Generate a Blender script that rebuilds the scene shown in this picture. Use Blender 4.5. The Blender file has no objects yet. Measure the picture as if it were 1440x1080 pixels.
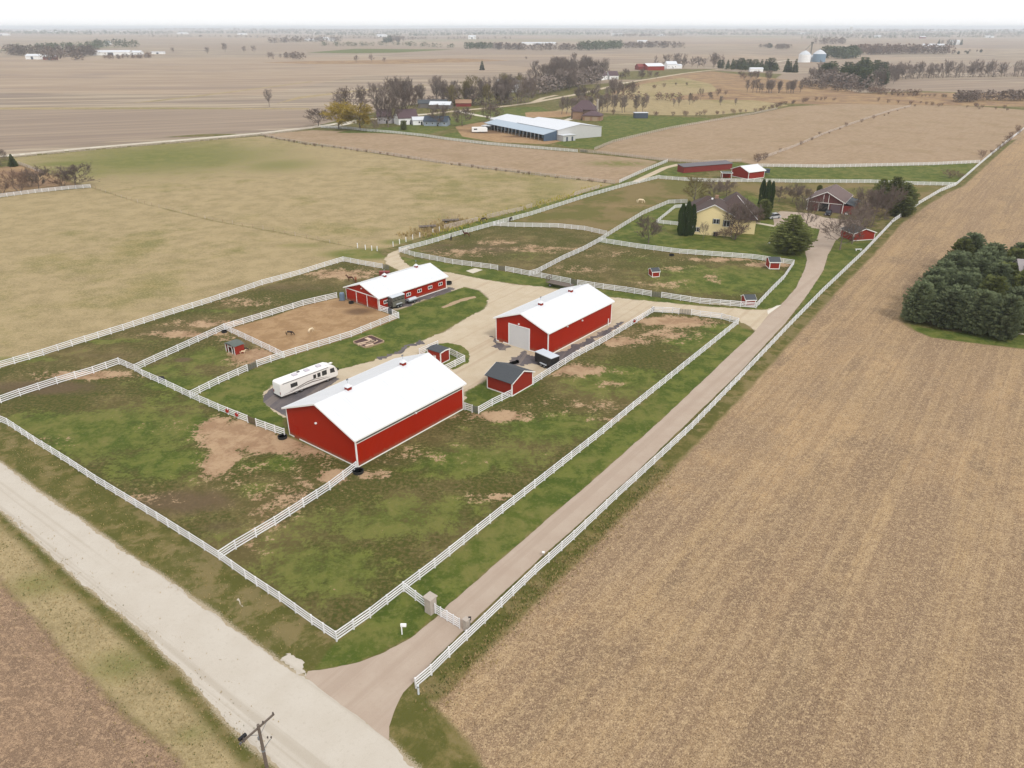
import bpy, bmesh, math, random
import numpy as np
from mathutils import Vector, Matrix
from mathutils.geometry import tessellate_polygon

# ------------------------------------------------------------------ camera
SC = bpy.context.scene
COL = SC.collection
cd = bpy.data.cameras.new('camera'); cam = bpy.data.objects.new('camera', cd); COL.objects.link(cam)
cam.location = (0, 0, 56.0)
cam.rotation_euler = (math.radians(90) - math.atan(502 / 1050), 0, 0)
cd.sensor_width = 36.0; cd.lens = 36.0 * 1050 / 1440
cd.clip_start = 0.5; cd.clip_end = 80000
SC.camera = cam
# ------------------------------------------------------------------ overcast sky and weak wide sun
SUN_EL, SUN_AZ = math.radians(48), math.radians(150)     # azimuth clockwise from +Y
w = bpy.data.worlds.new('World'); SC.world = w; w.use_nodes = True
nt = w.node_tree; nt.nodes.clear()
out = nt.nodes.new('ShaderNodeOutputWorld'); bg = nt.nodes.new('ShaderNodeBackground')
sky = nt.nodes.new('ShaderNodeTexSky'); sky.sky_type = 'NISHITA'; sky.sun_disc = False
sky.sun_elevation = SUN_EL; sky.sun_rotation = SUN_AZ; sky.dust_density = 2.0
mx = nt.nodes.new('ShaderNodeMixRGB'); mx.inputs[0].default_value = 0.86
mx.inputs[2].default_value = (9.5, 9.45, 9.5, 1)          # cloud layer that covers most of the sky
nt.links.new(sky.outputs[0], mx.inputs[1]); nt.links.new(mx.outputs[0], bg.inputs[0])
bg.inputs[1].default_value = 0.098
nt.links.new(bg.outputs[0], out.inputs[0])
sl = bpy.data.lights.new('sun', 'SUN'); sl.energy = 1.5; sl.angle = math.radians(10); sl.color = (1, .965, .91)
sun = bpy.data.objects.new('sun', sl); COL.objects.link(sun)
sun.location = (60, -60, 120)
sd = Vector((math.sin(SUN_AZ) * math.cos(SUN_EL), math.cos(SUN_AZ) * math.cos(SUN_EL), math.sin(SUN_EL)))
sun.rotation_euler = (-sd).to_track_quat('-Z', 'Y').to_euler()
vs = SC.view_settings; vs.view_transform = 'Standard'; vs.look = 'None'; vs.exposure = 0.38; vs.gamma = 1.0
vs.use_curve_mapping = False
SC.cycles.use_denoising = True
SC.cycles.max_bounces = 5; SC.cycles.diffuse_bounces = 2; SC.cycles.glossy_bounces = 2
SC.cycles.volume_bounces = 2; SC.cycles.transparent_max_bounces = 6
SC.cycles.sample_clamp_indirect = 3.0

# ------------------------------------------------------------------ helpers
rnd = random.Random(7)
def S(r, g, b, k=0.70):
    f = lambda c: (c / 255 / 12.92 if c <= 10 else ((c / 255 + .055) / 1.055) ** 2.4) * k
    return (f(r), f(g), f(b), 1)

def terrain(x, y):
    x = np.asarray(x, float); y = np.asarray(y, float); r = np.hypot(x, y)
    def ss(a, b, v):
        t = np.clip((v - a) / (b - a), 0, 1); return t * t * (3 - 2 * t)
    m = ss(600, 1700, r)
    z = m * (2.6 * np.sin(x / 260 + 1.0) * np.cos(y / 330 + .5) + 3.2 * np.sin((x * .8 + y * .6) / 760 + 2.0))
    z = z + ss(2500, 6000, r) * 7 * np.sin(x / 1700 + y / 2300 + 1)
    z = z + ss(7000, 13000, r) * (14 + 20 * np.sin(x / 2600 - 1.2) * np.cos(y / 4000))
    return z
def tz(x, y): return float(terrain(x, y))

class MB:
    def __init__(s): s.v = []; s.f = []
    def add(s, vs, fs):
        n = len(s.v); s.v += [tuple(v) for v in vs]; s.f += [tuple(i + n for i in f) for f in fs]; return s
    def bx(s, x0, y0, z0, x1, y1, z1):
        return s.add([(x0, y0, z0), (x1, y0, z0), (x1, y1, z0), (x0, y1, z0), (x0, y0, z1), (x1, y0, z1), (x1, y1, z1), (x0, y1, z1)],
                     [(0, 3, 2, 1), (4, 5, 6, 7), (0, 1, 5, 4), (1, 2, 6, 5), (2, 3, 7, 6), (3, 0, 4, 7)])
    def rbx(s, cx, cy, z0, sx, sy, sz, a):
        c, n = math.cos(a), math.sin(a)
        pts = [(-sx / 2, -sy / 2), (sx / 2, -sy / 2), (sx / 2, sy / 2), (-sx / 2, sy / 2)]
        pts = [(cx + p[0] * c - p[1] * n, cy + p[0] * n + p[1] * c) for p in pts]
        return s.prism(pts, z0, z0 + sz)
    def prism(s, pts, z0, z1):
        n = len(pts)
        vs = [(p[0], p[1], z0) for p in pts] + [(p[0], p[1], z1) for p in pts]
        fs = [tuple(range(n - 1, -1, -1)), tuple(range(n, 2 * n))] + [(i, (i + 1) % n, n + (i + 1) % n, n + i) for i in range(n)]
        return s.add(vs, fs)
    def ext(s, prof, x0, x1, axis='x'):
        """profile given as (a,z) pairs, extruded along x (a=y) or along y (a=x)"""
        n = len(prof)
        if axis == 'x': vs = [(x0, a, z) for a, z in prof] + [(x1, a, z) for a, z in prof]
        else: vs = [(a, x0, z) for a, z in prof] + [(a, x1, z) for a, z in prof]
        fs = [tuple(range(n - 1, -1, -1)), tuple(range(n, 2 * n))] + [(i, (i + 1) % n, n + (i + 1) % n, n + i) for i in range(n)]
        return s.add(vs, fs)
    def tube(s, p, q, r0, r1, n=6, cap=True):
        p = Vector(p); q = Vector(q); d = (q - p)
        if d.length < 1e-6: return s
        d.normalize(); u = d.orthogonal().normalized(); v = d.cross(u)
        b = len(s.v)
        for c, r in ((p, r0), (q, r1)):
            for i in range(n):
                a = 2 * math.pi * i / n; s.v.append(tuple(c + (u * math.cos(a) + v * math.sin(a)) * r))
        for i in range(n): s.f.append((b + i, b + (i + 1) % n, b + n + (i + 1) % n, b + n + i))
        if cap: s.f.append(tuple(b + n - 1 - i for i in range(n))); s.f.append(tuple(b + n + i for i in range(n)))
        return s
    def lathe(s, prof, cx=0, cy=0, n=12):
        b = len(s.v); m = len(prof)
        for r, z in prof:
            for i in range(n):
                a = 2 * math.pi * i / n; s.v.append((cx + r * math.cos(a), cy + r * math.sin(a), z))
        for j in range(m - 1):
            for i in range(n): s.f.append((b + j * n + i, b + j * n + (i + 1) % n, b + (j + 1) * n + (i + 1) % n, b + (j + 1) * n + i))
        s.f.append(tuple(b + n - 1 - i for i in range(n))); s.f.append(tuple(b + (m - 1) * n + i for i in range(n)))
        return s
    def quad(s, a, b, c, d): return s.add([a, b, c, d], [(0, 1, 2, 3)])
    def mesh(s, name, mat, smooth=False):
        me = bpy.data.meshes.new(name); me.from_pydata(s.v, [], s.f); me.materials.append(mat)
        if smooth: me.polygons.foreach_set('use_smooth', [True] * len(me.polygons))
        me.update(); return me
    def build(s, name, mat, parent=None, smooth=False, kind=None):
        return link(name, s.mesh(name, mat, smooth), parent, kind)

def link(name, me, parent=None, kind=None, loc=None, rz=None, sc=None):
    o = bpy.data.objects.new(name, me); COL.objects.link(o)
    if parent: o.parent = parent
    if kind: o['kind'] = kind
    if loc is not None: o.location = loc
    if rz is not None: o.rotation_euler = (0, 0, rz)
    if sc is not None: o.scale = sc
    return o
def tag(o, label, cat, group=None, kind=None):
    o['label'] = label; o['category'] = cat
    if group: o['group'] = group
    if kind: o['kind'] = kind
    return o
def thing(name, label, cat, loc, rz=0, group=None):
    o = bpy.data.objects.new(name, None); COL.objects.link(o); o.location = loc if len(loc) == 3 else (loc[0], loc[1], tz(*loc))
    o.rotation_euler = (0, 0, rz); o.empty_display_size = .5
    return tag(o, label, cat, group)
def dup(o, loc=None, rz=None, sc=None, label=None, group=None):
    def cp(src, par):
        c = src.copy(); COL.objects.link(c)
        if par: c.parent = par
        for ch in kids.get(src.name, []): cp(ch, c)
        return c
    kids = {}
    def walk(x):
        kids[x.name] = list(x.children)
        for ch in x.children: walk(ch)
    walk(o)
    r = cp(o, None)
    if loc is not None: r.location = loc if len(loc) == 3 else (loc[0], loc[1], tz(*loc))
    if rz is not None: r.rotation_euler = (0, 0, rz)
    if sc is not None: r.scale = (sc, sc, sc)
    if label: r['label'] = label
    if group: r['group'] = group
    return r
def ang(a, b): return math.atan2(b[1] - a[1], b[0] - a[0])
def dist(a, b): return math.hypot(b[0] - a[0], b[1] - a[1])

# ------------------------------------------------------------------ materials
class NT:
    def __init__(s, name):
        s.m = bpy.data.materials.new(name); s.m.use_nodes = True; s.t = s.m.node_tree; s.t.nodes.clear()
        s.o = s.t.nodes.new('ShaderNodeOutputMaterial'); s.b = s.t.nodes.new('ShaderNodeBsdfPrincipled')
        s.t.links.new(s.b.outputs[0], s.o.inputs[0]); s.b.inputs['Specular IOR Level'].default_value = .3
    def lk(s, v, sock):
        if hasattr(v, 'is_output') or isinstance(v, bpy.types.NodeSocket): s.t.links.new(v, sock)
        else: sock.default_value = v
    def n(s, t, **k):
        nd = s.t.nodes.new(t)
        for a, b in k.items(): setattr(nd, a, b)
        return nd
    def pos(s, scale=(1, 1, 1), rot=0, obj=False):
        src = s.n('ShaderNodeTexCoord').outputs['Object'] if obj else s.n('ShaderNodeNewGeometry').outputs['Position']
        mp = s.n('ShaderNodeMapping'); mp.inputs['Scale'].default_value = scale; mp.inputs['Rotation'].default_value = (0, 0, rot)
        # rotate first, then scale, so anisotropic grain follows the rotated axis
        mp.vector_type = 'POINT'
        if rot:
            m0 = s.n('ShaderNodeMapping'); m0.inputs['Rotation'].default_value = (0, 0, rot); s.t.links.new(src, m0.inputs[0]); src = m0.outputs[0]
            mp.inputs['Rotation'].default_value = (0, 0, 0)
        s.t.links.new(src, mp.inputs[0]); return mp.outputs[0]
    def noise(s, vec, scale, detail=3, rough=.55, dist=0):
        nd = s.n('ShaderNodeTexNoise'); nd.inputs['Scale'].default_value = scale; nd.inputs['Detail'].default_value = detail
        nd.inputs['Roughness'].default_value = rough; nd.inputs['Distortion'].default_value = dist
        s.t.links.new(vec, nd.inputs[0]); return nd.outputs[0]
    def math(s, op, a, b=0.0, c=0.0, clamp=False):
        nd = s.n('ShaderNodeMath', operation=op, use_clamp=clamp)
        s.lk(a, nd.inputs[0]); s.lk(b, nd.inputs[1]); s.lk(c, nd.inputs[2]); return nd.outputs[0]
    def mix(s, f, a, b, mode='MIX'):
        nd = s.n('ShaderNodeMixRGB', blend_type=mode); s.lk(f, nd.inputs[0]); s.lk(a, nd.inputs[1]); s.lk(b, nd.inputs[2]); return nd.outputs[0]
    def step(s, v, lo, hi):
        nd = s.n('ShaderNodeMapRange'); nd.interpolation_type = 'SMOOTHSTEP'; s.lk(v, nd.inputs[0])
        nd.inputs[1].default_value = lo; nd.inputs[2].default_value = hi; return nd.outputs[0]
    def attr(s, name): nd = s.n('ShaderNodeAttribute', attribute_name=name); return nd.outputs['Fac']
    def bump(s, h, strength=.3, d=.05):
        nd = s.n('ShaderNodeBump'); nd.inputs['Strength'].default_value = strength; nd.inputs['Distance'].default_value = d
        s.t.links.new(h, nd.inputs['Height']); s.t.links.new(nd.outputs[0], s.b.inputs['Normal'])
    def done(s, col, rough=.9):
        s.lk(col, s.b.inputs['Base Color']); s.b.inputs['Roughness'].default_value = rough; return s.m

_mats = {}
def mat(name, col, rough=.6, var=.12, scale=2.0, metal=0.0, aniso=(1, 1, 1), bump=0, rndv=0.0, spec=.3):
    if name in _mats: return _mats[name]
    n = NT(name); p = n.pos(aniso, obj=True)
    f = n.noise(p, scale, 4, .6)
    f2 = n.noise(p, scale * 9, 2, .6)
    v = n.math('ADD', n.math('MULTIPLY', n.math('SUBTRACT', f, .5), var * 2), n.math('MULTIPLY', n.math('SUBTRACT', f2, .5), var))
    if rndv:
        oi = n.n('ShaderNodeObjectInfo'); v = n.math('ADD', v, n.math('MULTIPLY', n.math('SUBTRACT', oi.outputs['Random'], .5), rndv * 2))
    k = n.math('ADD', v, 1.0)
    hsv = n.n('ShaderNodeHueSaturation'); hsv.inputs['Color'].default_value = col; n.lk(k, hsv.inputs['Value'])
    if bump: n.bump(f2, bump, .03)
    n.b.inputs['Metallic'].default_value = metal; n.b.inputs['Specular IOR Level'].default_value = spec
    _mats[name] = n.done(hsv.outputs[0], rough); return _mats[name]
def ribbed(name, col, period=.23, axis='x', rough=.45, var=.06):
    """painted steel cladding: vertical ribs as fine relief"""
    n = NT(name); p = n.pos((1, 1, 1), obj=True); sep = n.n('ShaderNodeSeparateXYZ'); n.t.links.new(p, sep.inputs[0])
    a = n.math('ADD', sep.outputs[0], sep.outputs[1]) if axis == 'xy' else sep.outputs[0 if axis == 'x' else 1]
    fr = n.math('FRACT', n.math('DIVIDE', a, period))
    rib = n.step(n.math('ABSOLUTE', n.math('SUBTRACT', fr, .5)), .32, .42)
    big = n.noise(n.pos((.3, .3, 1.6), obj=True), .8, 4, .6); drip = n.noise(n.pos((3, 3, .25), obj=True), 1.2, 3, .6)
    v = n.math('ADD', n.math('MULTIPLY', n.math('SUBTRACT', big, .5), var * 2), n.math('MULTIPLY', n.math('SUBTRACT', drip, .5), var))
    sheet = n.n('ShaderNodeTexWhiteNoise'); sheet.noise_dimensions = '1D'; n.t.links.new(n.math('FLOOR', n.math('DIVIDE', a, .91)), sheet.inputs['W'])
    v = n.math('ADD', v, n.math('MULTIPLY', n.math('SUBTRACT', sheet.outputs[0], .5), .035))
    hsv = n.n('ShaderNodeHueSaturation'); hsv.inputs['Color'].default_value = col; n.lk(n.math('ADD', v, 1.0), hsv.inputs['Value'])
    n.bump(rib, .6, .03)
    zz = n.n('ShaderNodeSeparateXYZ'); n.t.links.new(n.pos((1, 1, 1), obj=True), zz.inputs[0])
    gr = n.math('MULTIPLY', n.step(n.math('ADD', zz.outputs[2], n.math('MULTIPLY', drip, -1.0)), .35, -.15), .55 if axis == 'xy' else 0.0)
    hsv = type('o', (), {'outputs': [n.mix(gr, hsv.outputs[0], S(150, 112, 88))]})()
    n.b.inputs['Specular IOR Level'].default_value = .12
    return n.done(hsv.outputs[0], rough)

WHITE = (.80, .80, .79, 1)
M_vinyl = mat('white_vinyl', (.76, .755, .76, 1), .45, .1, 1.5, rndv=.09)
M_vinyl_old = mat('weathered_white_rail', S(205, 190, 178, .8), .7, .14, 1.0, rndv=.08)
M_trim = mat('white_trim', (.80, .78, .75, 1), .5, .05, 1.2)
M_red = ribbed('red_steel_siding', S(172, 38, 12, .78), .23, 'xy')
M_redshed = mat('red_painted_board', S(152, 42, 22, .8), .75, .15, 2.2, aniso=(3, 3, .5))
M_reddk = mat('dark_red_siding', S(135, 52, 46, .8), .6, .12, 1.4, aniso=(2, 2, .5))
M_roofw = ribbed('white_steel_roof', (.63, .645, .665, 1), .46, 'x', .4, .07)
M_shgrey = mat('grey_shingle', S(84, 88, 92), .9, .22, 3.5, bump=.3)
M_shbrown = mat('brown_shingle', S(90, 74, 70), .9, .25, 2.5, bump=.3)
M_metal = mat('galvanised_steel', S(150, 155, 160), .45, .1, 3, metal=.35)
M_gate = mat('grey_gate_tube', S(128, 130, 128), .5, .12, 3, metal=.2)
M_black = mat('black_paint', (.012, .012, .014, 1), .35, .1, 3)
M_rubber = mat('black_rubber', (.02, .02, .02, 1), .8, .2, 5)
M_glass = mat('dark_glass', (.02, .024, .03, 1), .12, .1, 2, spec=.6)
M_wood = mat('weathered_wood', S(120, 108, 98), .85, .25, 3, aniso=(.4, 4, 4))
M_woodlt = mat('pale_wood', S(190, 165, 135), .85, .2, 3)
M_stone = mat('pale_stone', S(200, 188, 175), .9, .2, 3, bump=.4)
M_conc = mat('pale_concrete', S(225, 215, 195), .85, .08, 1.2)
M_cream = mat('cream_siding', S(240, 220, 168, .9), .7, .05, .8, aniso=(.4, .4, 7))
M_bark = mat('grey_brown_bark', S(134, 120, 110), .95, .25, 3, rndv=.12)
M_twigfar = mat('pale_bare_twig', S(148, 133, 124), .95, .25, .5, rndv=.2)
M_twig = mat('bare_twig', S(126, 110, 100), .95, .25, .5, rndv=.16)
M_twigw = mat('willow_twig', S(172, 148, 56), .95, .25, .5, rndv=.12)
M_twigg = mat('budding_twig', S(138, 124, 78), .95, .25, .5, rndv=.15)
M_twigr = mat('reddish_twig', S(136, 110, 94), .95, .25, .5, rndv=.15)
M_spruce = mat('spruce_needles', S(78, 88, 54, .8), .95, .6, .55, rndv=.25)
M_pine = mat('pine_needles', S(112, 118, 66, .85), .95, .6, .6, rndv=.25)
M_pineb = mat('blue_green_needles', S(114, 124, 90, .85), .95, .65, .6, rndv=.2)
M_arbor = mat('arborvitae_leaf', S(66, 84, 40, .8), .95, .45, .9, rndv=.15)
M_horsebr = mat('bay_coat', S(92, 52, 34, .8), .6, .2, 1.2)
M_horsedk = mat('dark_coat', S(48, 36, 32, .8), .6, .2, 1.2)
M_horsecr = mat('cream_coat', S(232, 212, 178, .85), .7, .1, 1.2)
M_horsesr = mat('sorrel_coat', S(140, 82, 48, .8), .6, .2, 1.2)
M_mane = mat('dark_hair', (.015, .012, .01, 1), .8, .2, 3)
M_manecr = mat('pale_hair', S(240, 228, 205, .85), .8, .1, 3)
M_greymet = mat('grey_trailer_paint', S(130, 128, 118), .45, .12, 2, metal=.15)
M_silver = mat('bright_roof_metal', S(205, 210, 215, .85), .4, .06, 2, metal=.1)
M_rv = mat('white_fibreglass', (.78, .77, .74, 1), .35, .04, 1)
M_rvstripe = mat('brown_decal', S(120, 108, 102), .5, .1, 2)
M_arena = mat('pale_metal_wall', S(205, 205, 203, .8), .5, .05, .6)
M_bluewall = mat('blue_metal_wall', S(128, 152, 172, .8), .5, .08, .6)
M_roofpale = mat('pale_metal_roof', (.58, .60, .63, 1), .4, .05, .5)
M_roofblue = mat('blue_grey_roof', S(176, 192, 206, .75), .45, .05, .5)
M_brick = mat('tan_brick', S(172, 138, 112), .85, .15, 1.5)
M_stoneh = mat('stone_and_brown_wall', S(135, 112, 98), .85, .2, 1.0)
M_white = mat('white_paint', WHITE, .6, .05, 1)
M_slate = mat('blue_slate_roof', S(82, 92, 106), .85, .15, 1.2)
M_purple = mat('plum_shingle', S(104, 84, 88), .85, .15, 1.2)
M_carlight = mat('silver_car_paint', S(205, 208, 210, .8), .25, .04, 1, metal=.3)
M_cardark = mat('dark_car_paint', S(60, 60, 70), .25, .05, 1, metal=.3)

# ------------------------------------------------------------------ ground cover zones: real outlines on the land, in metres
F_RIGHT = [(-9.00,50.92),(-7.71,52.47),(-6.16,54.73),(-4.55,56.96),(-1.10,61.76),(2.66,67.05),(7.49,73.42),(13.71,82.02),(20.19,90.73),(27.87,101.13),(40.05,118.87),(57.08,144.01),(72.10,165.87),(96.89,200.75),(120.89,235.92),(142.84,263.35),(161.06,284.61),(173.69,297.17),(187.68,315.60),(217.74,355.45),(260.32,411.05),(321.44,489.23),(390.53,575.23)]
ZONES = {
 'verge': [[(-301.49,317.23),(-260.30,361.61),(-242.74,376.80),(-187.38,427.57),(-120.18,485.57),(-101.91,512.33),(-81.40,565.36),(-67.71,629.93),(-48.68,681.39),(28.58,804.64),(59.99,845.87),(154.32,943.84),(289.78,1177.24),(362.76,1083.85),(343.74,882.25),(321.09,751.70),(401.21,778.22),(471.16,734.78),(595.87,680.89),(58.04,30.47),(-79.68,30.47),(-383.80,248.95)],
           [(-325.62,446.93),(-269.52,448.49),(-221.24,450.06),(-161.38,454.83),(-158.22,445.38),(-192.22,439.29),(-241.84,442.32),(-320.37,439.29)],
           [(-120.69,474.89),(-81.40,565.36),(-13.50,758.67),(-88.67,618.21),(-126.76,481.96)],
           
           [(117.79,1115.35),(256.66,1217.42),(310.43,1218.57),(252.09,1101.24),(152.26,957.45),(109.85,956.48)]],
 'crop2': [[(-612.82,610.37),(-151.13,601.39),(-111.93,565.36),(-125.94,496.71),(-193.47,442.32),(-256.85,388.40),(-344.16,330.85)],
           [(-102.43,1463.58),(43.14,1228.28),(224.92,1427.31),(587.86,1152.50),(672.41,976.53),(868.97,1269.19),(516.91,1555.58),(111.38,1593.98)],
           [(-1436.02,2758.64),(-802.83,2893.91),(-185.87,2675.99),(145.37,2088.12),(-122.35,1753.59),(-820.39,2246.37)],
           [(281.21,882.15),(401.21,778.22),(515.64,742.58),(598.25,865.84),(490.14,956.54),(362.76,1083.85)]],
 'prairie': [[(-240.09,1525.86),(-111.26,1592.15),(0.00,1496.38),(-98.57,1407.38)],[(80.46,642.13),(146.09,681.68),(259.61,630.06),(327.37,630.13),(399.13,618.38),(466.86,590.66),(574.91,733.57),(392.31,760.38),(327.79,751.72),(343.74,882.25),(309.98,1033.93),(285.03,1157.52),(228.99,1083.27),(154.32,943.84),(96.70,777.04)],
             [(-429.98,1383.52),(-368.98,1454.43),(-213.35,1525.45),(-100.46,1434.92),(-188.92,1347.72),(-327.39,1334.58)],[(138.01,703.28),(193.55,777.66),(214.94,742.88),(200.78,703.45),(158.27,681.70)],
             [(-225.71,338.08),(-223.20,347.53),(-210.54,336.24),(-202.81,330.85),(-178.78,306.13),(-166.26,295.73),(-170.63,291.47),(-179.26,284.61),(-187.78,276.76),(-196.81,266.89),(-245.83,330.85)]],
 'stub2': [[(40.91,387.21),(54.41,419.15),(74.32,448.49),(96.36,478.40),(130.28,522.58),(171.58,560.55),(216.15,618.27),(264.44,642.28),(327.37,630.13),(365.86,618.37),(384.66,590.72),(427.37,565.36),(271.56,424.73),(242.58,388.40),(213.75,352.44),(190.72,347.53),(138.36,340.86),(109.82,343.69),(105.75,355.45),(87.97,352.44),(78.04,356.46),(68.89,360.57),(48.68,377.93)],
           [(-119.86,471.44),(-88.07,461.34),(-65.77,451.64),(-35.13,427.57),(-15.00,409.72),(7.28,396.92),(33.31,381.36),(58.72,363.71),(67.33,355.45),(42.80,303.09),(40.63,301.59),(24.01,313.98),(6.09,327.35),(-14.81,339.93),(-53.74,369.06),(-94.78,405.80),(-129.68,433.36),(-145.11,451.64)]],
 'past': [[(-82.49,90.31),(-69.99,80.41),(-63.84,76.43),(-54.05,68.53),(-44.44,60.90),(-36.27,54.40),(-29.60,48.95),(-24.41,44.26),(-22.23,42.22),(-20.03,35.40),(-27.27,42.22),(-29.63,44.47),(-39.50,51.54),(-48.98,59.02),(-57.44,66.08),(-76.89,82.35)],[(19.86,551.15),(44.34,618.23),(90.57,726.16),(144.29,880.79),(212.20,1001.97),(218.60,881.69),(200.47,777.70),(155.32,726.38),(133.92,681.66),(204.98,674.86),(220.09,630.03),(201.46,606.93),(177.35,580.29),(140.16,555.81),(110.13,555.81),(76.32,565.36),(56.90,575.23)],
          [(-448.60,610.03),(-263.07,611.10),(-155.17,606.88),(-153.03,598.13),(-257.88,598.51),(-437.43,594.15)],[(-321.17,629.04),(-300.65,673.10),(-267.80,772.51),(-227.13,917.48),(-224.28,905.64),(-263.55,759.81),(-296.44,663.28)],[(-191.80,629.78),(-189.78,709.51),(-142.48,802.36),(-91.93,864.80),(-90.47,850.70),(-140.08,788.44),(-182.94,694.98)],
          [(-236.81,365.84),(-214.04,388.40),(-181.67,413.72),(-142.74,443.85),(-109.09,411.05),(-84.33,394.45),(-53.45,366.91),(-14.73,338.08),(9.85,320.54),(40.44,300.11),(33.78,292.87),(23.05,278.04),(3.61,253.23),(-11.14,237.84),(-27.26,217.28),(-33.55,207.01),(-37.44,202.56),(-46.35,207.77),(-68.49,222.33),(-95.84,238.82),(-132.72,266.89),(-163.32,294.29),(-202.81,330.85),(-224.36,349.48)],
          [(-162.59,292.87),(-132.18,265.70),(-95.49,237.84),(-68.26,221.47),(-46.20,207.01),(-37.32,201.83),(-33.53,196.19),(-32.96,186.32),(-38.06,188.23),(-44.78,193.14),(-57.31,174.73),(-68.02,160.38),(-79.74,143.20),(-88.92,130.27),(-93.30,124.04),(-102.23,114.87),(-165.74,162.34),(-217.96,248.95),(-186.21,274.23),(-178.49,283.27)]],
 'pad': [[(-78.34,102.00),(-86.21,107.00),(-84.25,109.79),(-80.96,114.71),(-76.20,120.06),(-72.21,125.47),(-67.97,122.48),(-53.75,111.62),(-34.33,98.86),(-21.72,89.74),(-24.41,84.19),(-29.49,76.28),(-34.02,69.80),(-38.81,73.14),(-56.55,85.93),(-70.97,96.50)],
         [(-34.02,69.80),(-25.04,62.63),(-17.70,56.84),(-11.88,64.21),(-1.18,78.84),(13.96,99.52),(28.15,119.46),(47.19,146.05),(40.27,150.50),(30.65,153.38),(23.37,143.20),(17.06,134.66),(3.70,116.85),(0.00,112.15),(-5.48,106.02),(-7.73,107.50),(-21.72,89.74),(-24.41,84.19),(-29.49,76.28)],
         [(-92.91,123.41),(-79.43,142.53),(-67.74,159.60),(-57.10,174.01),(-44.65,192.47),(-33.23,185.70),(-30.77,181.41),(-36.22,164.85),(-40.08,162.83),(-46.39,157.51),(-51.31,150.94),(-58.87,142.80),(-67.50,123.73),(-67.97,122.48),(-72.21,125.47),(-80.96,114.71),(-84.25,109.79),(-94.31,100.86),(-104.64,111.62)],
         [(-67.97,122.48),(-65.30,129.93),(-58.87,142.80),(-50.77,135.56),(-44.16,129.93),(-42.72,128.58),(-46.49,124.36),(-49.35,119.76),(-53.75,111.62)],
         [(-30.55,199.69),(-16.83,218.11),(-5.78,232.15),(14.31,229.40),(22.14,225.81),(27.54,219.78),(24.99,211.64),(4.26,179.63),(-5.48,185.70)],
         [(4.26,179.63),(13.86,194.14),(24.99,211.64),(34.93,205.51),(54.17,197.58),(64.36,194.82),(73.59,189.51),(60.57,166.90),(53.90,156.11),(42.16,159.08),(31.94,163.83),(14.10,173.34)]],
 'past2': [[(-5.78,232.15),(6.56,245.83),(26.64,274.23),(44.34,295.73),(60.32,312.38),(69.83,307.67),(96.81,304.60),(142.85,303.09),(173.41,297.17),(162.46,287.31),(142.84,263.35),(128.41,248.95),(104.24,248.95),(95.69,274.23),(89.06,287.31),(61.82,265.70),(55.06,264.52),(43.26,246.86),(31.04,224.06),(27.54,219.78),(22.14,225.81),(14.31,229.40)]],
 'green': [[(-515.72,2042.06),(-456.12,2385.64),(-161.23,2318.17),(-279.06,2002.80),(-376.68,1965.36)],[(-17.70,56.84),(-11.88,64.21),(-1.18,78.84),(13.96,99.52),(28.15,119.46),(47.19,146.05),(49.28,140.45),(42.32,129.59),(22.03,101.77),(11.67,87.35),(4.40,77.62),(-1.65,69.29),(-6.67,62.41),(-10.35,57.42),(-14.94,54.12),(-19.16,52.87)],
           [(-53.75,111.62),(-52.47,114.60),(-49.35,119.76),(-47.64,122.48),(-42.72,128.58),(-32.17,138.92),(-24.10,149.64),(-25.20,154.28),(-18.57,162.83),(-11.55,170.87),(-8.05,168.47),(-4.86,161.84),(-5.63,155.19),(-13.78,142.01),(-21.60,131.30),(-31.36,122.79),(-41.50,116.56),(-41.78,112.96),(-40.21,109.27),(-36.97,106.02),(-34.33,98.86),(-39.72,102.00),(-45.44,105.78)],
           [(-7.99,114.05),(-4.03,119.76),(-2.52,120.06),(0.25,117.13),(3.78,120.06),(4.95,117.13),(0.00,112.15),(-5.48,106.02),(-7.73,107.50)],
           [(24.99,211.64),(30.98,223.63),(43.26,246.86),(54.95,263.93),(61.69,265.11),(75.63,276.76),(89.05,278.04),(89.02,253.23),(85.64,244.81),(81.80,231.23),(89.90,230.31),(94.64,227.59),(89.36,215.64),(84.51,208.54),(81.18,202.56),(78.53,193.47),(74.59,184.46),(67.84,170.60),(60.01,157.98),(53.90,156.11),(60.57,166.90),(73.59,189.51),(64.36,194.82),(54.17,197.58),(34.93,205.51)],
           [(-30.56,196.88),(-20.75,192.80),(-5.48,185.70),(4.26,179.63),(14.10,173.34),(21.53,169.00),(31.94,163.83),(42.13,158.93),(53.83,155.88),(60.01,157.98),(56.46,154.73),(51.93,154.73),(43.43,157.04),(33.52,159.89),(23.13,162.83),(8.96,170.07),(-6.28,176.15),(-16.76,182.92),(-26.34,187.59)],
           [(-32.83,204.77),(-25.00,215.64),(-17.61,229.40),(4.85,255.42),(23.05,278.04),(42.80,303.09),(71.22,353.44),(77.02,351.45),(86.84,347.53),(104.64,351.45),(107.67,341.80),(86.04,330.85),(70.94,317.23),(60.61,313.98),(44.34,295.73),(26.64,274.23),(6.56,245.83),(-5.78,232.15),(-16.83,218.11),(-24.26,208.54)],
           [(108.70,339.93),(137.31,338.08),(189.24,344.64),(213.19,351.45),(189.48,318.87),(174.19,298.63),(143.50,304.60),(114.46,304.60),(97.70,307.67),(89.08,307.67)],
           [(41.50,393.23),(54.75,421.92),(74.81,451.64),(97.04,481.96),(132.67,524.68),(135.78,537.60),(108.38,546.56),(70.08,555.81),(56.34,528.92),(55.86,489.23),(51.45,448.49),(37.56,433.36),(19.40,424.73),(29.38,400.68)],
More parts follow.
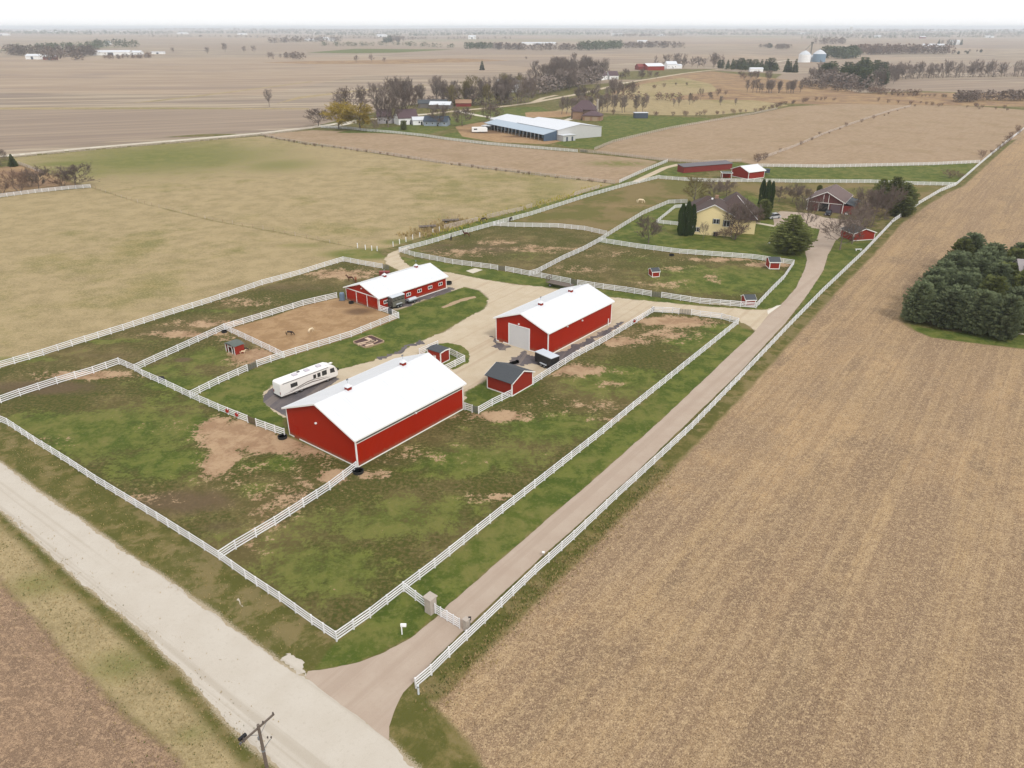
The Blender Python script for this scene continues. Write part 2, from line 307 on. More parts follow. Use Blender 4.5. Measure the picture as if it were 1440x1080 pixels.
           [(94.14,214.03),(106.29,220.62),(111.60,224.93),(106.44,215.64),(96.92,201.11),(83.24,182.01),(72.10,165.87),(57.22,144.41),(56.22,143.60),(69.56,166.90),(79.49,184.46),(86.22,198.98)],
           [(82.61,146.46),(85.11,144.01),(90.43,141.62),(98.62,142.01),(104.41,139.68),(99.81,132.35),(91.85,135.20),(83.80,138.54),(82.37,142.01)],
           [(-104.15,458.06),(-94.83,474.89),(-70.94,489.23),(-47.75,528.92),(-10.89,606.91),(22.17,618.23),(30.53,565.36),(-9.70,537.60),(-35.47,489.23),(-49.00,448.49),(-71.24,458.06)],
           [(-40.84,448.49),(-33.55,461.34),(-23.68,448.49),(-20.56,433.36),(-31.23,427.57)]],
 'stub': ['FIELD'],
 'soil': [[(-620.71,419.15),(-209.19,172.79),(-76.89,82.35),(-57.44,66.08),(-48.98,59.02),(-44.13,54.97),(-39.50,51.54),(-34.61,47.51),(-29.63,44.47),(-27.27,42.22),(-20.30,35.40),(-60.16,26.27),(-159.86,57.03)]],
 'dirt': [[(-58.87,142.80),(-51.24,150.72),(-46.39,157.51),(-40.08,162.83),(-38.25,161.84),(-28.94,154.28),(-25.90,151.60),(-24.13,149.85),(-32.17,138.92),(-42.72,128.58),(-44.16,129.93),(-50.77,135.56)],
          [(-35.47,489.23),(-9.55,528.92),(9.70,537.60),(0.00,500.53),(-3.50,481.96),(8.17,448.49),(31.43,430.44),(18.81,411.05),(-7.66,419.15),(-28.21,442.32)],
          [(9.31,575.23),(36.82,585.43),(46.43,560.55),(34.21,542.05),(9.77,542.05)]],
}
BLOBS = {   # centre x, y, radius across, radius in depth, weight
 'gr': [(-37.4,53.8,4.8,2.8,.62),(-52.4,65.6,4.8,3.3,.55),(-28.2,46.0,3.1,1.7,.5),(-61.9,99.5,14.1,8.0,.8),(-74.2,104.1,6.7,4.4,.6),(-49.7,91.3,9.1,5.4,.75),(-49.1,101.8,6.1,4.7,.8),(-55.9,111.6,7.1,3.9,.5),(-33.0,91.3,3.5,3.2,.75),(-37.2,90.3,4.0,2.4,.6),(-37.1,76.1,4.4,4.1,.3),(-34.3,84.0,3.8,2.8,.4),
        (-8.1,91.3,13.2,4.7,.65),(-16.1,77.6,13.5,6.5,.45),(-20.4,68.0,10.6,7.2,.5),(-7.3,79.2,7.3,4.4,.45),(-53.2,99.5,14.1,8.5,.5),(5.5,101.8,9.9,5.6,.7),(20.2,120.1,11.4,7.3,.65),(36.5,136.7,7.0,7.7,.8),(42.5,143.6,4.4,2.9,.9),
        (-68.4,154.3,17.1,1.6,.5),(-80.0,136.7,12.6,1.3,.5),(-58.1,117.1,8.7,4.2,.7),(-57.8,129.6,8.1,5.0,.55),(-63.1,123.1,5.2,2.9,.6),
        (1.9,199.7,7.8,5.2,.35),(52.2,175.6,15.6,9.6,.9),(43.6,184.5,10.9,5.7,.6),(34.2,194.1,7.6,5.0,.4),(63.5,178.5,7.1,7.6,.8),
        (-38.9,199.7,11.7,5.2,1.3),(-32.9,212.4,6.2,3.6,.8),(-58.6,208.5,12.1,3.5,.5),(-93.0,127.9,8.0,1.5,.7),(-165.3,365.8,67.5,57.2,.75),(-184.4,330.9,36.9,27.5,.6),(-105.6,345.6,25.6,25.9,.6),(-200.4,349.5,22.6,10.9,.8),
        (16.6,295.7,16.6,13.5,.4),(48.5,349.5,19.4,10.9,.5),(129.5,287.3,21.6,7.6,.3),(74.8,295.7,16.6,8.0,.4),
        (16.4,79.2,0.0,0.0,0)],
 'ba': [(-30.0,77.6,2.7,3.1,.5),(-33.3,82.4,2.1,2.4,.5),(-29.5,84.0,1.7,1.6,.5),(-41.1,99.1,5.6,4.9,1.3),(-41.7,92.2,2.7,5.5,1.0),(-35.4,96.3,4.8,2.7,1.2),(-46.4,101.8,2.9,3.4,1.0),(-76.0,120.7,8.9,2.2,.85),(-30.4,91.3,6.1,3.9,.35),(-30.5,82.4,6.6,5.3,.42),(-37.9,89.4,5.0,5.3,.4),(-28.0,85.8,3.9,3.9,.4),(-29.4,95.3,5.2,3.8,.75),(-24.6,87.5,2.9,2.0,.8),
        (-14.4,93.2,9.3,2.9,.38),(-19.2,87.9,3.0,1.7,.55),(-2.3,105.3,6.8,2.2,.8),(10.3,123.1,7.7,2.9,.9),(21.1,136.7,7.0,2.7,.8),(33.7,147.7,9.0,3.1,1.1),(31.6,140.4,8.6,4.3,.6),(12.8,109.0,10.5,3.3,.4),(16.9,104.1,6.7,1.3,.5),(17.3,117.1,2.5,1.6,.6),
        (-30.5,76.1,0.0,0.0,0),(-31.4,71.9,2.5,2.5,.5),(-31.9,79.2,2.7,2.0,.5),(-1.9,82.4,1.9,1.2,.6),(-4.7,82.4,1.9,1.8,.4),
        (-42.9,181.4,10.7,5.0,.7),(-60.9,159.9,12.8,4.4,.45),(-62.5,146.5,11.9,3.0,.6),(-66.1,140.4,8.6,2.1,.8),(-49.4,129.6,4.3,3.7,1.1),(-55.7,137.4,4.2,2.7,.5),
        (8.0,204.8,11.9,4.8,.55),(-13.7,201.1,11.7,5.3,.5),(-4.1,212.4,8.2,4.4,.5),(27.2,199.0,11.6,3.9,.4),(67.8,189.5,7.4,2.4,.9),(55.0,194.1,11.4,2.5,.7),(36.0,172.8,8.6,4.0,.45),(42.0,185.7,7.3,2.8,.5),(16.3,184.5,9.1,4.5,.45),(49.4,178.5,2.5,6.5,.5),
        (44.3,259.9,22.2,4.2,.35),(-11.2,159.9,0.0,0.0,0),(-48.8,82.4,5.6,3.1,.35),(-54.1,101.8,6.6,2.1,.3),(-70.4,97.4,5.3,1.6,.5)],
 'dk': [(-54.1,170.1,18.6,6.0,.55),(-68.3,142.4,16.0,4.4,.5),(-6.0,204.8,19.9,9.7,.6),(-19.8,203.3,9.9,5.4,.6),(20.3,187.6,9.2,8.3,.45),(-80.8,115.7,12.2,3.6,.9),(-76.6,129.6,12.1,2.5,.5),(-42.8,81.5,8.4,3.3,.9),(-36.3,76.1,4.4,2.2,.6),(-28.1,82.4,5.6,3.4,.6),(-33.4,153.8,4.0,2.5,.9),(-16.2,91.3,7.1,2.5,.5),
        (-53.5,134.8,2.8,2.3,.9),(-61.3,127.6,1.9,1.2,1.1),(-29.8,101.8,0.0,0.0,0),(-20.2,208.5,8.1,2.8,.6),(-3.9,197.6,11.6,3.2,.3),(-12.8,468.0,15.3,12.5,1.3),(-34.2,471.4,12.8,9.5,.7),(4.0,442.3,12.1,5.5,.9),
        (-272.8,433.4,47.4,16.4,.4),(67.4,136.7,16.9,10.6,.35),(106.9,243.8,13.9,7.5,.5),(40.7,136.7,5.6,6.9,.0),(14.0,136.7,0.0,0.0,0)],
}
ROADPOLY = [(-157.49,152.93),(-84.64,99.52),(-73.02,91.27),(-63.37,83.92),(-53.52,76.87),(-45.40,70.72),(-40.20,67.17),(-36.98,64.79),(-31.60,60.79),(-26.10,56.55),(-22.82,54.12),(-19.76,52.26),(-16.47,49.91),(-13.41,47.55),(-10.77,45.25),(-8.50,42.89),(-4.57,39.69),(4.10,32.83),(-0.97,29.58),(-8.33,33.83),(-16.79,40.61),(-21.28,43.88),(-24.68,46.46),(-26.76,48.36),(-29.30,50.82),(-32.51,53.72),(-36.03,56.55),(-38.95,59.02),(-41.78,61.11),(-48.62,66.14),(-54.67,71.02),(-61.16,76.06),(-65.96,79.85),(-77.22,88.44),(-143.24,136.67)]
YARD = [(-32.99,190.16),(-34.05,195.50),(-33.62,198.98),(-31.73,204.03),(-28.35,208.92),(-30.94,201.11),(-30.56,196.88),(-29.06,192.14),(-26.38,187.91),(-21.78,184.46),(-16.76,182.92),(-6.29,176.43),(1.54,172.51),(8.96,170.07),(23.16,163.08),(33.52,159.89),(43.43,157.04),(52.00,154.96),(56.37,154.96),(60.01,157.98),(55.99,150.29),(49.95,141.23),(48.82,146.46),(47.76,148.57),(40.41,151.38),(30.88,154.73),(23.76,146.05),(19.92,141.23),(16.08,135.93),(10.70,128.92),(7.11,123.73),(4.67,120.06),(2.50,118.87),(0.25,117.71),(-2.52,120.06),(-3.78,120.06),(-5.92,116.85),(-7.99,114.05),(-8.14,108.51),(-14.27,111.62),(-28.54,111.62),(-34.86,104.10),(-37.08,106.02),(-40.33,109.27),(-41.90,112.96),(-41.50,116.56),(-36.66,120.36),(-31.36,122.79),(-25.75,126.93),(-21.60,131.30),(-17.98,136.67),(-14.80,140.45),(-13.78,142.01),(-9.97,148.99),(-6.10,155.19),(-5.19,161.84),(-7.72,168.47),(-11.55,170.87),(-18.57,162.83),(-24.83,154.96),(-26.76,154.28),(-28.84,155.65),(-20.58,172.79)]

def off_line(pts, d):
    """points moved d metres to the right-hand side of the line"""
    r = []
    for i, p in enumerate(pts):
        a = pts[max(0, i - 1)]; b = pts[min(len(pts) - 1, i + 1)]; L = dist(a, b) or 1
        nx, ny = (b[1] - a[1]) / L, -(b[0] - a[0]) / L
        r.append((p[0] + nx * d, p[1] + ny * d))
    return r

def sdf_poly(X, Y, poly):
    d = np.full(X.shape, 1e9); ins = np.zeros(X.shape, bool); n = len(poly)
    for i in range(n):
        ax, ay = poly[i]; bx_, by_ = poly[(i + 1) % n]
        ex, ey = bx_ - ax, by_ - ay; L = ex * ex + ey * ey + 1e-9
        t = np.clip(((X - ax) * ex + (Y - ay) * ey) / L, 0, 1)
        d = np.minimum(d, np.hypot(X - ax - ex * t, Y - ay - ey * t))
        c = (ay > Y) != (by_ > Y)
        xi = ax + (Y - ay) * ex / (ey if abs(ey) > 1e-9 else 1e-9)
        ins ^= c & (X < xi)
    return np.where(ins, -d, d)

def make_ground():
    # one sheet, finer near the place that is seen closely
    rr = [8.0]
    while rr[-1] < 120: rr.append(rr[-1] + max(.45, rr[-1] * .0055))
    while rr[-1] < 30000: rr.append(rr[-1] * 1.0075)
    rr = np.array(rr)
    fine = np.arange(-46, 46.01, .2); aa = np.concatenate([np.arange(-180, -46, 3.35), fine, np.arange(49.35, 180, 3.35)])
    aa = np.radians(np.unique(np.round(aa, 4))); na, nr = len(aa), len(rr)
    R, A = np.meshgrid(rr, aa, indexing='ij')
    X = (R * np.sin(A)).ravel(); Y = (R * np.cos(A)).ravel(); Z = terrain(X, Y)
    X = np.append(X, 0); Y = np.append(Y, 0); Z = np.append(Z, 0)
    far = off_line(F_RIGHT, 2.6)
    field = far + [(542.95,618.04),(322.36,172.79),(72.79,30.47),(4.92,30.47),(-1.77,41.90),(-4.03,45.32),(-5.75,47.55),(-7.54,49.51)]
    grove = [(82.56,149.85),(82.07,145.64),(82.37,142.01),(83.80,138.54),(91.85,135.20),(99.81,132.35),(128.88,126.28),(193.72,203.29),(138.79,197.58),(119.22,193.47),(96.78,167.42)]
    vals = {}
    for k, polys in ZONES.items():
        v = np.full(X.shape, 1e9)
        for p in polys:
            if p == 'FIELD': p = field
            v = np.minimum(v, sdf_poly(X, Y, p))
        vals[k] = v
    g = sdf_poly(X, Y, grove)
    vals['stub'] = np.maximum(vals['stub'], -g)
    vals['road'] = np.minimum(sdf_poly(X, Y, ROADPOLY), sdf_poly(X, Y, YARD) + .25)
    for k, bl in BLOBS.items():
        v = np.zeros(X.shape)
        for (cx, cy, rx, ry), wgt in [((b[0], b[1], b[2], b[3]), b[4]) for b in bl]:
            if rx < .01: continue
            q = ((X - cx) / rx) ** 2 + ((Y - cy) / max(ry, .5)) ** 2
            v = np.maximum(v, wgt * np.exp(-q * .9))
        vals[k] = v
    idx = np.arange(na * nr).reshape(nr, na)
    a = idx[:-1, :]; b = idx[1:, :]
    F = np.stack([a, np.roll(a, -1, 1), np.roll(b, -1, 1), b], -1).reshape(-1, 4)[:, ::-1]
    fc = lambda v: v[F].mean(1)
    cls = np.zeros(len(F), int)
    order = ['verge', 'crop2', 'prairie', 'stub2', 'past', 'pad', 'past2', 'green', 'stub', 'soil', 'dirt']
    name = ['cropland', 'grass_verge', 'cropland', 'prairie', 'hay_field', 'pasture', 'paddock', 'pasture', 'lawn', 'stubble_field', 'bare_field', 'dirt_lot']
    for i, k in enumerate(order): cls[fc(vals[k]) < 0] = i + 1
    tree = {}
    for i, nm in enumerate(name): tree.setdefault(nm, []).append(i)
    gm = ground_material()
    for nm, ids in tree.items():
        sel = F[np.isin(cls, ids)]
        if nm == 'cropland':
            c0 = len(X) - 1; fan = np.array([[c0, idx[0, (j + 1) % na], idx[0, j], idx[0, j]] for j in range(na)])
        used, inv = np.unique(sel, return_inverse=True); nf = len(sel)
        if nf == 0: continue
        me = bpy.data.meshes.new(nm); me.vertices.add(len(used)); me.loops.add(nf * 4); me.polygons.add(nf)
        me.vertices.foreach_set('co', np.stack([X[used], Y[used], Z[used]], -1).astype('f').ravel())
        me.loops.foreach_set('vertex_index', inv.astype('i').ravel())
        me.polygons.foreach_set('loop_start', np.arange(0, nf * 4, 4, dtype='i'))
        me.polygons.foreach_set('use_smooth', np.ones(nf, bool))
        me.update(calc_edges=True)
        for k in list(ZONES) + ['road', 'gr', 'ba', 'dk']:
            at = me.attributes.new('z_' + k, 'FLOAT', 'POINT'); at.data.foreach_set('value', np.clip(vals[k][used], -60, 60).astype('f'))
        me.materials.append(gm)
        link(nm, me, kind='structure')
    # the middle of the sheet straight below the camera
    m = MB(); m.lathe([(8.02, 0.0), (.01, 0.0)], n=48); o = m.build('ground', M_verge_plain(), kind='structure')

def M_verge_plain(): return mat('plain_grass', S(110, 105, 60), .95, .3, .8)

def cover_nodes(n):
    """shared noises of the land material"""
    p = n.pos()
    sep = n.n('ShaderNodeSeparateXYZ'); n.t.links.new(p, sep.inputs[0])
    c = {'p': p}
    c['n1'] = n.noise(p, .006, 5, .6); c['n2'] = n.noise(p, .05, 7, .68); c['n3'] = n.noise(p, .3, 6, .72, .3)
    c['n4'] = n.noise(p, 1.9, 5, .72); c['n5'] = n.noise(p, 6.5, 3, .75)
    return c

def grass_col(n, c, lush=1.0):
    a = n.mix(n.step(c['n3'], 0.427, 0.599), S(82, 98, 38), S(116, 122, 58))
    a = n.mix(n.step(c['n2'], 0.444, 0.590), a, n.mix(n.step(c['n3'], 0.396, 0.604), S(94, 106, 44), S(126, 124, 68)))
    a = n.mix(n.math('MULTIPLY', n.step(c['n4'], 0.507, 0.663), .45), a, S(140, 134, 84))
    return n.mix(n.math('MULTIPLY', n.step(c['n5'], 0.549, 0.706), .35), a, S(60, 72, 30))

def ground_material():
    n = NT('land_cover'); c = cover_nodes(n); p = c['p']
    n1, n2, n3, n4, n5 = c['n1'], c['n2'], c['n3'], c['n4'], c['n5']
    def rows(rot, across, along, sc, det=3, rough=.6):
        return n.noise(n.pos((across, along, 1), rot), sc, det, rough)
    # signed distance pushed about by several octaves of noise, so borders are ragged at every scale
    nb = n.math('ADD', n.math('MULTIPLY', n.math('SUBTRACT', n3, .5), 2.2), n.math('ADD', n.math('MULTIPLY', n.math('SUBTRACT', n4, .5), .9), n.math('MULTIPLY', n.math('SUBTRACT', n2, .5), 2.0)))
    def mask(zone, amp, wid):
        v = n.math('ADD', n.attr('z_' + zone), n.math('MULTIPLY', nb, amp)); return n.step(n.math('MULTIPLY', v, -1), -wid, wid)
    # far ploughed and harvested land
    st = rows(1.35, .07, .004, 1.0, 4); st2 = rows(1.5, .014, .0015, 1.0, 4)
    vor = n.n('ShaderNodeTexVoronoi'); vor.distance = 'CHEBYCHEV'; n.t.links.new(n.pos((1 / 900, 1 / 620, 0), .12), vor.inputs[0]); vor.inputs['Scale'].default_value = 1.0; vor.inputs['Randomness'].default_value = .75
    vs_ = n.n('ShaderNodeSeparateXYZ'); n.t.links.new(vor.outputs['Color'], vs_.inputs[0])
    crop = n.mix(n.step(st, .44, .56), S(153, 136, 118), S(189, 172, 149))
    wv = n.noise(n.pos((.02, .0022, 1), 1.42), 1.0, 3, .5, 1.2); crop = n.mix(n.math('MULTIPLY', n.step(wv, .5, .56), .35), crop, S(140, 124, 114))
    crop = n.mix(n.math('MULTIPLY', n.step(vs_.outputs[0], .2, .9), .5), crop, S(184, 160, 136))
    crop = n.mix(n.math('MULTIPLY', n.step(vs_.outputs[1], .72, .8), .4), crop, S(150, 132, 124))
    crop = n.mix(n.math('MULTIPLY', n.step(vs_.outputs[2], .9, .92), .5), crop, S(134, 140, 96))
    crop = n.mix(n.math('MULTIPLY', n.step(st2, 0.541, 0.671), .45), crop, S(146, 130, 120))
    crop = n.mix(n.math('MULTIPLY', n.step(n1, 0.575, 0.679), .3), crop, S(166, 150, 120))
    col = crop
    # rough verge
    vg = n.mix(n.step(n3, 0.430, 0.612), S(98, 98, 48), S(132, 120, 74))
    vg = n.mix(n.step(n2, 0.499, 0.629), vg, n.mix(n4, S(86, 92, 40), S(134, 122, 78)))
    vg = n.mix(n.math('MULTIPLY', n.step(n.math('ADD', n2, n.math('MULTIPLY', n.math('SUBTRACT', n3, .5), .9)), .5, .62), .6), vg, S(146, 130, 92))
    vg = n.mix(n.math('MULTIPLY', n.step(n4, 0.563, 0.709), .6), vg, S(152, 136, 96))
    vg = n.mix(n.math('MULTIPLY', n.step(n5, 0.563, 0.709), .4), vg, S(66, 68, 36))
    col = n.mix(mask('verge', 1.0, .8), col, vg)
    c2 = n.mix(n.step(rows(1.2, .12, .006, 1, 4), .3, .7), S(152, 134, 119), S(175, 156, 135))
    col = n.mix(mask('crop2', 1.5, 1.5), col, c2)
    pr = n.mix(n.step(n2, 0.396, 0.604), S(152, 122, 96), S(182, 152, 112)); pr = n.mix(n.step(n3, 0.481, 0.689), pr, S(136, 114, 88))
    col = n.mix(mask('prairie', 2.0, 2.0), col, pr)
    hs = rows(.62, .6, .04, 1, 4)
    s2 = n.mix(n.step(n3, 0.396, 0.604), S(168, 144, 116), S(182, 158, 130)); s2 = n.mix(n.math('MULTIPLY', n.step(n2, 0.481, 0.637), .6), s2, S(158, 136, 104))
    s2 = n.mix(n.math('MULTIPLY', n.step(hs, 0.533, 0.637), .35), s2, S(158, 130, 102))
    s2 = n.mix(n.math('MULTIPLY', n.step(n.attr('z_gr'), .1, .6), n.step(n3, 0.379, 0.535)), s2, S(122, 124, 62))
    col = n.mix(mask('stub2', 1.0, .8), col, s2)
    # dry hay pasture, olive where growth has begun
    n3b = n.noise(p, .16, 7, .75)
    ps = n.mix(n.step(n3b, .38, .62), S(163, 146, 108), S(188, 168, 128))
    ps = n.mix(n.math('MULTIPLY', n.step(n.math('ADD', n1, n.math('MULTIPLY', n.math('SUBTRACT', n2, .5), .6)), .47, .62), .85), ps, n.mix(n.step(n3b, .4, .6), S(126, 124, 70), S(156, 142, 92)))
    ps = n.mix(n.math('MULTIPLY', n.step(n4, .46, .6), .45), ps, S(206, 184, 140))
    ps = n.mix(n.math('MULTIPLY', n.step(n5, .5, .62), .45), ps, S(116, 104, 66))
    ps = n.mix(n.math('MULTIPLY', n.step(n.math('ADD', n.attr('z_gr'), n.math('MULTIPLY', n.math('SUBTRACT', n3b, .5), 1.1)), .15, .8), .9), ps, n.mix(n.step(n3b, .4, .6), S(108, 118, 54), S(132, 130, 72)))
    ps = n.mix(n.math('MULTIPLY', n.step(n.attr('z_dk'), .1, .6), n3), ps, S(118, 100, 70))
    col = n.mix(mask('past', .8, .6), col, ps)
    # grazed paddock: brown thatch, green where it is not grazed bare
    thatch = n.mix(n.step(n3, 0.396, 0.604), S(108, 97, 60), S(134, 118, 80))
    thatch = n.mix(n.math('MULTIPLY', n.step(n4, 0.541, 0.671), .6), thatch, S(152, 134, 96))
    olive = n.mix(n.step(n4, 0.430, 0.612), S(82, 86, 40), S(108, 100, 56))
    pd = n.mix(n.step(n.math('ADD', n2, n.math('MULTIPLY', n.math('SUBTRACT', n4, .5), .5)), .40, .60), olive, thatch)
    grv = n.math('ADD', n.attr('z_gr'), n.math('ADD', n.math('MULTIPLY', n.math('SUBTRACT', n2, .5), 1.6), n.math('ADD', n.math('MULTIPLY', n.math('SUBTRACT', n3, .5), 1.6), n.math('MULTIPLY', n.math('SUBTRACT', n4, .5), 1.2))))
    pd = n.mix(n.step(grv, .22, .5), pd, grass_col(n, c))
    dkv = n.math('ADD', n.attr('z_dk'), n.math('MULTIPLY', n.math('SUBTRACT', n3, .5), .9))
    pd = n.mix(n.math('MULTIPLY', n.step(dkv, .3, .8), .85), pd, n.mix(n4, S(98, 82, 62), S(124, 104, 80)))
    dirt = n.mix(n.step(n3, 0.399, 0.618), S(170, 138, 108), S(196, 166, 132)); dirt = n.mix(n.math('MULTIPLY', n.step(n4, 0.515, 0.697), .5), dirt, S(152, 122, 96))
    bav = n.math('ADD', n.attr('z_ba'), n.math('ADD', n.math('MULTIPLY', n.math('SUBTRACT', n3, .5), 1.7), n.math('MULTIPLY', n.math('SUBTRACT', n4, .5), 1.6)))
    pd = n.mix(n.step(bav, .36, .56), pd, dirt)
    col = n.mix(mask('pad', .5, .25), col, pd)
    p2 = n.mix(n.step(n2, 0.448, 0.552), n.mix(n3, S(104, 102, 52), S(126, 118, 68)), n.mix(n3, S(128, 112, 74), S(148, 130, 88)))
    p2 = n.mix(n.step(n.math('ADD', n.attr('z_gr'), n.math('MULTIPLY', n.math('SUBTRACT', n3, .5), .8)), .2, .7), p2, S(104, 106, 52))
    p2 = n.mix(n.math('MULTIPLY', n.step(n.attr('z_ba'), .1, .5), n.step(n3, 0.414, 0.544)), p2, S(164, 136, 100))
    col = n.mix(mask('past2', .5, .3), col, p2)
    col = n.mix(mask('green', .5, .3), col, grass_col(n, c))
    # harvested bean and corn ground beside the drive
    ra = n.noise(n.pos((1, .05, 1), .63), 1.1, 5, .7); rb = n.noise(n.pos((.09, .008, 1), .63), 1.0, 5, .65); rc = n.noise(n.pos((1, .55, 1), .63), 8.0, 3, .75)
    sb = n.mix(n.step(rb, .42, .58), S(160, 135, 108), S(190, 160, 120))
    sb = n.mix(n.math('MULTIPLY', n.step(n.math('ADD', n2, n.math('MULTIPLY', n.math('SUBTRACT', n1, .5), 1.6)), .44, .60), .8), sb, S(202, 168, 124))
    rw = n.noise(n.pos((1, .012, 1), .63), .9, 4, .7); rg = n.noise(n.pos((1, .02, 1), .63), .17, 3, .6)
    sb = n.mix(n.math('MULTIPLY', n.step(n.math('ADD', n2, n.math('MULTIPLY', n.math('SUBTRACT', rb, .5), 1.4)), .50, .72), .8), sb, S(138, 117, 96))
    sb = n.mix(n.math('MULTIPLY', n.step(rg, .48, .56), .35), sb, S(150, 124, 100))
    sb = n.mix(n.math('MULTIPLY', n.step(rw, .49, .55), .42), sb, S(140, 115, 94))
    sb = n.mix(n.math('MULTIPLY', n.step(ra, .52, .58), .35), sb, S(206, 178, 140))
    sb = n.mix(n.math('MULTIPLY', n.step(n3, .48, .60), .45), sb, S(156, 130, 104))
    sb = n.mix(n.math('MULTIPLY', n.step(n4, .5, .58), .55), sb, S(210, 182, 142))
    sb = n.mix(n.math('MULTIPLY', n.step(n.noise(p, 3.3, 3, .7), .53, .62), .5), sb, S(124, 102, 82))
    cl = n.step(n.noise(p, .8, 5, .72), .40, .60)
    sb = n.mix(n.math('MULTIPLY', n.step(n5, .51, .6), n.math('MULTIPLY_ADD', cl, .45, .45)), sb, S(108, 88, 70))
    sb = n.mix(n.math('MULTIPLY', n.step(rc, .53, .62), n.math('MULTIPLY_ADD', cl, -.55, .85)), sb, S(226, 198, 158))
    col = n.mix(mask('stub', .75, .5), col, sb)
    so = n.mix(n.step(n3, .42, .58), S(142, 118, 97), S(166, 138, 112)); so = n.mix(n.math('MULTIPLY', n.step(n5, .5, .58), .8), so, S(112, 90, 74))
    so = n.mix(n.math('MULTIPLY', n.step(n4, .5, .6), .55), so, S(204, 172, 138))
    so = n.mix(n.math('MULTIPLY', n.step(n.noise(n.pos((1, .1, 1), -.93), 1.6, 5, .7), .5, .6), .5), so, S(134, 110, 90))
    so = n.mix(n.math('MULTIPLY', n.step(n.noise(p, 9, 3, .7), .54, .62), .6), so, S(222, 190, 154))
    col = n.mix(mask('soil', .9, .6), col, so)
    dd = n.mix(n.step(n3, 0.396, 0.604), S(166, 134, 98), S(186, 154, 116)); dd = n.mix(n.math('MULTIPLY', n.step(n4, 0.549, 0.706), .4), dd, S(146, 116, 84))
    dd = n.mix(n.math('MULTIPLY', n.step(dkv, .3, .8), .8), dd, S(112, 88, 68))
    col = n.mix(mask('dirt', .4, .3), col, dd)
    # limestone chips thrown out along the gravel
    gv = n.math('ADD', n.attr('z_road'), n.math('ADD', n.math('MULTIPLY', n.math('SUBTRACT', n3, .5), 1.1), n.math('MULTIPLY', n.math('SUBTRACT', n5, .5), 1.6)))
    col = n.mix(n.step(n.math('MULTIPLY', gv, -1), -.55, .0), col, n.mix(n4, S(170, 152, 122), S(206, 192, 168)))
    n.bump(n.math('ADD', n.math('MULTIPLY', n5, .6), n.math('MULTIPLY', n4, 1.0)), .5, .10)
    n.b.inputs['Specular IOR Level'].default_value = .1
    return n.done(col, .97)

def gravel_mat(name, c1, c2, c3, rot, tracks=True):
    n = NT(name); p = n.pos()
    a = n.noise(p, .35, 4, .6); b = n.noise(p, 2.5, 4, .65); f = n.noise(p, 14, 2, .7)
    l = n.noise(n.pos((1, .03, 1), rot), .9, 4, .55)
    col = n.mix(n.step(a, .25, .75), c1, c2)
    if tracks: l = n.noise(n.pos((1, .009, 1), rot), .75, 4, .62); col = n.mix(n.math('MULTIPLY', n.step(l, 0.499, 0.629), .55), col, c3)
    col = n.mix(n.math('MULTIPLY', n.step(b, 0.549, 0.706), .35), col, c3)
    col = n.mix(n.math('MULTIPLY', n.step(f, 0.575, 0.679), .25), col, S(160, 148, 132))
    n.bump(f, .3, .03); n.b.inputs['Specular IOR Level'].default_value = .15
    return n.done(col, .95)

def ragged(poly, step_, amp, seed=1, closed=True):
    """outline with a natural uneven edge"""
    r = random.Random(seed); out_ = []; n = len(poly); off = [r.uniform(-1, 1) for _ in range(4096)]
    def vn(t):
        i = int(math.floor(t)); f = t - i; f = f * f * (3 - 2 * f); return off[i % 4096] * (1 - f) + off[(i + 1) % 4096] * f
    s = 0
    for i in range(n if closed else n - 1):
        a = poly[i]; b = poly[(i + 1) % n]; L = dist(a, b); k = max(1, int(L / step_))
        if L < 1e-6: continue
        nx, ny = (b[1] - a[1]) / L, -(b[0] - a[0]) / L
        for j in range(k):
            t = j / k; q = s + L * t
            e = amp * (vn(q / 2.3) * .5 + vn(q / .8 + 77) * .3 + vn(q / .28 + 500) * .25)
            out_.append((a[0] + (b[0] - a[0]) * t + nx * e, a[1] + (b[1] - a[1]) * t + ny * e))
        s += L
    return out_
def sheet(name, poly, z, m, kind='structure', rag=None, seed=1):
    if rag: poly = ragged(poly, rag[0], rag[1], seed)
    tri = tessellate_polygon([[Vector((p[0], p[1], 0)) for p in poly]])
    me = bpy.data.meshes.new(name)
    fs = []
    for t in tri:
        a, b, c_ = (poly[i] for i in t)
        cr = (b[0] - a[0]) * (c_[1] - a[1]) - (b[1] - a[1]) * (c_[0] - a[0])
        fs.append(t if cr > 0 else (t[0], t[2], t[1]))
    me.from_pydata([(p[0], p[1], z) for p in poly], [], fs); me.materials.append(m); me.update()
    return link(name, me, kind=kind)
def strip(name, line, width, m, lift=.004, seg=25, kind='structure', rag=0.0):
    """a way laid over the land, following its relief"""
    pts = []
    for a, b in zip(line, line[1:]):
        k = max(1, int(dist(a, b) / seg))
        for j in range(k): pts.append((a[0] + (b[0] - a[0]) * j / k, a[1] + (b[1] - a[1]) * j / k))
    pts.append(line[-1]); L = off_line(pts, -width / 2); R = off_line(pts, width / 2); vs, fs = [], []
    M_ = off_line(pts, 0)
    for i in range(len(pts)):
        for q in (L[i], M_[i], R[i]):
            r = math.hypot(*q); vs.append((q[0] + rnd.uniform(-rag, rag), q[1] + rnd.uniform(-rag, rag), tz(*q) + lift + (0 if r < 600 else .05 + r * 1.2e-4)))
    for i in range(len(pts) - 1):
        for j in (0, 1): a = i * 3 + j; fs.append((a, a + 1, a + 4, a + 3))
    me = bpy.data.meshes.new(name); me.from_pydata(vs, [], fs); me.materials.append(m); me.update()
    return link(name, me, kind=kind)

make_ground()

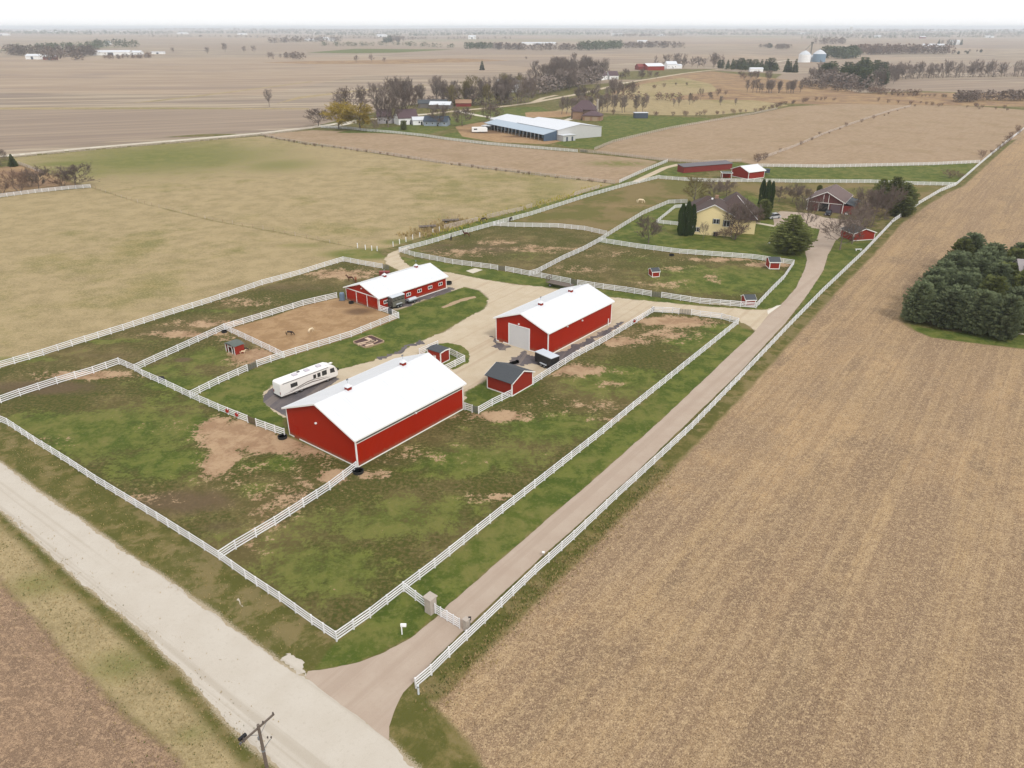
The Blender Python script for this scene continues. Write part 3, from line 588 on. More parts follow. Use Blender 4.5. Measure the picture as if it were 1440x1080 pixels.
M_road = gravel_mat('limestone_road', S(212, 202, 187), S(218, 209, 195), S(190, 178, 160), -.935)
M_yard = gravel_mat('limestone_yard', S(208, 190, 162), S(218, 202, 176), S(196, 174, 146), .6, True)
M_drive = gravel_mat('tan_chip_seal', S(192, 172, 154), S(200, 182, 164), S(184, 164, 146), .63)
M_asph = gravel_mat('dark_millings', S(98, 94, 98), S(120, 112, 112), S(150, 138, 128), .3)
M_walk = mat('walk_concrete', S(214, 202, 180), .9, .1, 1)
sheet('gravel_road', ROADPOLY, .004, M_road, rag=(.14, .34), seed=3)
DRIVE = [(-19.76,52.26),(-19.66,52.96),(-17.10,53.49),(-14.91,54.12),(-12.61,55.50),(-10.28,57.35),(-8.12,59.88),(-6.67,62.41),(-1.65,69.16),(4.44,77.54),(11.67,87.35),(22.03,101.77),(35.76,121.87),(49.08,141.23),(55.46,152.04),(60.01,157.98),(67.84,170.60),(74.59,184.46),(78.53,193.47),(81.18,202.56),(84.79,209.31),(89.51,216.05),(94.64,227.59),(90.06,230.77),(81.80,231.23),(85.64,244.81),(90.35,252.15),(94.30,251.07),(99.50,248.95),(101.91,242.78),(108.11,239.80),(113.15,239.80),(108.62,231.23),(101.30,224.06),(94.24,214.03),(86.22,198.98),(79.49,184.46),(69.56,166.90),(57.67,147.30),(40.87,121.87),(26.62,101.77),(17.29,88.63),(8.06,76.28),(3.68,70.52),(-1.55,63.30),(-6.23,56.55),(-9.25,51.77),(-10.17,50.41),(-10.65,48.58),(-10.92,46.66),(-10.72,45.25)]
sheet('driveway', DRIVE, .009, M_drive, rag=(.5, .12), seed=5)
sheet('gravel_yard', YARD, .005, M_yard, rag=(.3, .8), seed=8)
sheet('concrete_apron', [(55.31,152.04),(60.24,158.22),(58.90,157.51),(55.85,154.28)], .014, mat('white_concrete', S(224, 216, 202, .8), .85, .06, 1))
for i, (q, s_) in enumerate([([(-40.91,110.05),(-41.90,112.96),(-41.26,115.71),(-38.01,116.85),(-31.60,120.36),(-30.35,119.17),(-34.48,111.62),(-35.79,105.05),(-37.56,106.51)], 21), ([(-28.07,154.73),(-26.69,153.83),(-20.90,160.38),(-13.42,168.47),(-15.26,170.60),(-21.35,164.34)], 22),
        ([(-4.16,134.48),(-4.00,139.68),(-3.23,136.67),(-0.55,134.12),(-1.09,132.00)], 23), ([(-0.53,127.92),(2.04,131.65),(4.30,129.59),(6.93,128.25),(10.99,133.05),(20.69,145.23),(23.99,147.72),(22.36,144.41),(16.15,136.67),(9.97,127.92),(6.78,124.99),(3.93,125.63),(2.34,124.36),(-0.52,124.99)], 24),
        ([(-25.36,128.58),(-21.88,132.35),(-18.34,137.41),(-17.41,136.67),(-20.96,131.65),(-24.67,127.59)], 25), ([(-1.04,124.04),(0.80,127.59),(1.32,126.93),(-0.26,123.10)], 26)]):
    sheet('asphalt_patch', q, .010, M_asph, rag=(.3, 1.3 if i != 0 else .5), seed=s_)
def lawn_mat():
    n = NT('mown_grass'); c = cover_nodes(n); n.bump(c['n5'], .4, .06); n.b.inputs['Specular IOR Level'].default_value = .1
    return n.done(grass_col(n, c), .97)
M_lawn = lawn_mat()
sheet('lawn', [(-16.50,130.61),(-15.86,133.76),(-14.58,135.56),(-12.65,135.93),(-10.25,134.48),(-8.35,131.51),(-7.78,129.25),(-8.28,126.28),(-9.72,124.04),(-10.69,123.10),(-13.10,125.63)], .009, M_lawn, rag=(.25, .5), seed=31)
sheet('dirt_patch', [(-15.60,156.58),(-15.07,155.88),(-11.56,160.14),(-8.32,163.08),(-8.69,164.09),(-12.15,161.84)], .006, mat('pale_dirt', S(186, 160, 128), .95, .2, 2), rag=(.25, .35), seed=33)
sheet('concrete_pad', [(-11.76,183.84),(-9.85,181.71),(-7.45,184.76),(-9.52,186.32)], .012, M_conc)
sheet('gravel_parking', [(101.73,144.82),(106.99,149.85),(109.81,150.72),(120.44,152.93),(110.79,138.54),(103.21,140.06),(101.05,141.23)], .006, M_conc, rag=(.3, .4), seed=34)
sheet('front_walk', [(77.02,236.88),(81.50,233.08),(82.17,231.69),(81.29,230.31),(76.15,235.44)], .012, M_walk)
# culvert rock and chips beside the junction
sheet('gravel_spill', [(-22.60,54.67),(-22.31,55.41),(-21.58,55.04),(-20.74,54.76),(-20.04,53.94),(-19.69,52.79),(-19.81,52.18),(-21.24,52.96)], .008, M_road, rag=(.2, .8), seed=35)
sheet('gravel_spill', [(-29.88,62.85),(-29.76,63.19),(-28.94,62.08),(-28.83,61.76),(-29.35,62.19)], .006, M_road, rag=(.15, .3), seed=36)
# farther roads
strip('gravel_road', [(-281.31,329.09),(-258.22,358.51),(-241.39,374.56),(-219.14,396.18),(-185.86,423.88),(-145.80,458.06),(-121.04,489.23),(-103.45,520.50),(-78.82,546.56),(-60.80,562.94)], 6.5, M_conc, .01, 20)
strip('gravel_lane', [(-60.80,562.94),(-41.56,585.43),(-21.67,603.59),(-7.20,618.22),(15.08,648.36),(31.65,681.51),(57.22,730.02),(74.43,767.94),(102.28,835.76),(130.48,904.68),(155.18,949.27),(191.06,1016.88),(230.43,1090.27),(267.51,1147.65),(305.22,1197.68),(377.04,1263.34),(471.19,1378.76)], 6.5, M_yard, .01, 20)
strip('gravel_lane', [(-41.56,585.43),(-21.85,551.15),(-3.82,528.92)], 5, M_conc, .02, 20)
strip('gravel_lane', [(17.57,654.74),(27.31,695.71),(40.75,725.99)], 5, M_yard, .02, 20)
strip('gravel_lane', [(112.78,910.58),(127.22,898.48),(130.48,904.68)], 5, M_conc, .02, 20)
strip('farm_track', [(49.26,304.60),(54.17,313.98),(59.66,323.91),(67.40,338.08),(75.58,347.53)], 3, M_yard, .006, 8)
strip('gravel_lane', [(435.94,1389.91),(504.96,1519.03),(572.40,1604.96),(576.54,1532.71)], 6, M_conc, .02, 20)
strip('gravel_lane', [(-123.69,496.71),(-110.84,489.23),(-101.91,512.33)], 5, M_conc, .02, 20)
strip('gravel_lane', [(50.88,565.36),(38.20,528.92),(32.67,516.39)], 5, M_conc, .02, 20)

# ------------------------------------------------------------------ fences
NEAR = 175.0
def rail_mesh(L, h, t, m, key, cache={}):
    k = (round(L, 2), h, t, key)
    if k not in cache: cache[k] = MB().bx(0, -t / 2, -h / 2, L, t / 2, h / 2).mesh('rail', m)
    return cache[k]
_pc = {}
def post_mesh(s, h, m, key):
    k = (s, h, key)
    if k not in _pc:
        b = MB().bx(-s / 2, -s / 2, -.05, s / 2, s / 2, h); e = s / 2 + .012
        b.add([(-e, -e, h), (e, -e, h), (e, e, h), (-e, e, h), (0, 0, h + .05)], [(3, 2, 1, 0), (0, 1, 4), (1, 2, 4), (2, 3, 4), (3, 0, 4)])
        _pc[k] = b.mesh('post', m)
    return _pc[k]
def fence(pts, label, hgt=1.36, rails=4, sp=2.44, m=None, key='v', name='rail_fence', group='white rail fences of the horse farm', wob=0.0, cat='fence', psize=.127, tk=.045, rh=.15):
    m = m or M_vinyl; o = pts[0]; t = thing(name, label, cat, (o[0], o[1]), 0, group); z0 = tz(*o)
    fr, fp = MB(), MB(); n_r = 0; r = random.Random(int(o[0] * 10) & 0xffff)
    zs = [hgt - .10 - i * (hgt - .34) / (rails - 1) for i in range(rails)]
    last = None
    for a, b in zip(pts, pts[1:]):
        L = dist(a, b); k = max(1, round(L / sp)); s = L / k; th = ang(a, b)
        for i in range(k + 1):
            x = a[0] + (b[0] - a[0]) * i / k; y = a[1] + (b[1] - a[1]) * i / k; zz = tz(x, y) - z0
            near = math.hypot(x, y) < NEAR and n_r < 280 - rails
            if i > 0 or last is None:
                if near: link('post', post_mesh(psize, hgt, m, key), t, loc=(x - o[0], y - o[1], zz + r.uniform(-.03, .02))).rotation_euler = (r.gauss(0, .012), r.gauss(0, .012), th)
                else: fp.rbx(x - o[0], y - o[1], zz - .05, psize, psize, hgt + .07, th)
            last = 1
            if i == k: break
            x2 = a[0] + (b[0] - a[0]) * (i + 1) / k; y2 = a[1] + (b[1] - a[1]) * (i + 1) / k; z2 = tz(x2, y2) - z0
            for z in zs:
                d1 = r.uniform(-wob, wob) if wob else 0
                if wob and r.random() < .12: continue
                if near: link('rail', rail_mesh(s, rh, tk, m, key), t, loc=(x - o[0], y - o[1], zz + z + r.uniform(-.012, .012))).rotation_euler = (r.gauss(0, .02), r.gauss(0, .004), th); n_r += 1
                else: fr.rbx((x + x2) / 2 - o[0], (y + y2) / 2 - o[1], (zz + z2) / 2 + z - rh / 2 + d1, s, tk, rh, th)
    if fr.v: fr.build('rails', m, t, kind='stuff')
    if fp.v: fp.build('posts', m, t, kind='stuff')
    return t
def gate(a, b, label, m=None, hgt=1.25, bars=5, group='steel tube gates in the fences', name='field_gate'):
    m = m or M_gate; th = ang(a, b); L = dist(a, b); t = thing(name, label, 'gate', a, th, group)
    f = MB(); r = .035
    f.tube((.06, 0, .15), (.06, 0, hgt), r, r, 6); f.tube((L - .06, 0, .15), (L - .06, 0, hgt), r, r, 6)
    f.tube((.06, 0, hgt), (L - .06, 0, hgt), r, r, 6); f.tube((.06, 0, .15), (L - .06, 0, .15), r, r, 6)
    f.build('gate_frame', m, t)
    bar = MB().bx(.06, -.02, -.05, L - .06, .02, .05).mesh('bar', m)
    for i in range(1, bars): link('bar', bar, t, loc=(0, 0, .15 + (hgt - .15) * i / bars))
    st = MB().bx(-.035, -.03, .15, .035, .03, hgt).mesh('stile', m)
    for k in range(1, 4): link('stile', st, t, loc=(L * k / 4, .05, 0))
    return t

fence([(-91.70,110.05),(-82.54,104.45),(-78.28,102.00),(-70.97,96.50),(-62.57,90.42),(-56.52,85.86),(-44.54,77.32),(-38.81,73.14),(-34.04,69.61),(-29.92,66.32),(-25.04,62.63),(-20.75,59.17),(-17.70,56.84)], 'white rail fence along the grass ditch of the gravel road, left foreground')
fence([(-17.70,56.84),(-14.88,60.16),(-11.88,64.21)], 'short white rail fence from the road corner up to the entrance gate line')
fence([(-11.88,64.21),(-8.84,68.18),(-1.18,78.84),(4.48,86.54),(13.96,99.52),(19.63,107.63),(28.15,119.46),(47.19,146.05)], 'white rail fence between the big front paddock and the mown strip by the drive')
fence([(47.19,146.05),(44.40,148.99),(40.27,150.50),(38.60,151.51)], 'short white rail fence at the far right corner of the front paddock')
fence([(36.01,152.04),(34.78,152.71),(30.59,153.20)], 'short white rail fence left of the wide gate on the yard road')
fence([(30.54,152.93),(23.37,143.20),(17.06,134.66),(11.35,127.75),(3.70,116.85)], 'white rail fence behind the tall barn with the garage door and the black trailer')
fence([(-0.06,112.28),(-3.26,108.76),(-5.36,106.02)], 'short white rail fence from the grey roofed shed to the small paddock gate')
fence([(-6.41,106.51),(-7.63,107.38)], 'white fence stub joining the far corner of the largest barn')
fence([(-21.79,89.28),(-24.37,84.19),(-29.44,76.28),(-32.79,71.58),(-34.04,69.61)], 'white rail fence from the largest barn down to the roadside fence', group=None)
fence([(-34.46,98.75),(-39.69,101.91)], 'short white rail fence at the left corner of the largest barn')
fence([(-41.39,103.06),(-47.38,107.05),(-53.75,111.62),(-59.53,115.99),(-65.61,120.36),(-67.97,122.48),(-72.21,125.47)], 'white rail fence between the round dirt patch paddock and the lawn behind it')
fence([(-72.21,125.47),(-74.94,121.56),(-79.01,117.13),(-82.64,112.42),(-84.30,109.86),(-87.04,106.51)], 'white rail fence along the top left edge of the left foreground paddock')
fence([(-67.97,122.48),(-66.16,126.60),(-62.72,134.19),(-58.87,142.80),(-53.29,149.42),(-46.44,157.51),(-40.08,162.83)], 'long white rail fence above the run-in shelter and the sandy horse lot')
fence([(-58.87,142.80),(-50.77,135.56),(-46.24,131.51),(-42.95,128.45)], 'white rail fence between the run-in shelter lot and the sandy horse lot')
fence([(-53.75,111.62),(-50.94,117.13),(-47.64,122.48)], 'white rail fence below the run-in shelter, left of its lot gate')
fence([(-46.49,124.36),(-42.72,128.58),(-32.17,138.92),(-25.79,147.72),(-24.10,149.64)], 'white rail fence between the sandy horse lot and the lawn with the planting bed')
fence([(-24.10,149.64),(-25.71,151.33)], 'two bays of white fence beside the blue gate near the grey horse trailer')
fence([(-26.89,152.57),(-28.75,154.10)], 'white fence stub at the near corner of the windowed stable')
fence([(-97.02,118.00),(-93.11,123.73),(-88.44,129.59),(-85.43,134.12),(-79.43,142.53),(-74.39,150.29),(-67.74,159.60),(-60.02,172.24),(-53.05,180.40),(-48.41,187.21),(-44.61,192.27)], 'long white rail fence between the dry hay field and the brown paddock')
fence([(-44.61,192.27),(-37.98,188.23),(-33.23,185.70)], 'white rail fence behind the stable, left of the tube gate')
fence([(-31.08,201.47),(-26.33,196.88),(-15.50,189.84),(-5.47,185.51),(-3.63,184.46)], 'white rail fence in front of the brown triangular paddock')
fence([(-1.63,183.53),(4.26,179.63),(7.33,177.87),(14.10,173.34)], 'white rail fence behind the dark hay wagon')
fence([(15.73,172.24),(21.55,169.16),(26.63,166.90),(32.03,163.88)], 'white rail fence beyond the tall barn roof')
fence([(34.25,163.03),(42.13,158.93),(50.60,156.67),(53.83,155.88)], 'white rail fence in front of the small red hut at the paddock corner')
fence([(53.83,155.88),(60.57,166.90),(66.79,176.72),(73.48,189.19)], 'white rail fence beside the curve of the drive')
fence([(73.48,189.19),(64.30,194.62),(54.17,197.58),(45.87,199.90),(35.03,205.51),(25.03,212.04)], 'white rail fence along the bottom of the yellow house lawn')
fence([(4.26,179.63),(6.26,181.41),(13.86,194.14),(19.71,202.56),(24.99,211.64)], 'white rail fence slanting between the brown and the green middle paddocks')
fence([(24.99,211.64),(30.98,223.63),(43.26,246.86),(54.95,263.93),(61.74,265.34)], 'white rail fence climbing along the left side of the house lawn')
fence([(-5.77,231.41),(1.10,230.31),(14.30,229.22),(22.14,225.81),(28.18,219.78)], 'white rail fence along the far side of the brown triangular paddock')
fence([(-31.08,201.47),(-24.30,208.92),(-16.86,218.52),(-5.77,231.69),(6.57,246.14),(26.61,273.85),(44.34,295.73),(60.38,312.70)], 'long white rail fence on the near side of the grass lane')
fence([(-20.74,227.33),(-10.98,237.84)], 'short weathered fence piece in the weeds by the two stake wagons', m=M_vinyl_old, key='o')
fence([(-7.85,241.78),(3.61,253.23)], 'weathered fence piece on the far side of the lane beside the grazing horse', m=M_vinyl_old, key='o')
fence([(4.85,255.42),(6.85,257.97)], 'tiny weathered fence piece among yellow weeds by the lane', m=M_vinyl_old, key='o')
fence([(23.05,278.04),(33.68,291.89)], 'weathered fence piece farthest up the weedy lane side', m=M_vinyl_old, key='o')
fence([(42.70,302.34),(54.24,323.91),(71.38,353.44)], 'white rail fence along the left of the lane below the long red shed')
fence([(60.44,311.43),(69.73,307.21),(79.72,304.60),(96.81,304.60),(113.94,303.09),(142.65,302.64),(159.16,298.19),(173.18,296.74)], 'long white rail fence across behind the house trees')
fence([(108.66,340.86),(137.45,338.45),(189.44,345.02),(213.18,350.85)], 'white rail fence along the near edge of the wide pinkish hay field')
fence([(33.74,384.38),(48.36,375.23),(59.03,365.84),(68.42,357.89),(77.47,353.64),(87.59,350.07),(105.53,354.64)], 'weathered fence from the arena corner to the long red shed', m=M_vinyl_old, key='o')
fence([(-117.15,481.96),(-98.62,476.64),(-87.82,467.01),(-71.24,458.06),(-62.07,451.64),(-49.58,442.32),(-35.13,427.57),(-15.05,411.05),(7.29,397.67),(32.45,383.68)], 'pale rail fence along the farmstead and arena frontage', m=M_vinyl, key='v')
fence([(-143.68,446.93),(-128.86,430.44),(-109.09,411.05),(-84.08,393.23),(-59.66,374.56),(-33.87,350.46),(-14.70,337.16),(9.82,319.70),(23.78,310.80),(40.68,300.85)], 'old weathered fence with brush between two hay fields', m=M_vinyl_old, key='o', wob=.08)
fence([(-181.67,413.72),(-163.96,427.57),(-143.68,446.93),(-130.45,462.99),(-119.76,483.76)], 'pale rail fence just below the distant left road', m=M_vinyl_old, key='o', wob=.04)
fence([(-236.78,366.91),(-213.79,387.92),(-181.67,413.72)], 'pale rail fence at the far left beside the distant road', m=M_vinyl_old, key='o', wob=.04)
fence([(41.62,390.80),(54.24,417.78),(74.08,446.93),(96.16,477.35),(130.68,516.39),(172.28,562.94),(200.46,598.69)], 'white fence curving from the arena lawn up the hill', m=M_vinyl_old, key='o')
fence([(112.65,355.45),(145.70,400.68),(181.47,453.23),(229.55,518.44),(270.95,572.73),(310.41,618.34)], 'weathered fence crossing the pinkish hay fields diagonally', m=M_vinyl_old, key='o', wob=.06)
fence([(-193.50,265.70),(-186.37,274.48),(-178.26,282.87),(-169.47,289.65),(-162.73,292.87)], 'white rail fence below the bare shrubs at the far left')
fence([(-223.20,347.53),(-211.17,336.24),(-197.31,322.21)], 'short pale fence behind the shrubs at the far left', m=M_vinyl_old, key='o')
fence([(60.31,258.54),(55.74,256.52),(45.65,234.97),(51.84,232.15)], 'low white fence of the side garden left of the yellow house', hgt=1.2)
fence(F_RIGHT[:14], 'longest white rail fence between the drive and the stubble field, running from the entrance', group=None)
fence(F_RIGHT[13:], 'white rail fence beyond the garage along the far stubble edge')
for a, b, l, mm in [((38.45,151.51), (36.09,151.95), 'grey tube gate in the fence of the yard road, right of the tall barn', None), ((-5.48,106.07), (-6.36,106.51), 'narrow grey gate between the largest barn and the grey roofed shed', None),
        ((-39.76,101.95), (-41.32,103.02), 'rusty brown gate near the left corner of the largest barn', mat('rusty_tube', S(122, 98, 88), .8, .2, 3)), ((-47.58,122.48), (-46.53,124.29), 'grey gate into the run-in shelter lot', None),
        ((-26.79,152.39), (-25.78,151.42), 'blue grey gate at the near corner of the windowed stable', mat('blue_gate_tube', S(96, 112, 130), .5, .1, 2)), ((-33.15,185.70), (-31.31,184.46), 'brown grey gate behind the stable beside the lane', None),
        ((-3.56,184.46), (-1.70,183.53), 'grey brown gate in front of the brown triangular paddock', None), ((14.17,173.34), (15.66,172.24), 'dark grey gate just behind the tall barn roof', None),
        ((32.10,163.83), (34.18,163.03), 'grey gate of the green middle paddock on the yard road', None), ((33.81,383.92), (37.21,381.83), 'grey gate at the arena fence corner', None)]:
    gate(a, b, l, mm)
# wire fence: leaning wooden posts with two strands, and white line posts by the lane
t = thing('wire_fence', 'old wire fence with small posts crossing the dry hay field from upper left', 'fence', (-162.23,292.17))
WL = [(-162.23,292.17),(-132.18,265.70),(-110.37,249.48),(-95.67,238.33),(-68.37,221.90),(-52.27,210.86),(-46.20,207.01)]
b_ = MB(); o_ = WL[0]; last = None; r_ = random.Random(5); k_ = 0
for a, b in zip(WL, WL[1:]):
    k = max(1, round(dist(a, b) / 4.5))
    for i in range(k):
        x = a[0] + (b[0] - a[0]) * i / k - o_[0]; y = a[1] + (b[1] - a[1]) * i / k - o_[1]; h = 1.1 + r_.uniform(-.1, .2)
        pm = MB().tube((0, 0, -.1), (r_.uniform(-.12, .12), r_.uniform(-.12, .12), h), .07, .06, 5)
        pm.build('post', M_woodlt if k_ % 3 else M_vinyl_old, t).location = (x, y, 0); k_ += 1
        if last:
            for z in (.45, .95): b_.tube((last[0], last[1], z), (x, y, z), .008, .008, 3, False)
        last = (x, y)
b_.build('wire', M_metal, t)
for nm, line, lab in (('wire_fence', [(-43.38,205.88),(-40.85,204.03),(-38.91,203.07),(-37.36,202.71)], 'four stout white posts of a wire fence on the green patch'), ('wire_fence', [(-33.60,207.39),(-32.15,210.08),(-30.62,212.43),(-29.01,215.24),(-27.20,217.69),(-23.72,221.90),(-22.06,224.93)], 'row of white wire fence posts leading to the two stake wagons')):
    t = thing(nm, lab, 'fence', line[0]); b_ = MB(); last = None
    for p in line:
        x, y = p[0] - line[0][0], p[1] - line[0][1]
        link('post', post_mesh(.2, 1.35, M_vinyl, 'w'), t, loc=(x, y, 0))
        if last:
            for z in (.5, 1.1): b_.tube((last[0], last[1], z), (x, y, z), .008, .008, 3, False)
        last = (x, y)
    b_.build('wire', M_metal, t)
# entrance: stone pillar, white gate, wing fence
PA, PB_, PC = (-11.88,64.21), (-8.61,61.11), (-4.68,58.42)
th = ang(PA, PC)
fence([PA, (PB_[0] - .5 * math.cos(th), PB_[1] - .5 * math.sin(th))], 'two bays of white wing fence left of the stone gate pillar')
t = thing('gate_pillar', 'pale stone pillar at the left side of the white entrance gate', 'pillar', PB_, th, 'stone pillars of the entrance gate')
for i in range(6):
    for j in range(2):
        k = .03 * ((i + j) % 2)
        MB().bx(-.46 + j * .46 + .006 + (k if j == 0 else 0), -.46, i * .33 + .004, j * .46 - .006 + (k if j == 0 else -0) , .46, i * .33 + .322).build('stone_block', M_stone, t)
MB().bx(-.56, -.56, 1.98, .56, .56, 2.1).build('cap', M_stone, t)
t2 = dup(t, PC, th, None, 'pale stone pillar behind the long fence at the right side of the entrance gate'); t2['group'] = 'stone pillars of the entrance gate'; t2.scale = (.55, .55, .72)
t = thing('entrance_gate', 'wide white five bar gate closed across the entrance drive', 'gate', PB_, th)
GL = dist(PB_, PC)
for k in (0, 1):
    x0 = .6 + k * (GL - 1.2) / 2 + .04; x1 = .6 + (k + 1) * (GL - 1.2) / 2 - .04
    for i in range(5): MB().bx(x0, -.02, .22 + i * .27, x1, .02, .32 + i * .27).build('gate_bar', M_vinyl, t)
    for x in (x0, (x0 + x1) / 2, x1): MB().bx(x - .05, -.045, .12, x + .05, .045, 1.5).build('stile', M_vinyl, t)
t = thing('gate_opener', 'small dark keypad box on a post by the right gate pillar', 'keypad', (-4.33,58.62)); MB().tube((0, 0, 0), (0, 0, 1.2), .05, .05).build('post', M_metal, t); MB().bx(-.14, -.1, 1.2, .14, .1, 1.55).build('box', M_black, t)

# ------------------------------------------------------------------ buildings
def frame(B, C): return ang(B, C), dist(B, C)
def hut(name, label, cat, B, th, L, W, eave, ridge, wm, rm, ov=.35, ridge_axis='x', tm=None, group=None, rt=.08, z=None, corner=.16, base=True, openfront=None):
    """rectangular gabled building; local x along the long side seen on the right, y away to the left"""
    tm = tm or M_trim
    t = thing(name, label, cat, B if z is None else (B[0], B[1], z), th, group)
    wl = .12
    if ridge_axis == 'x':
        if openfront != 'y0': MB().bx(wl, 0, 0, L - wl, wl, eave).build('wall', wm, t)
        MB().bx(wl, W - wl, 0, L - wl, W, eave).build('wall', wm, t)
        g = [(0, 0), (W, 0), (W, eave), (W / 2, ridge), (0, eave)]
        if openfront != 'x0': MB().ext(g, 0, wl).build('wall', wm, t)
        MB().ext(g, L - wl, L).build('wall', wm, t)
        sl = (ridge - eave) / (W / 2)
        for s in (0, 1):
            y_e = -ov if s == 0 else W + ov; ze = eave - ov * sl + .02
            pr = [(y_e, ze), (W / 2, ridge + .02), (W / 2, ridge + .02 + rt), (y_e, ze + rt)]
            if s: pr = pr[::-1]
            MB().ext(pr, -ov, L + ov).build('roof_slope', rm, t)
            pe = [(y_e - (.03 if s == 0 else -.03), ze - .14), (y_e, ze - .14), (y_e, ze + rt + .01), (y_e - (.03 if s == 0 else -.03), ze + rt + .01)]
            MB().ext(pe if s == 0 else pe[::-1], -ov, L + ov).build('fascia', tm, t)
            for x in (-ov - .035, L + ov + .005):
                pk = [(y_e, ze - .14), (W / 2, ridge - .12), (W / 2, ridge + .03 + rt), (y_e, ze + .01 + rt)]
                MB().ext(pk if s == 0 else pk[::-1], x, x + .03).build('rake_trim', tm, t)
    else:
        MB().bx(0, wl, 0, wl, W - wl, eave).build('wall', wm, t); MB().bx(L - wl, wl, 0, L, W - wl, eave).build('wall', wm, t)
        g = [(0, 0), (L, 0), (L, eave), (L / 2, ridge), (0, eave)]
        for i, y in enumerate((0, W - wl)):
            if openfront == 'y0' and i == 0: continue
            MB().ext(g, y, y + wl, 'y').build('wall', wm, t)
        sl = (ridge - eave) / (L / 2)
        for s in (0, 1):
            x_e = -ov if s == 0 else L + ov; ze = eave - ov * sl + .02
            pr = [(x_e, ze), (L / 2, ridge + .02), (L / 2, ridge + .02 + rt), (x_e, ze + rt)]
            MB().ext(pr if s == 0 else pr[::-1], -ov, W + ov, 'y').build('roof_slope', rm, t)
            for y in (-ov - .035, W + ov + .005):
                pk = [(x_e, ze - .12), (L / 2, ridge - .1), (L / 2, ridge + .03 + rt), (x_e, ze + .01 + rt)]
                MB().ext(pk if s == 0 else pk[::-1], y, y + .03, 'y').build('rake_trim', tm, t)
    if corner:
        q = corner; e = .02
        for x in (0, L):
            for y in (0, W):
                sx = -1 if x == 0 else 1; sy = -1 if y == 0 else 1
                m = MB(); m.bx(min(x - sx * q, x + sx * e), min(y + sy * e, y - sy * .001), 0, max(x - sx * q, x + sx * e), max(y + sy * e, y - sy * .001), eave - .02)
                m.bx(min(x + sx * e, x), min(y, y - sy * q), 0, max(x + sx * e, x), max(y, y - sy * q), eave - .021)
                m.build('corner_trim', tm, t)
    if base:
        m = MB(); m.bx(q if corner else 0, -.015, 0, L - .17, 0, .2); m.bx(-.015, .17, 0, 0, W - .17, .2); m.build('base_trim', tm, t)
    return t
def fix_normals():
    for me in bpy.data.meshes:
        if me.name.split('.')[0] in ('wall', 'roof_slope', 'rake_trim', 'fascia', 'corner_trim', 'body', 'seat', 'crown_base'):
            b = bmesh.new(); b.from_mesh(me); bmesh.ops.recalc_face_normals(b, faces=b.faces); b.to_mesh(me); b.free()
def cupola(t, x, y, z, s=.75):
    """ridge vent with red base, white roof and a weather vane"""
    c = MB().bx(x - s / 2, y - s / 2, z - .25, x + s / 2, y + s / 2, z + .38).build('cupola', M_redshed, t)
    m = MB(); e = s / 2 + .16; m.add([(x - e, y - e, z + .382), (x + e, y - e, z + .382), (x + e, y + e, z + .382), (x - e, y + e, z + .382), (x, y, z + .85)], [(3, 2, 1, 0), (0, 1, 4), (1, 2, 4), (2, 3, 4), (3, 0, 4)])
    m.build('cupola_roof', M_roofw, c)
    v = MB(); v.tube((x, y, z + .8), (x, y, z + 1.5), .02, .015, 5); v.tube((x - .25, y, z + 1.3), (x + .25, y, z + 1.3), .012, .012, 4); v.bx(x - .22, y - .01, z + 1.38, x + .2, y + .01, z + 1.6)
    v.build('weather_vane', M_metal, c)
def window(t, x0, x1, z0, z1, y, face, panes=2, mf=None, mg=None, nm='window'):
    """framed window set on a wall: face '-y' (right hand long side) or '-x' (gable end)"""
    mf = mf or M_trim; mg = mg or M_glass; d = .05
    def bx(m, a0, a1, zz0, zz1, p0, p1):
        if face == '-y': m.bx(a0, y - p1, zz0, a1, y - p0, zz1)
        else: m.bx(y - p1, a0, zz0, y - p0, a1, zz1)
    f = MB(); w_ = .11
    bx(f, x0 - w_, x1 + w_, z0 - w_, z0, 0.002, d); bx(f, x0 - w_, x1 + w_, z1, z1 + w_, 0.002, d); bx(f, x0 - w_, x0, z0, z1, 0.002, d); bx(f, x1, x1 + w_, z0, z1, 0.002, d)
    for i in range(1, panes):
        c = x0 + (x1 - x0) * i / panes; bx(f, c - .05, c + .05, z0, z1, 0.002, d)
    o = f.build(nm, mf, t)
    for i in range(panes):
        a = x0 + (x1 - x0) * i / panes + (.05 if i else 0); b = x0 + (x1 - x0) * (i + 1) / panes - (.05 if i < panes - 1 else 0)
        g = MB(); bx(g, a, b, z0, z1, .003, .02); g.build('pane', mg, o)
    return o
def lamp(t, x, y, z, dx, dy):
    MB().bx(x - .12 - abs(dx) * .0, y - .12, z - .1, x + .12, y + .12, z + .12).build('wall_lamp', M_white, t)

# largest barn
B1, C1 = (-21.70,89.78), (-7.87,107.60); th, L = frame(B1, C1)
bn = hut('barn', 'largest red barn with white metal roof, nearest the camera', 'barn', B1, th, L, 15.4, 4.72, 7.75, M_red, M_roofw, ov=.42, group='red barns with white metal roofs')
MB().bx(.3, -.035, 3.86, L - .3, -.004, 4.42).build('light_panel', mat('translucent_panel', S(112, 112, 100), .4, .12, 1), bn)
MB().bx(.2, -.06, 3.76, L - .2, -.004, 3.855).build('light_panel_trim', M_trim, bn)
for x in (L * .26, L * .76): cupola(bn, x, 7.7, 7.86)
lamp(bn, -.12, 8.3, 4.4, -1, 0); lamp(bn, L * .52, -.16, 3.9, 0, -1)
MB().bx(-.06, 13.0, 0, -.005, 14.1, 2.1).build('side_door', M_red, bn)
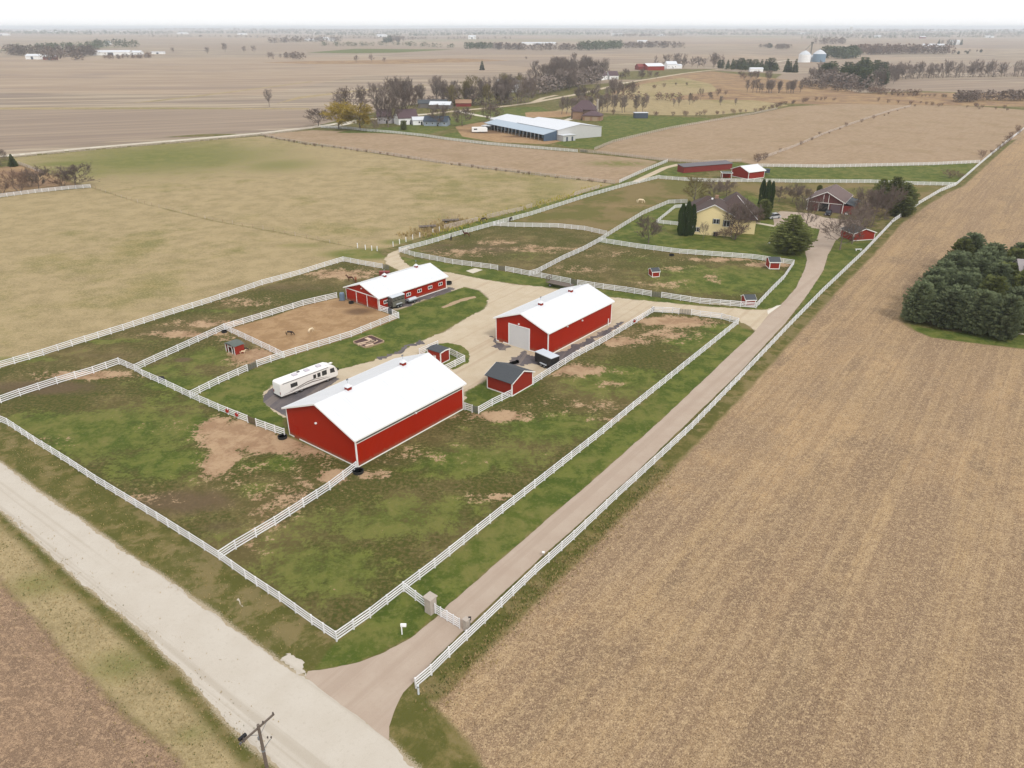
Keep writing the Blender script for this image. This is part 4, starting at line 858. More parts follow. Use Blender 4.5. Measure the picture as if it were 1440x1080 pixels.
# barn with the tall garage door
B2, C2 = (6.77,129.25), (20.73,146.76); th, L = frame(B2, C2)
bn = hut('barn', 'red barn with white metal roof and tall white garage door', 'barn', B2, th, L, 12.7, 4.85, 7.15, M_red, M_roofw, ov=.38, group='red barns with white metal roofs')
dr = MB().bx(-.09, 4.3, 0, -.005, 4.5, 4.5); dr.bx(-.09, 9.3, 0, -.005, 9.5, 4.5); dr.bx(-.09, 4.5, 4.35, -.005, 9.3, 4.5); dr = dr.build('garage_door', M_white, bn)
for i in range(8): MB().bx(-.06, 4.5, i * .54 + .012, -.01, 9.3, i * .54 + .53).build('door_panel', mat('pale_door_panel', S(222, 222, 222, .8), .5, .04, 1), dr)
for x in (L * .27, L * .73): cupola(bn, x, 6.35, 7.26)
lamp(bn, -.14, 6.9, 4.85, -1, 0); lamp(bn, L * .5, -.14, 3.9, 0, -1); lamp(bn, L * .27, -.14, 4.2, 0, -1)
MB().bx(L - 1.6, -.35, 0, L - 1.45, -.2, 1.5).build('service_post', M_white, bn)
MB().bx(-.05, 10.9, 0, -.004, 11.9, 2.1).build('side_door', M_red, bn)
# stable
B3, C3 = (-28.94,154.28), (-15.54,169.80); th, L = frame(B3, C3)
bn = hut('stable', 'low red stable with white metal roof, six small windows and sliding doors', 'stable', B3, th, L, 11.5, 3.0, 4.95, M_red, M_roofw, ov=.4)
for i in range(6):
    c = 1.9 + i * (L - 3.6) / 5 * .985; window(bn, c - .55, c + .55, 1.3, 1.85, 0, '-y')
for x in (L * .33, L * .8): cupola(bn, x, 5.75, 5.02, .65)
for i in range(3):
    y0 = .25 + i * 3.7; d = MB().bx(-.10, y0, .1, -.02, y0 + 3.55, 2.75).build('sliding_door', M_red, bn)
    m = MB(); m.bx(-.14, y0 - .08, .05, -.1, y0 + .08, 2.8); m.build('door_trim', M_trim, d)
MB().bx(-.16, 0, 2.78, -.02, 11.5, 2.94).build('door_track', M_trim, bn)
lamp(bn, -.14, 5.6, 3.9, -1, 0); lamp(bn, L * .52, -.14, 2.7, 0, -1)
# sheds
B, C = (0.00,112.20), (3.58,116.85); th, L = frame(B, C)
sh = hut('shed', 'red storage shed with charcoal shingle roof between the two large barns', 'shed', B, th, L, 5.4, 2.55, 3.75, M_redshed, M_shgrey, ov=.3, ridge_axis='y', group=None)
B = (-15.88,127.26); th0 = ang(B1, C1)
B = (-13.08,125.47)
t = hut('shed', 'small red shed with flat grey roof in the fenced nook behind the largest barn', 'shed', B, th0 + .03, 2.5, 3.2, 2.3, 2.45, M_redshed, M_shgrey, ov=.15, ridge_axis='y', corner=.14)
m = MB()
m.bx(-.05, 1.15, .95, -.01, 1.3, 1.5); m.bx(-.05, 1.5, .95, -.01, 1.65, 1.5); m.bx(-.05, 1.3, 1.15, -.01, 1.5, 1.25); m.build('door_emblem', M_white, t)
fence([(-8.94,126.28),(-8.76,126.60),(-12.03,122.18),(-12.72,121.26)][1:], 'short white fence in front of the small shed nook')
fence([(-8.76,126.60),(-11.86,130.10)], 'short white fence at the right of the small shed nook')
fence([(-14.35,133.76),(-17.50,129.93)], 'short white fence from the nook towards the motorhome lane')
# run-in shelter: open front with white frame, curved grey-green roof
t = thing('shelter', 'small red run-in shelter with curved green grey roof and open front', 'shelter', (-52.32,129.76), ang(B1, C1) - .02)
W_, L_ = 3.6, 2.4; t.scale = (.85, .85, .85)
MB().bx(0, 0, 0, L_, .1, 2.0).build('wall', M_redshed, t); MB().bx(0, W_ - .1, 0, L_, W_, 2.0).build('wall', M_redshed, t); MB().bx(L_ - .1, .1, 0, L_, W_ - .1, 2.0).build('wall', M_redshed, t)
MB().bx(-.02, .1, 1.7, .08, W_ - .1, 2.0).build('front_beam', M_redshed, t)
for y in (0, .95, 2.5, W_ - .12): MB().bx(-.06, y, 0, .06, y + .13, 1.95).build('post', M_trim, t)
MB().bx(-.06, .95, 1.55, .06, 2.6, 1.68).build('door_head', M_trim, t)
MB().bx(L_ * .0 + .2, .5, 0, L_ - .2, W_ - .5, .05).build('straw_bed', M_wood, t)
pr = [(-.15, 1.98)] + [(-.15 + (W_ + .3) * i / 8, 2.0 + .42 * math.sin(math.pi * i / 8)) for i in range(9)] + [(W_ + .15, 1.98)]
MB().ext(pr, -.2, L_ + .2).build('roof', mat('green_grey_roofing', S(104, 112, 106), .7, .15, 2), t)
# small huts in the green middle paddock
h1 = hut('goat_hut', 'small red hut with charcoal gable roof at the paddock corner by the yard road', 'hut', (53.86,157.04), ang(B1, C1) + 1.55, 2.6, 3.4, 1.9, 2.7, M_redshed, M_shgrey, ov=.2, group='small red huts of the middle paddock', corner=.16)
h1.rotation_euler.z = math.radians(4); h1.scale = (.85, .85, .85)
h1.location = (*(51.74,156.81), 0)
h2 = dup(h1, (65.90,185.39), math.radians(-2), 1.0, 'red hut with charcoal roof at the top right corner of the middle paddock')
h3 = dup(h1, (34.74,178.45), math.radians(12), .74, 'lone dark red hut standing in the middle of the green paddock')
# barn row far behind: long red shed and small white roofed barn with porch
B, C = (72.79,324.76), (95.90,334.43); th, L = frame(B, C)
t = thing('long_shed', 'long low dark red open shed with grey roof beyond the lane', 'shed', B, th)
MB().bx(0, 0, .0, L, .15, 2.5).build('wall', M_reddk, t); MB().bx(0, 4.5, 0, L, 4.65, 3.0).build('wall', M_reddk, t)
MB().bx(0, .15, 0, .15, 4.5, 2.5).build('wall', M_reddk, t); MB().bx(L - .15, .15, 0, L, 4.5, 2.5).build('wall', M_reddk, t)
MB().ext([(-.3, 2.46), (5, 3.02), (5, 3.14), (-.3, 2.58)], -.3, L + .3).build('roof', mat('grey_roofing', S(120, 116, 120), .8, .1, .5), t)
B = (96.07,310.01); th = math.radians(30)
t = hut('barn', 'small red barn with bright white roof behind the yellow house', 'barn', B, th, 9.0, 9.5, 3.0, 4.7, M_reddk if 0 else M_redshed, M_roofw, ov=.4, group=None)
t = thing('porch', 'white framed lean-to porch with green grey roof at the small far barn', 'porch', (89.19,310.80), th)
t.rotation_euler.z = math.radians(-6)
for x, y in ((-5.2, 0), (-1.4, .3), (-5.2, 3.4), (-1.4, 3.6)): MB().bx(x - .09, y - .09, 0, x + .09, y + .09, 2.3).build('post', M_trim, t)
MB().bx(-5.5, -.3, 2.3, -1.0, 4, 2.42).build('beam_frame', M_trim, t); MB().bx(-5.3, -.1, 2.42, -1.2, 3.8, 2.5).build('roof', mat('green_grey_roofing', (0, 0, 0, 1)), t)
MB().bx(-5.2, 3.4, 0, -1.3, 3.55, 2.0).build('wall', M_redshed, t)
t.location = ((89.92,310.80)[0] + 1.0, (89.92,310.80)[1], 0)

def hip(t, x0, y0, x1, y1, z0, z1, rm, ov=.5, name='roof'):
    """hipped roof over a rectangle"""
    x0 -= ov; y0 -= ov; x1 += ov; y1 += ov; L, W = x1 - x0, y1 - y0; d = min(L, W) / 2
    a, b = ((x0 + d, (y0 + y1) / 2), (x1 - d, (y0 + y1) / 2)) if L >= W else (((x0 + x1) / 2, y0 + d), ((x0 + x1) / 2, y1 - d))
    if abs(a[0] - b[0]) < .02 and abs(a[1] - b[1]) < .02: b = (a[0] + .05, a[1])
    v = [(x0, y0, z0), (x1, y0, z0), (x1, y1, z0), (x0, y1, z0), (x0, y0, z0 + .18), (x1, y0, z0 + .18), (x1, y1, z0 + .18), (x0, y1, z0 + .18), (a[0], a[1], z1), (b[0], b[1], z1)]
    f = [(3, 2, 1, 0), (0, 1, 5, 4), (1, 2, 6, 5), (2, 3, 7, 6), (3, 0, 4, 7)]
    f += [(4, 5, 9, 8), (5, 6, 9), (6, 7, 8, 9), (7, 4, 8)] if L >= W else [(4, 5, 8), (5, 6, 9, 8), (6, 7, 9), (7, 4, 8, 9)]
    return MB().add(v, f).build(name, rm, t)

# ---------------- yellow house
Bh, Ah = (64.81,218.11), (53.97,221.47); W = dist(Bh, Ah); th = ang(Bh, Ah) - math.pi / 2
ho = hut('house', 'pale yellow two storey house with brown shingle roof and tall gable end', 'house', Bh, th, 11, W, 6.3, 9.1, M_cream, M_shbrown, ov=.45, corner=.12, base=False)
window(ho, 4.0, 5.5, 3.6, 4.9, 0, '-x', 2, M_trim, M_glass); window(ho, .95, 2.5, 3.0, 4.7, 0, '-x', 2); window(ho, W - 1.9, W - .5, .9, 2.1, 0, '-x', 2)
for a in (3.72, 5.55, .68, 2.55, W - 2.2, W - .44):
    z0, z1 = (3.5, 5.0) if 3 < a < 6 else ((2.9, 4.8) if a < 3 else (.8, 2.2))
    MB().bx(-.05, a, z0, -.003, a + .24, z1).build('shutter', mat('dark_shutter', S(58, 54, 50), .6, .1, 2), ho)
MB().bx(5, -6.5, 0, 22, -.01, 4.2).build('wing_wall', M_cream, ho); hip(ho, 5, -6.5, 22, 7, 4.2, 10.4, M_shbrown)
MB().bx(9, W + .01, 0, 18, W + 2.2, 5.4).build('wing_wall', M_cream, ho); hip(ho, 8.5, W - 8, 18, W + 2.2, 5.4, 9.0, M_shbrown)
for i in range(4): window(ho, 8 + i * 3, 9.4 + i * 3, 1.2, 2.8, -6.5, '-y', 2)
MB().bx(9, 5.2, 8.3, 10.2, 6.2, 10.0).build('chimney', M_brick, ho)
MB().tube((4.6, -6.9, 4.5), (11.0, -.2, 10.0), .07, .07).build('valley_flashing', M_trim, ho)

MB().lathe([(.02, 9.0), (.3, 9.1), (.32, 9.4), (.02, 9.6)], 7.4, 6.9, 10).build('roof_vent', M_white, ho)
t = thing('storage_tank', 'small dark cabinet against the yellow gable wall', 'cabinet', (60.48,219.36), th); MB().bx(-.5, -.6, 0, .5, .6, 1.1).build('cabinet_body', M_black, t); MB().bx(-.55, -.65, 1.1, .55, .65, 1.18).build('lid', M_metal, t)
t = thing('patio_canopy', 'white pointed canopy in the side garden of the yellow house', 'canopy', (56.18,236.88)); 
m = MB(); m.add([(-2, -2, 2.1), (2, -2, 2.1), (2, 2, 2.1), (-2, 2, 2.1), (0, 0, 3.3)], [(0, 1, 4), (1, 2, 4), (2, 3, 4), (3, 0, 4), (3, 2, 1, 0)]); m.build('canopy_cloth', M_white, t)
for x in (-1.9, 1.9):
    for y in (-1.9, 1.9): MB().tube((x, y, 0), (x, y, 2.1), .04, .04).build('pole', M_metal, t)
# ---------------- dark red garage with two lean-to bays
Bg, Ag = (109.72,248.43), (99.99,254.32); W = dist(Bg, Ag); th = ang(Bg, Ag) - math.pi / 2
M_gl = mat('garage_siding', S(118, 70, 68), .8, .15, 1.5, aniso=(2, 2, .5))
ga = hut('garage', 'dark red garage with white edged gable and brown grey roof by the turning yard', 'garage', Bg, th, 15, W, 3.7, 6.6, M_gl, mat('faded_brown_shingle', S(124, 106, 102), .9, .2, 1), ov=.5, corner=.2, base=False)
o_ = MB().bx(-.06, 4.6, 0, -.003, 7.6, 2.7).build('bay_shade', M_black, ga); MB().bx(-.08, .8, 0, -.003, 3.9, 2.6).build('garage_door', mat('plum_door', S(118, 98, 104), .6, .1, 1), ga); MB().bx(-.08, 8.3, 0, -.003, 10.6, 2.6).build('garage_door', M_gl, ga)  # black slab on the gable paints in the shade of an open bay
for a in (4.45, 7.6): MB().bx(-.1, a, 0, -.003, a + .15, 2.85).build('door_trim', M_trim, ga)
MB().bx(-.1, .5, 2.85, -.003, W - .5, 3.0).build('band_trim', M_trim, ga)
for a in (W / 2 - .9, W / 2 + .75): MB().bx(-.1, a, 3.0, -.003, a + .15, 5.6).build('band_trim', M_trim, ga)
MB().bx(.2, -3.2, 0, 12, -.01, 2.6).build('lean_to', M_reddk, ga); MB().ext([(-3.6, 2.62), (-.02, 3.5), (-.02, 3.6), (-3.6, 2.72)], 0, 12.2).build('lean_to_roof', M_shgrey, ga)
t = hut('shed', 'low red shed with grey roof under bare trees by the right side fence', 'shed', (105.67,214.83), ang((105.67,214.83), (98.78,213.23)) - math.pi / 2, 6, dist((105.67,214.83), (98.78,213.23)), 2.2, 3.4, M_redshed, M_shgrey, ov=.3)
# ---------------- arena complex
A, B = (50.58,442.32), (24.94,426.71); W = dist(A, B); th = ang(A, B) - math.pi / 2
ar = thing('riding_arena', 'long pale metal riding arena with low gabled roofs and open blue stable side', 'arena', A, th)
def vol(t, x0, x1, y0, y1, e, r, wm, rm, ov=.3):
    g = [(y0, 0), (y1, 0), (y1, e), ((y0 + y1) / 2, r), (y0, e)]
    MB().ext(g, x0, x1).build('wall', wm, t)
    ym = (y0 + y1) / 2; sl = (r - e) / ((y1 - y0) / 2)
    for s in (0, 1):
        ye = y0 - ov if s == 0 else y1 + ov; ze = e - ov * sl + .03
        pr = [(ye, ze), (ym, r + .03), (ym, r + .15), (ye, ze + .12)]
        MB().ext(pr if s == 0 else pr[::-1], x0 - ov, x1 + ov).build('roof_slope', rm, t)
vol(ar, 0, 42, 0, W, 5.3, 7.5, M_arena, M_roofpale); vol(ar, 42.5, 76, 4, W - 1, 4.2, 6.4, M_arena, M_roofpale)
MB().bx(2, W + .02, 0, 62, W + 2.5, 3.2).build('stable_front', M_bluewall, ar)
MB().ext([(W + .3, 5.0), (W + 9, 3.3), (W + 9, 3.42), (W + .3, 5.12)][::-1], .6, 66).build('lean_to_roof', M_roofblue, ar)
MB().ext([(W + .02, 0), (W + 8.6, 0), (W + 8.6, 3.3), (W + .02, 4.9)], .7, .9).build('end_wall', mat('slate_blue_wall', S(88, 108, 130), .6, .08, 1), ar)
for i in range(14): MB().bx(6 + i * 4, W + 8.4, 0, 6.25 + i * 4, W + 8.65, 3.3).build('post', M_arena, ar)
for i in range(12): MB().bx(8 + i * 4, W + 2.51, 0, 10.2 + i * 4, W + 2.55, 2.6).build('stall_shade', M_black, ar)  # black panels stand in for the shade inside the stall openings
MB().bx(-5.5, W - 8, 0, -.02, W, 3.0).build('annex', M_arena, ar); MB().bx(-5.9, W - 8.4, 3.0, -.02, W + .4, 3.12).build('annex_roof', M_roofpale, ar)
for y in (W - 6.5, W - 3): MB().bx(-5.56, y, 0, -5.503, y + 1.1, 2.2).build('annex_door', M_slate, ar)
t = thing('long_shed', 'long low shed with white roof and dark open front left of the arena', 'shed', (-12.80,469.72), ang((-12.67,464.66), (-3.48,480.18)))
L = dist((-12.67,464.66), (-1.74,480.18)); MB().bx(0, 2, 0, L, 6, 2.4).build('wall', mat('open_front_shade', S(88, 84, 82), .9, .2, 1), t); MB().bx(-.5, .5, 2.4, L + .5, 6.5, 2.6).build('roof', M_roofpale, t)  # solid wall, coloured dark to imitate shade under an open front
for i in range(7): MB().bx(i * L / 6.2, .7, 0, i * L / 6.2 + .2, .9, 2.4).build('post', M_wood, t)
# stone house right of the arena
t = thing('house', 'big brown stone house with steep plum roof and tan garage wing beyond the arena', 'house', (58.78,520.50), math.radians(162))
MB().bx(0, -7, 0, 12, 2, 3.2).build('garage_wing', M_brick, t); hip(t, 0, -7, 12, 2, 3.2, 6.0, M_purple)
MB().bx(6, -18, 0, 22, -7.02, 5.8).build('main_wall', M_stoneh, t); hip(t, 6, -18, 22, -7.02, 5.8, 11.5, M_purple)
MB().bx(14, -7, 0, 20, -3, 5.0).build('front_wing', M_brick, t); hip(t, 14, -7.0, 20, -3, 5.0, 8.0, M_purple)
MB().bx(5, -14, 0, 5.98, -12.6, 12.4).build('chimney', M_stone, t)
for i in range(4): MB().bx(22.02, -16.5 + i * 2.2, 1, 22.08, -15.3 + i * 2.2, 4.6).build('window', M_white, t)
for i in range(2): MB().bx(2 + i * 5, 2.003, 0, 5.4 + i * 5, 2.06, 2.5).build('garage_door', M_woodlt, t)
t = thing('shed', 'small blue grey shed alone on the green arena lawn', 'shed', (83.32,535.41), math.radians(3)); MB().bx(0, 0, 0, 9, 5, 3.4).build('wall', M_slate, t); MB().bx(-.3, -.3, 3.4, 9.3, 5.3, 3.6).build('roof', M_roofpale, t); MB().bx(3, -.05, 0, 6, -.003, 2.6).build('door', M_slate, t)
def farm(name, label, cat, x, y, L, W, eave, ridge, wm, rm, deg=0, z=None, wins=0, wing=None, group=None):
    t = thing(name, label, cat, (x, y), math.radians(deg), group)
    vol(t, 0, L, 0, W, eave, ridge, wm, rm, .4)
    for i in range(wins):
        a = L * (i + .5) / wins; o = MB().bx(a - .55, -.07, eave * .35, a + .55, -.003, eave * .35 + 1.2).build('window', M_trim, t); MB().bx(a - .45, -.09, eave * .35 + .1, a + .45, -.072, eave * .35 + 1.1).build('pane', M_glass, o)
    if wins: MB().bx(L * .5 + .9, -.06, 0, L * .5 + 1.9, -.003, 2.05).build('door', M_black, t)
    if wing: MB().bx(L + .01, .5, 0, L + wing, W * .7, eave * .7).build('wing', wm, t); MB().ext([(.2, eave * .7), (W * .75, eave * .7), (W * .37, eave)], L + .01, L + wing + .3).build('wing_roof', rm, t)
    return t
# farmstead by the willows
farm('house', 'grey white farmhouse half hidden behind the right willow', 'house', *(-86.26,504.40), 9, 8, 4.5, 8.5, mat('grey_white_siding', S(190, 184, 186), .8, .08, 1), M_purple, 8, wins=3, wing=5)
farm('house', 'white farmhouse with plum coloured roof among the farmstead trees', 'house', *(-71.52,496.71), 13, 9, 4.2, 8.8, M_white, M_purple, 28, wins=4)
farm('garage', 'small white garage beside the farmstead lawn', 'garage', *(-62.52,496.71), 8, 7, 3, 4.6, M_white, M_roofpale, 12, wins=1)
farm('house', 'low house with blue slate roof and porch at the right of the farmstead', 'house', *(-55.37,492.94), 15, 9, 2.8, 5.6, mat('pale_blue_siding', S(170, 182, 196), .8, .06, 1), M_slate, -8, wins=4)
farm('barn', 'long weathered grey barn with pale roof behind the farmstead', 'barn', *(-71.87,606.91), 22, 9, 3.4, 5.6, mat('weathered_barn_board', S(130, 124, 120), .9, .15, 1), M_shgrey, 4)
farm('barn', 'second weathered grey farm building right of the long grey barn', 'barn', *(-62.61,601.40), 16, 8, 3.0, 5.0, mat('weathered_barn_board', (0, 0, 0, 1)), M_roofpale, -10)
farm('barn', 'rust red round topped shed among the trees near the field road', 'barn', *(-43.78,618.22), 12, 8, 2.6, 4.8, M_reddk, M_brick, 5)
farm('barn', 'long pale metal barn in the middle of the woods', 'barn', *(-15.54,834.19), 34, 14, 4.5, 6.5, M_arena, M_roofpale, -6)
farm('house', 'white house just below the pale barn in the woods', 'house', *(-5.40,758.73), 14, 9, 4, 7, M_white, M_roofpale, 15, wins=3)
farm('house', 'white house with steep gables by the winding lane', 'house', *(104.99,942.79), 17, 11, 5, 10.5, M_white, M_purple, 60, wins=3, wing=8)
farm('house', 'second white gabled house right of the steep gabled one', 'house', *(115.78,956.63), 12, 10, 4.5, 9, M_white, M_purple, 20, wins=2)
farm('barn', 'red barn with white roof on the hill at the top of the lane', 'barn', *(197.31,1175.08), 26, 26, 5.5, 9, M_redshed, M_roofw, 15)
farm('barn', 'dull red side barn left of the white roofed hill barn', 'barn', *(185.33,1184.58), 22, 14, 4.5, 8, M_reddk, M_reddk, 15)
farm('house', 'white farmhouse on the hill right of the red barn', 'house', *(234.98,1227.29), 16, 14, 6, 10, M_white, M_roofpale, 10, wins=3, wing=8)
farm('shed', 'small white shed in the brush below the grain bins', 'shed', *(335.58,1138.64), 18, 8, 4, 5.5, M_white, M_roofpale, 0)
farm('house', 'pale house at the right frame edge with grey roof', 'house', *(111.95,157.51), 16, 10, 6.0, 9.2, mat('pale_beige_siding', S(214, 208, 196), .8, .05, 1), mat('light_grey_roof', S(168, 160, 160), .85, .1, 1), -14, wins=0)
def gbin(px, r, h, label, m):
    t = thing('grain_bin', label, 'grain bin', px, 0, 'steel grain bins below the dark windbreak')
    MB().lathe([(r, 0), (r, h)], n=20).build('bin_wall', m, t); MB().lathe([(r + .15, h), (r * .5, h + r * .42), (.6, h + r * .62), (.6, h + r * .62 + .5)], n=20).build('bin_roof', M_silver, t)
    for k in range(1, 5): MB().lathe([(r + .03, h * k / 5 - .06), (r + .06, h * k / 5), (r + .03, h * k / 5 + .06)], n=20).build('ring', M_metal, t)
gbin((529.60,1473.95), 10.5, 13, 'tall white grain bin, leftmost of the group', M_white)
gbin((556.79,1511.56), 6.5, 7, 'smallest grain bin between the two large ones', M_silver)
gbin((564.22,1495.89), 11.5, 13.5, 'widest grey blue grain bin, right of the group', M_bluewall)
t = thing('grain_elevator', 'thin dark elevator leg standing between the grain bins', 'elevator', (559.92,1529.41)); MB().bx(-1, -1, 0, 1, 1, 30).build('leg', M_greymet, t); MB().bx(-2, -1.5, 30, 2, 1.5, 33).build('head', M_greymet, t); MB().tube((0, 0, 31), (-12, 0, 18), .5, .5).build('spout', M_greymet, t)
FARB_XY = [(-888.7,1508.7,30,12,6,9,0,'cream shed below the far left trees'),
  (-849.0,1494.1,22,12,5,8,1,'red shed with pale roof below the far left trees'),
  (-869.6,1771.0,75,22,7,10,0,'long white poultry barn on the left horizon farm'),
  (-841.2,1806.6,38,16,6,9,0,'short pale barn right of the long white poultry barn'),
  (-1430.4,2893.6,22,14,8,12,0,'white house among the dark trees on the left hill'),
  (-822.0,1894.0,30,10,4,5,0,'flat white shed alone in the left fields'),
  (-900.7,3676.5,60,20,7,10,0,'long white barn of the middle horizon farm'),
  (-937.7,4090.6,40,20,8,12,0,'taller white barn of the middle horizon farm'),
  (-820.3,3730.6,36,20,8,12,0,'right hand white barn of the middle horizon farm'),
  (102.8,3118.3,130,22,6,9,0,'very long white livestock barn above the middle woods'),
  (538.2,3394.7,40,20,6,9,0,'white barn at the end of the dark windbreak'),
  (821.5,6431.2,90,40,10,14,0,'bright white sheds near the middle skyline'),
  (1139.3,6284.8,60,30,9,13,0,'white farm buildings right of the middle skyline sheds'),
  (1248.7,2418.4,62,26,9,14,0,'white barn in the right far wood edge'),
  (1626.2,3009.8,34,20,12,16,0,'pale farm store in the right far grove'),
  (762.1,1834.2,12,10,14,15,0,'narrow pale tower shed right of the dark windbreak'),
  (2251.2,5059.2,40,20,8,12,0,'tiny white farmhouse on the right plain'),
  (2326.3,4656.4,30,20,8,12,1,'tiny red roofed farmstead on the right plain'),
  (2750.5,7778.8,120,40,9,13,0,'white sheds below the right skyline'),
  (-4912.1,8537.5,110,50,14,20,0,'large white sheds on the left skyline'),
  (-3910.3,7001.0,80,40,10,14,0,'lower white shed on the left skyline'),
  (-4433.2,8327.1,70,40,12,18,0,'right hand white shed on the left skyline'),
  (-3272.9,5281.6,80,30,8,12,0,'white shed cut by the left frame edge'),
  (-2840.8,7099.0,90,30,9,14,0,'pale shed on the left middle skyline'),
  (-2135.5,6513.8,70,30,8,12,0,'pale shed left of the middle skyline'),
  (-789.9,4970.4,60,30,9,14,0,'small white shed right of the middle horizon farm'),
  (-208.7,4310.8,40,24,12,18,0,'white tanks and shed above the bare middle wood'),
  (3135.8,5400.6,50,24,8,12,0,'small pale barn on the far right plain')]
for q in FARB_XY:
    x, y, L, W, e, r, kind, lab = q
    t = thing('far_barn', lab, 'barn', (x, y), math.radians((len(lab) % 7) * 4 - 12))
    vol(t, -L / 2, L / 2, 0, W, e, r, M_reddk if kind else M_white, M_roofpale, .5)
    MB().bx(-L * .1, -.4, 0, L * .05, -.02, e * .8).build('door', M_slate, t)
t = thing('silo', 'thin pale tower on the right skyline', 'tower', (3168.92,7720.81)); MB().lathe([(14, 0), (14, 52), (8, 60), (.5, 64)], n=12).build('shaft', M_arena, t); MB().lathe([(14.5, 30), (14.5, 31)], n=12).build('ring', M_metal, t)

# ------------------------------------------------------------------ vehicles and wagons
def wheel(t, x, y, r, w, side='y', name='wheel'):
    def ring(prof, m, nm, par):
        b = MB(); n = 16
        for (rr, a) in prof:
            for i in range(n):
                q = 2 * math.pi * i / n; b.v.append((x + rr * math.cos(q), y + a, r + rr * math.sin(q)))
        for j in range(len(prof) - 1):
            for i in range(n): b.f.append((j * n + i, j * n + (i + 1) % n, (j + 1) * n + (i + 1) % n, (j + 1) * n + i))
        b.f.append(tuple(range(n))); b.f.append(tuple((len(prof) - 1) * n + i for i in range(n)))
        return b.build(nm, m, par)
    o = ring([(r * .86, -w / 2), (r, -w * .35), (r, w * .35), (r * .86, w / 2)], M_rubber, name, t)
    ring([(r * .5, -w / 2 - .012), (r * .56, -w * .3), (r * .56, w * .3), (r * .5, w / 2 + .012)], M_metal, 'rim', o)
    return o
A, B = (-38.03,110.70), (-30.69,119.02); th = ang(A, B)
rv = thing('motorhome', 'long white motorhome with brown swoosh decals parked beside the largest barn', 'motorhome', (A[0] - .25, A[1] + .3), th); rv.scale = (1, .95, .88); L = 11.6; Wd = 2.5
b = MB(); prof = [(0, .55), (L - .5, .45), (L - .12, .7), (L, 1.3), (L - .25, 2.2), (L - .75, 2.9), (L - 1.5, 3.25), (L - 3, 3.32), (.25, 3.32), (.04, 3.1), (0, 2.6)]
b.ext(prof, 0, Wd, 'y'); bo = b.build('body', M_rv, rv)
bm = bmesh.new(); bm.from_mesh(bo.data); bmesh.ops.recalc_face_normals(bm, faces=bm.faces); es = [e for e in bm.edges if abs((e.verts[0].co - e.verts[1].co).y) < .01]
bmesh.ops.bevel(bm, geom=es, offset=.12, segments=3, affect='EDGES'); bm.to_mesh(bo.data); bm.free()
for x0, x1, z0, z1 in ((2.0, 3.2, 1.75, 2.45), (6.5, 6.95, 1.9, 2.55), (7.35, 7.85, 1.85, 2.6), (8.3, 9.15, 1.8, 2.65)):
    f = MB().bx(x0 - .06, -.02, z0 - .06, x1 + .06, .0, z1 + .06).build('window', M_black, rv); MB().bx(x0, -.032, z0, x1, -.021, z1).build('pane', M_glass, f)
MB().add([(9.9, -.015, 1.7), (10.9, -.015, 1.6), (10.75, -.015, 2.6), (9.9, -.015, 2.6)], [(0, 1, 2, 3)]).build('cab_window', M_glass, rv)
m = MB(); m.add([(L + .012, .18, 1.35), (L + .012, Wd - .18, 1.35), (L - .23, Wd - .18, 2.22), (L - .23, .18, 2.22)], [(0, 1, 2, 3)]); m.add([(L - .235, .2, 2.24), (L - .235, Wd - .2, 2.24), (L - .70, Wd - .2, 2.92), (L - .70, .2, 2.92)], [(0, 1, 2, 3)]); m.build('windscreen', M_glass, rv)
for y in (-.25, Wd + .05): 
    m = MB(); m.tube((L - .6, y * .4 + .5 if 0 else (0 if y < 0 else Wd), 2.4), (L - .1, y + .1, 2.3), .03, .03); m.bx(L - .2, y, 1.8, L - .05, y + .2, 2.3); m.build('mirror', M_black, rv)
def swoosh(pts, w0):
    v = []; n = len(pts)
    for i, (x, z) in enumerate(pts): w_ = w0 * math.sin(math.pi * (i + .3) / (n - .4)); v += [(x, -.018, z - w_ / 2), (x, -.018, z + w_ / 2)]
    return MB().add(v, [(2 * i, 2 * i + 2, 2 * i + 3, 2 * i + 1) for i in range(n - 1)])
swoosh([(1.6, 1.15), (2.6, 1.2), (3.8, 1.45), (5.2, 1.7), (6.6, 1.72), (8, 1.45), (9.3, 1.2)], .16).build('decal', M_rvstripe, rv); swoosh([(3.2, 1.0), (4.6, 1.25), (6.2, 1.32), (7.6, 1.15), (9.8, .95)], .2).build('decal', M_rvstripe, rv); swoosh([(.5, .9), (2, .95), (3.0, 1.1), (4.4, 1.4)], .1).build('decal', M_rvstripe, rv)
MB().bx(.3, -.02, .5, L - 1, -.001, .62).build('skirt_line', M_rvstripe, rv); MB().bx(.5, -.04, 3.0, L - 2, -.005, 3.12).build('awning', M_metal, rv)
for x in (3.2, 5.6, 8.0): MB().bx(x, .85, 3.325, x + .85, 1.65, 3.6).build('roof_unit', mat('pale_roof_unit', S(205, 200, 210, .85), .6, .05, 1), rv)
MB().bx(4.5, 1.7, 3.325, 5.0, 2.1, 3.42).build('roof_hatch', M_black, rv)
for x in (1.2, 9.5, 10.4): MB().bx(x, .5, 3.325, x + .5, 1.0, 3.42).build('roof_hatch', M_rv, rv)
for x in (2.9, 3.9, 9.3):
    for y in (.2, Wd - .2): wheel(rv, x, y, .5, .3)
for y in (.15, 2.15): MB().bx(-.03, y, 1.0, -.002, y + .18, 1.5).build('tail_light', mat('tail_lamp', S(150, 40, 30), .3, .05, 1), rv)
MB().bx(-.12, .1, .45, -.002, 2.4, .62).build('bumper', M_black, rv)

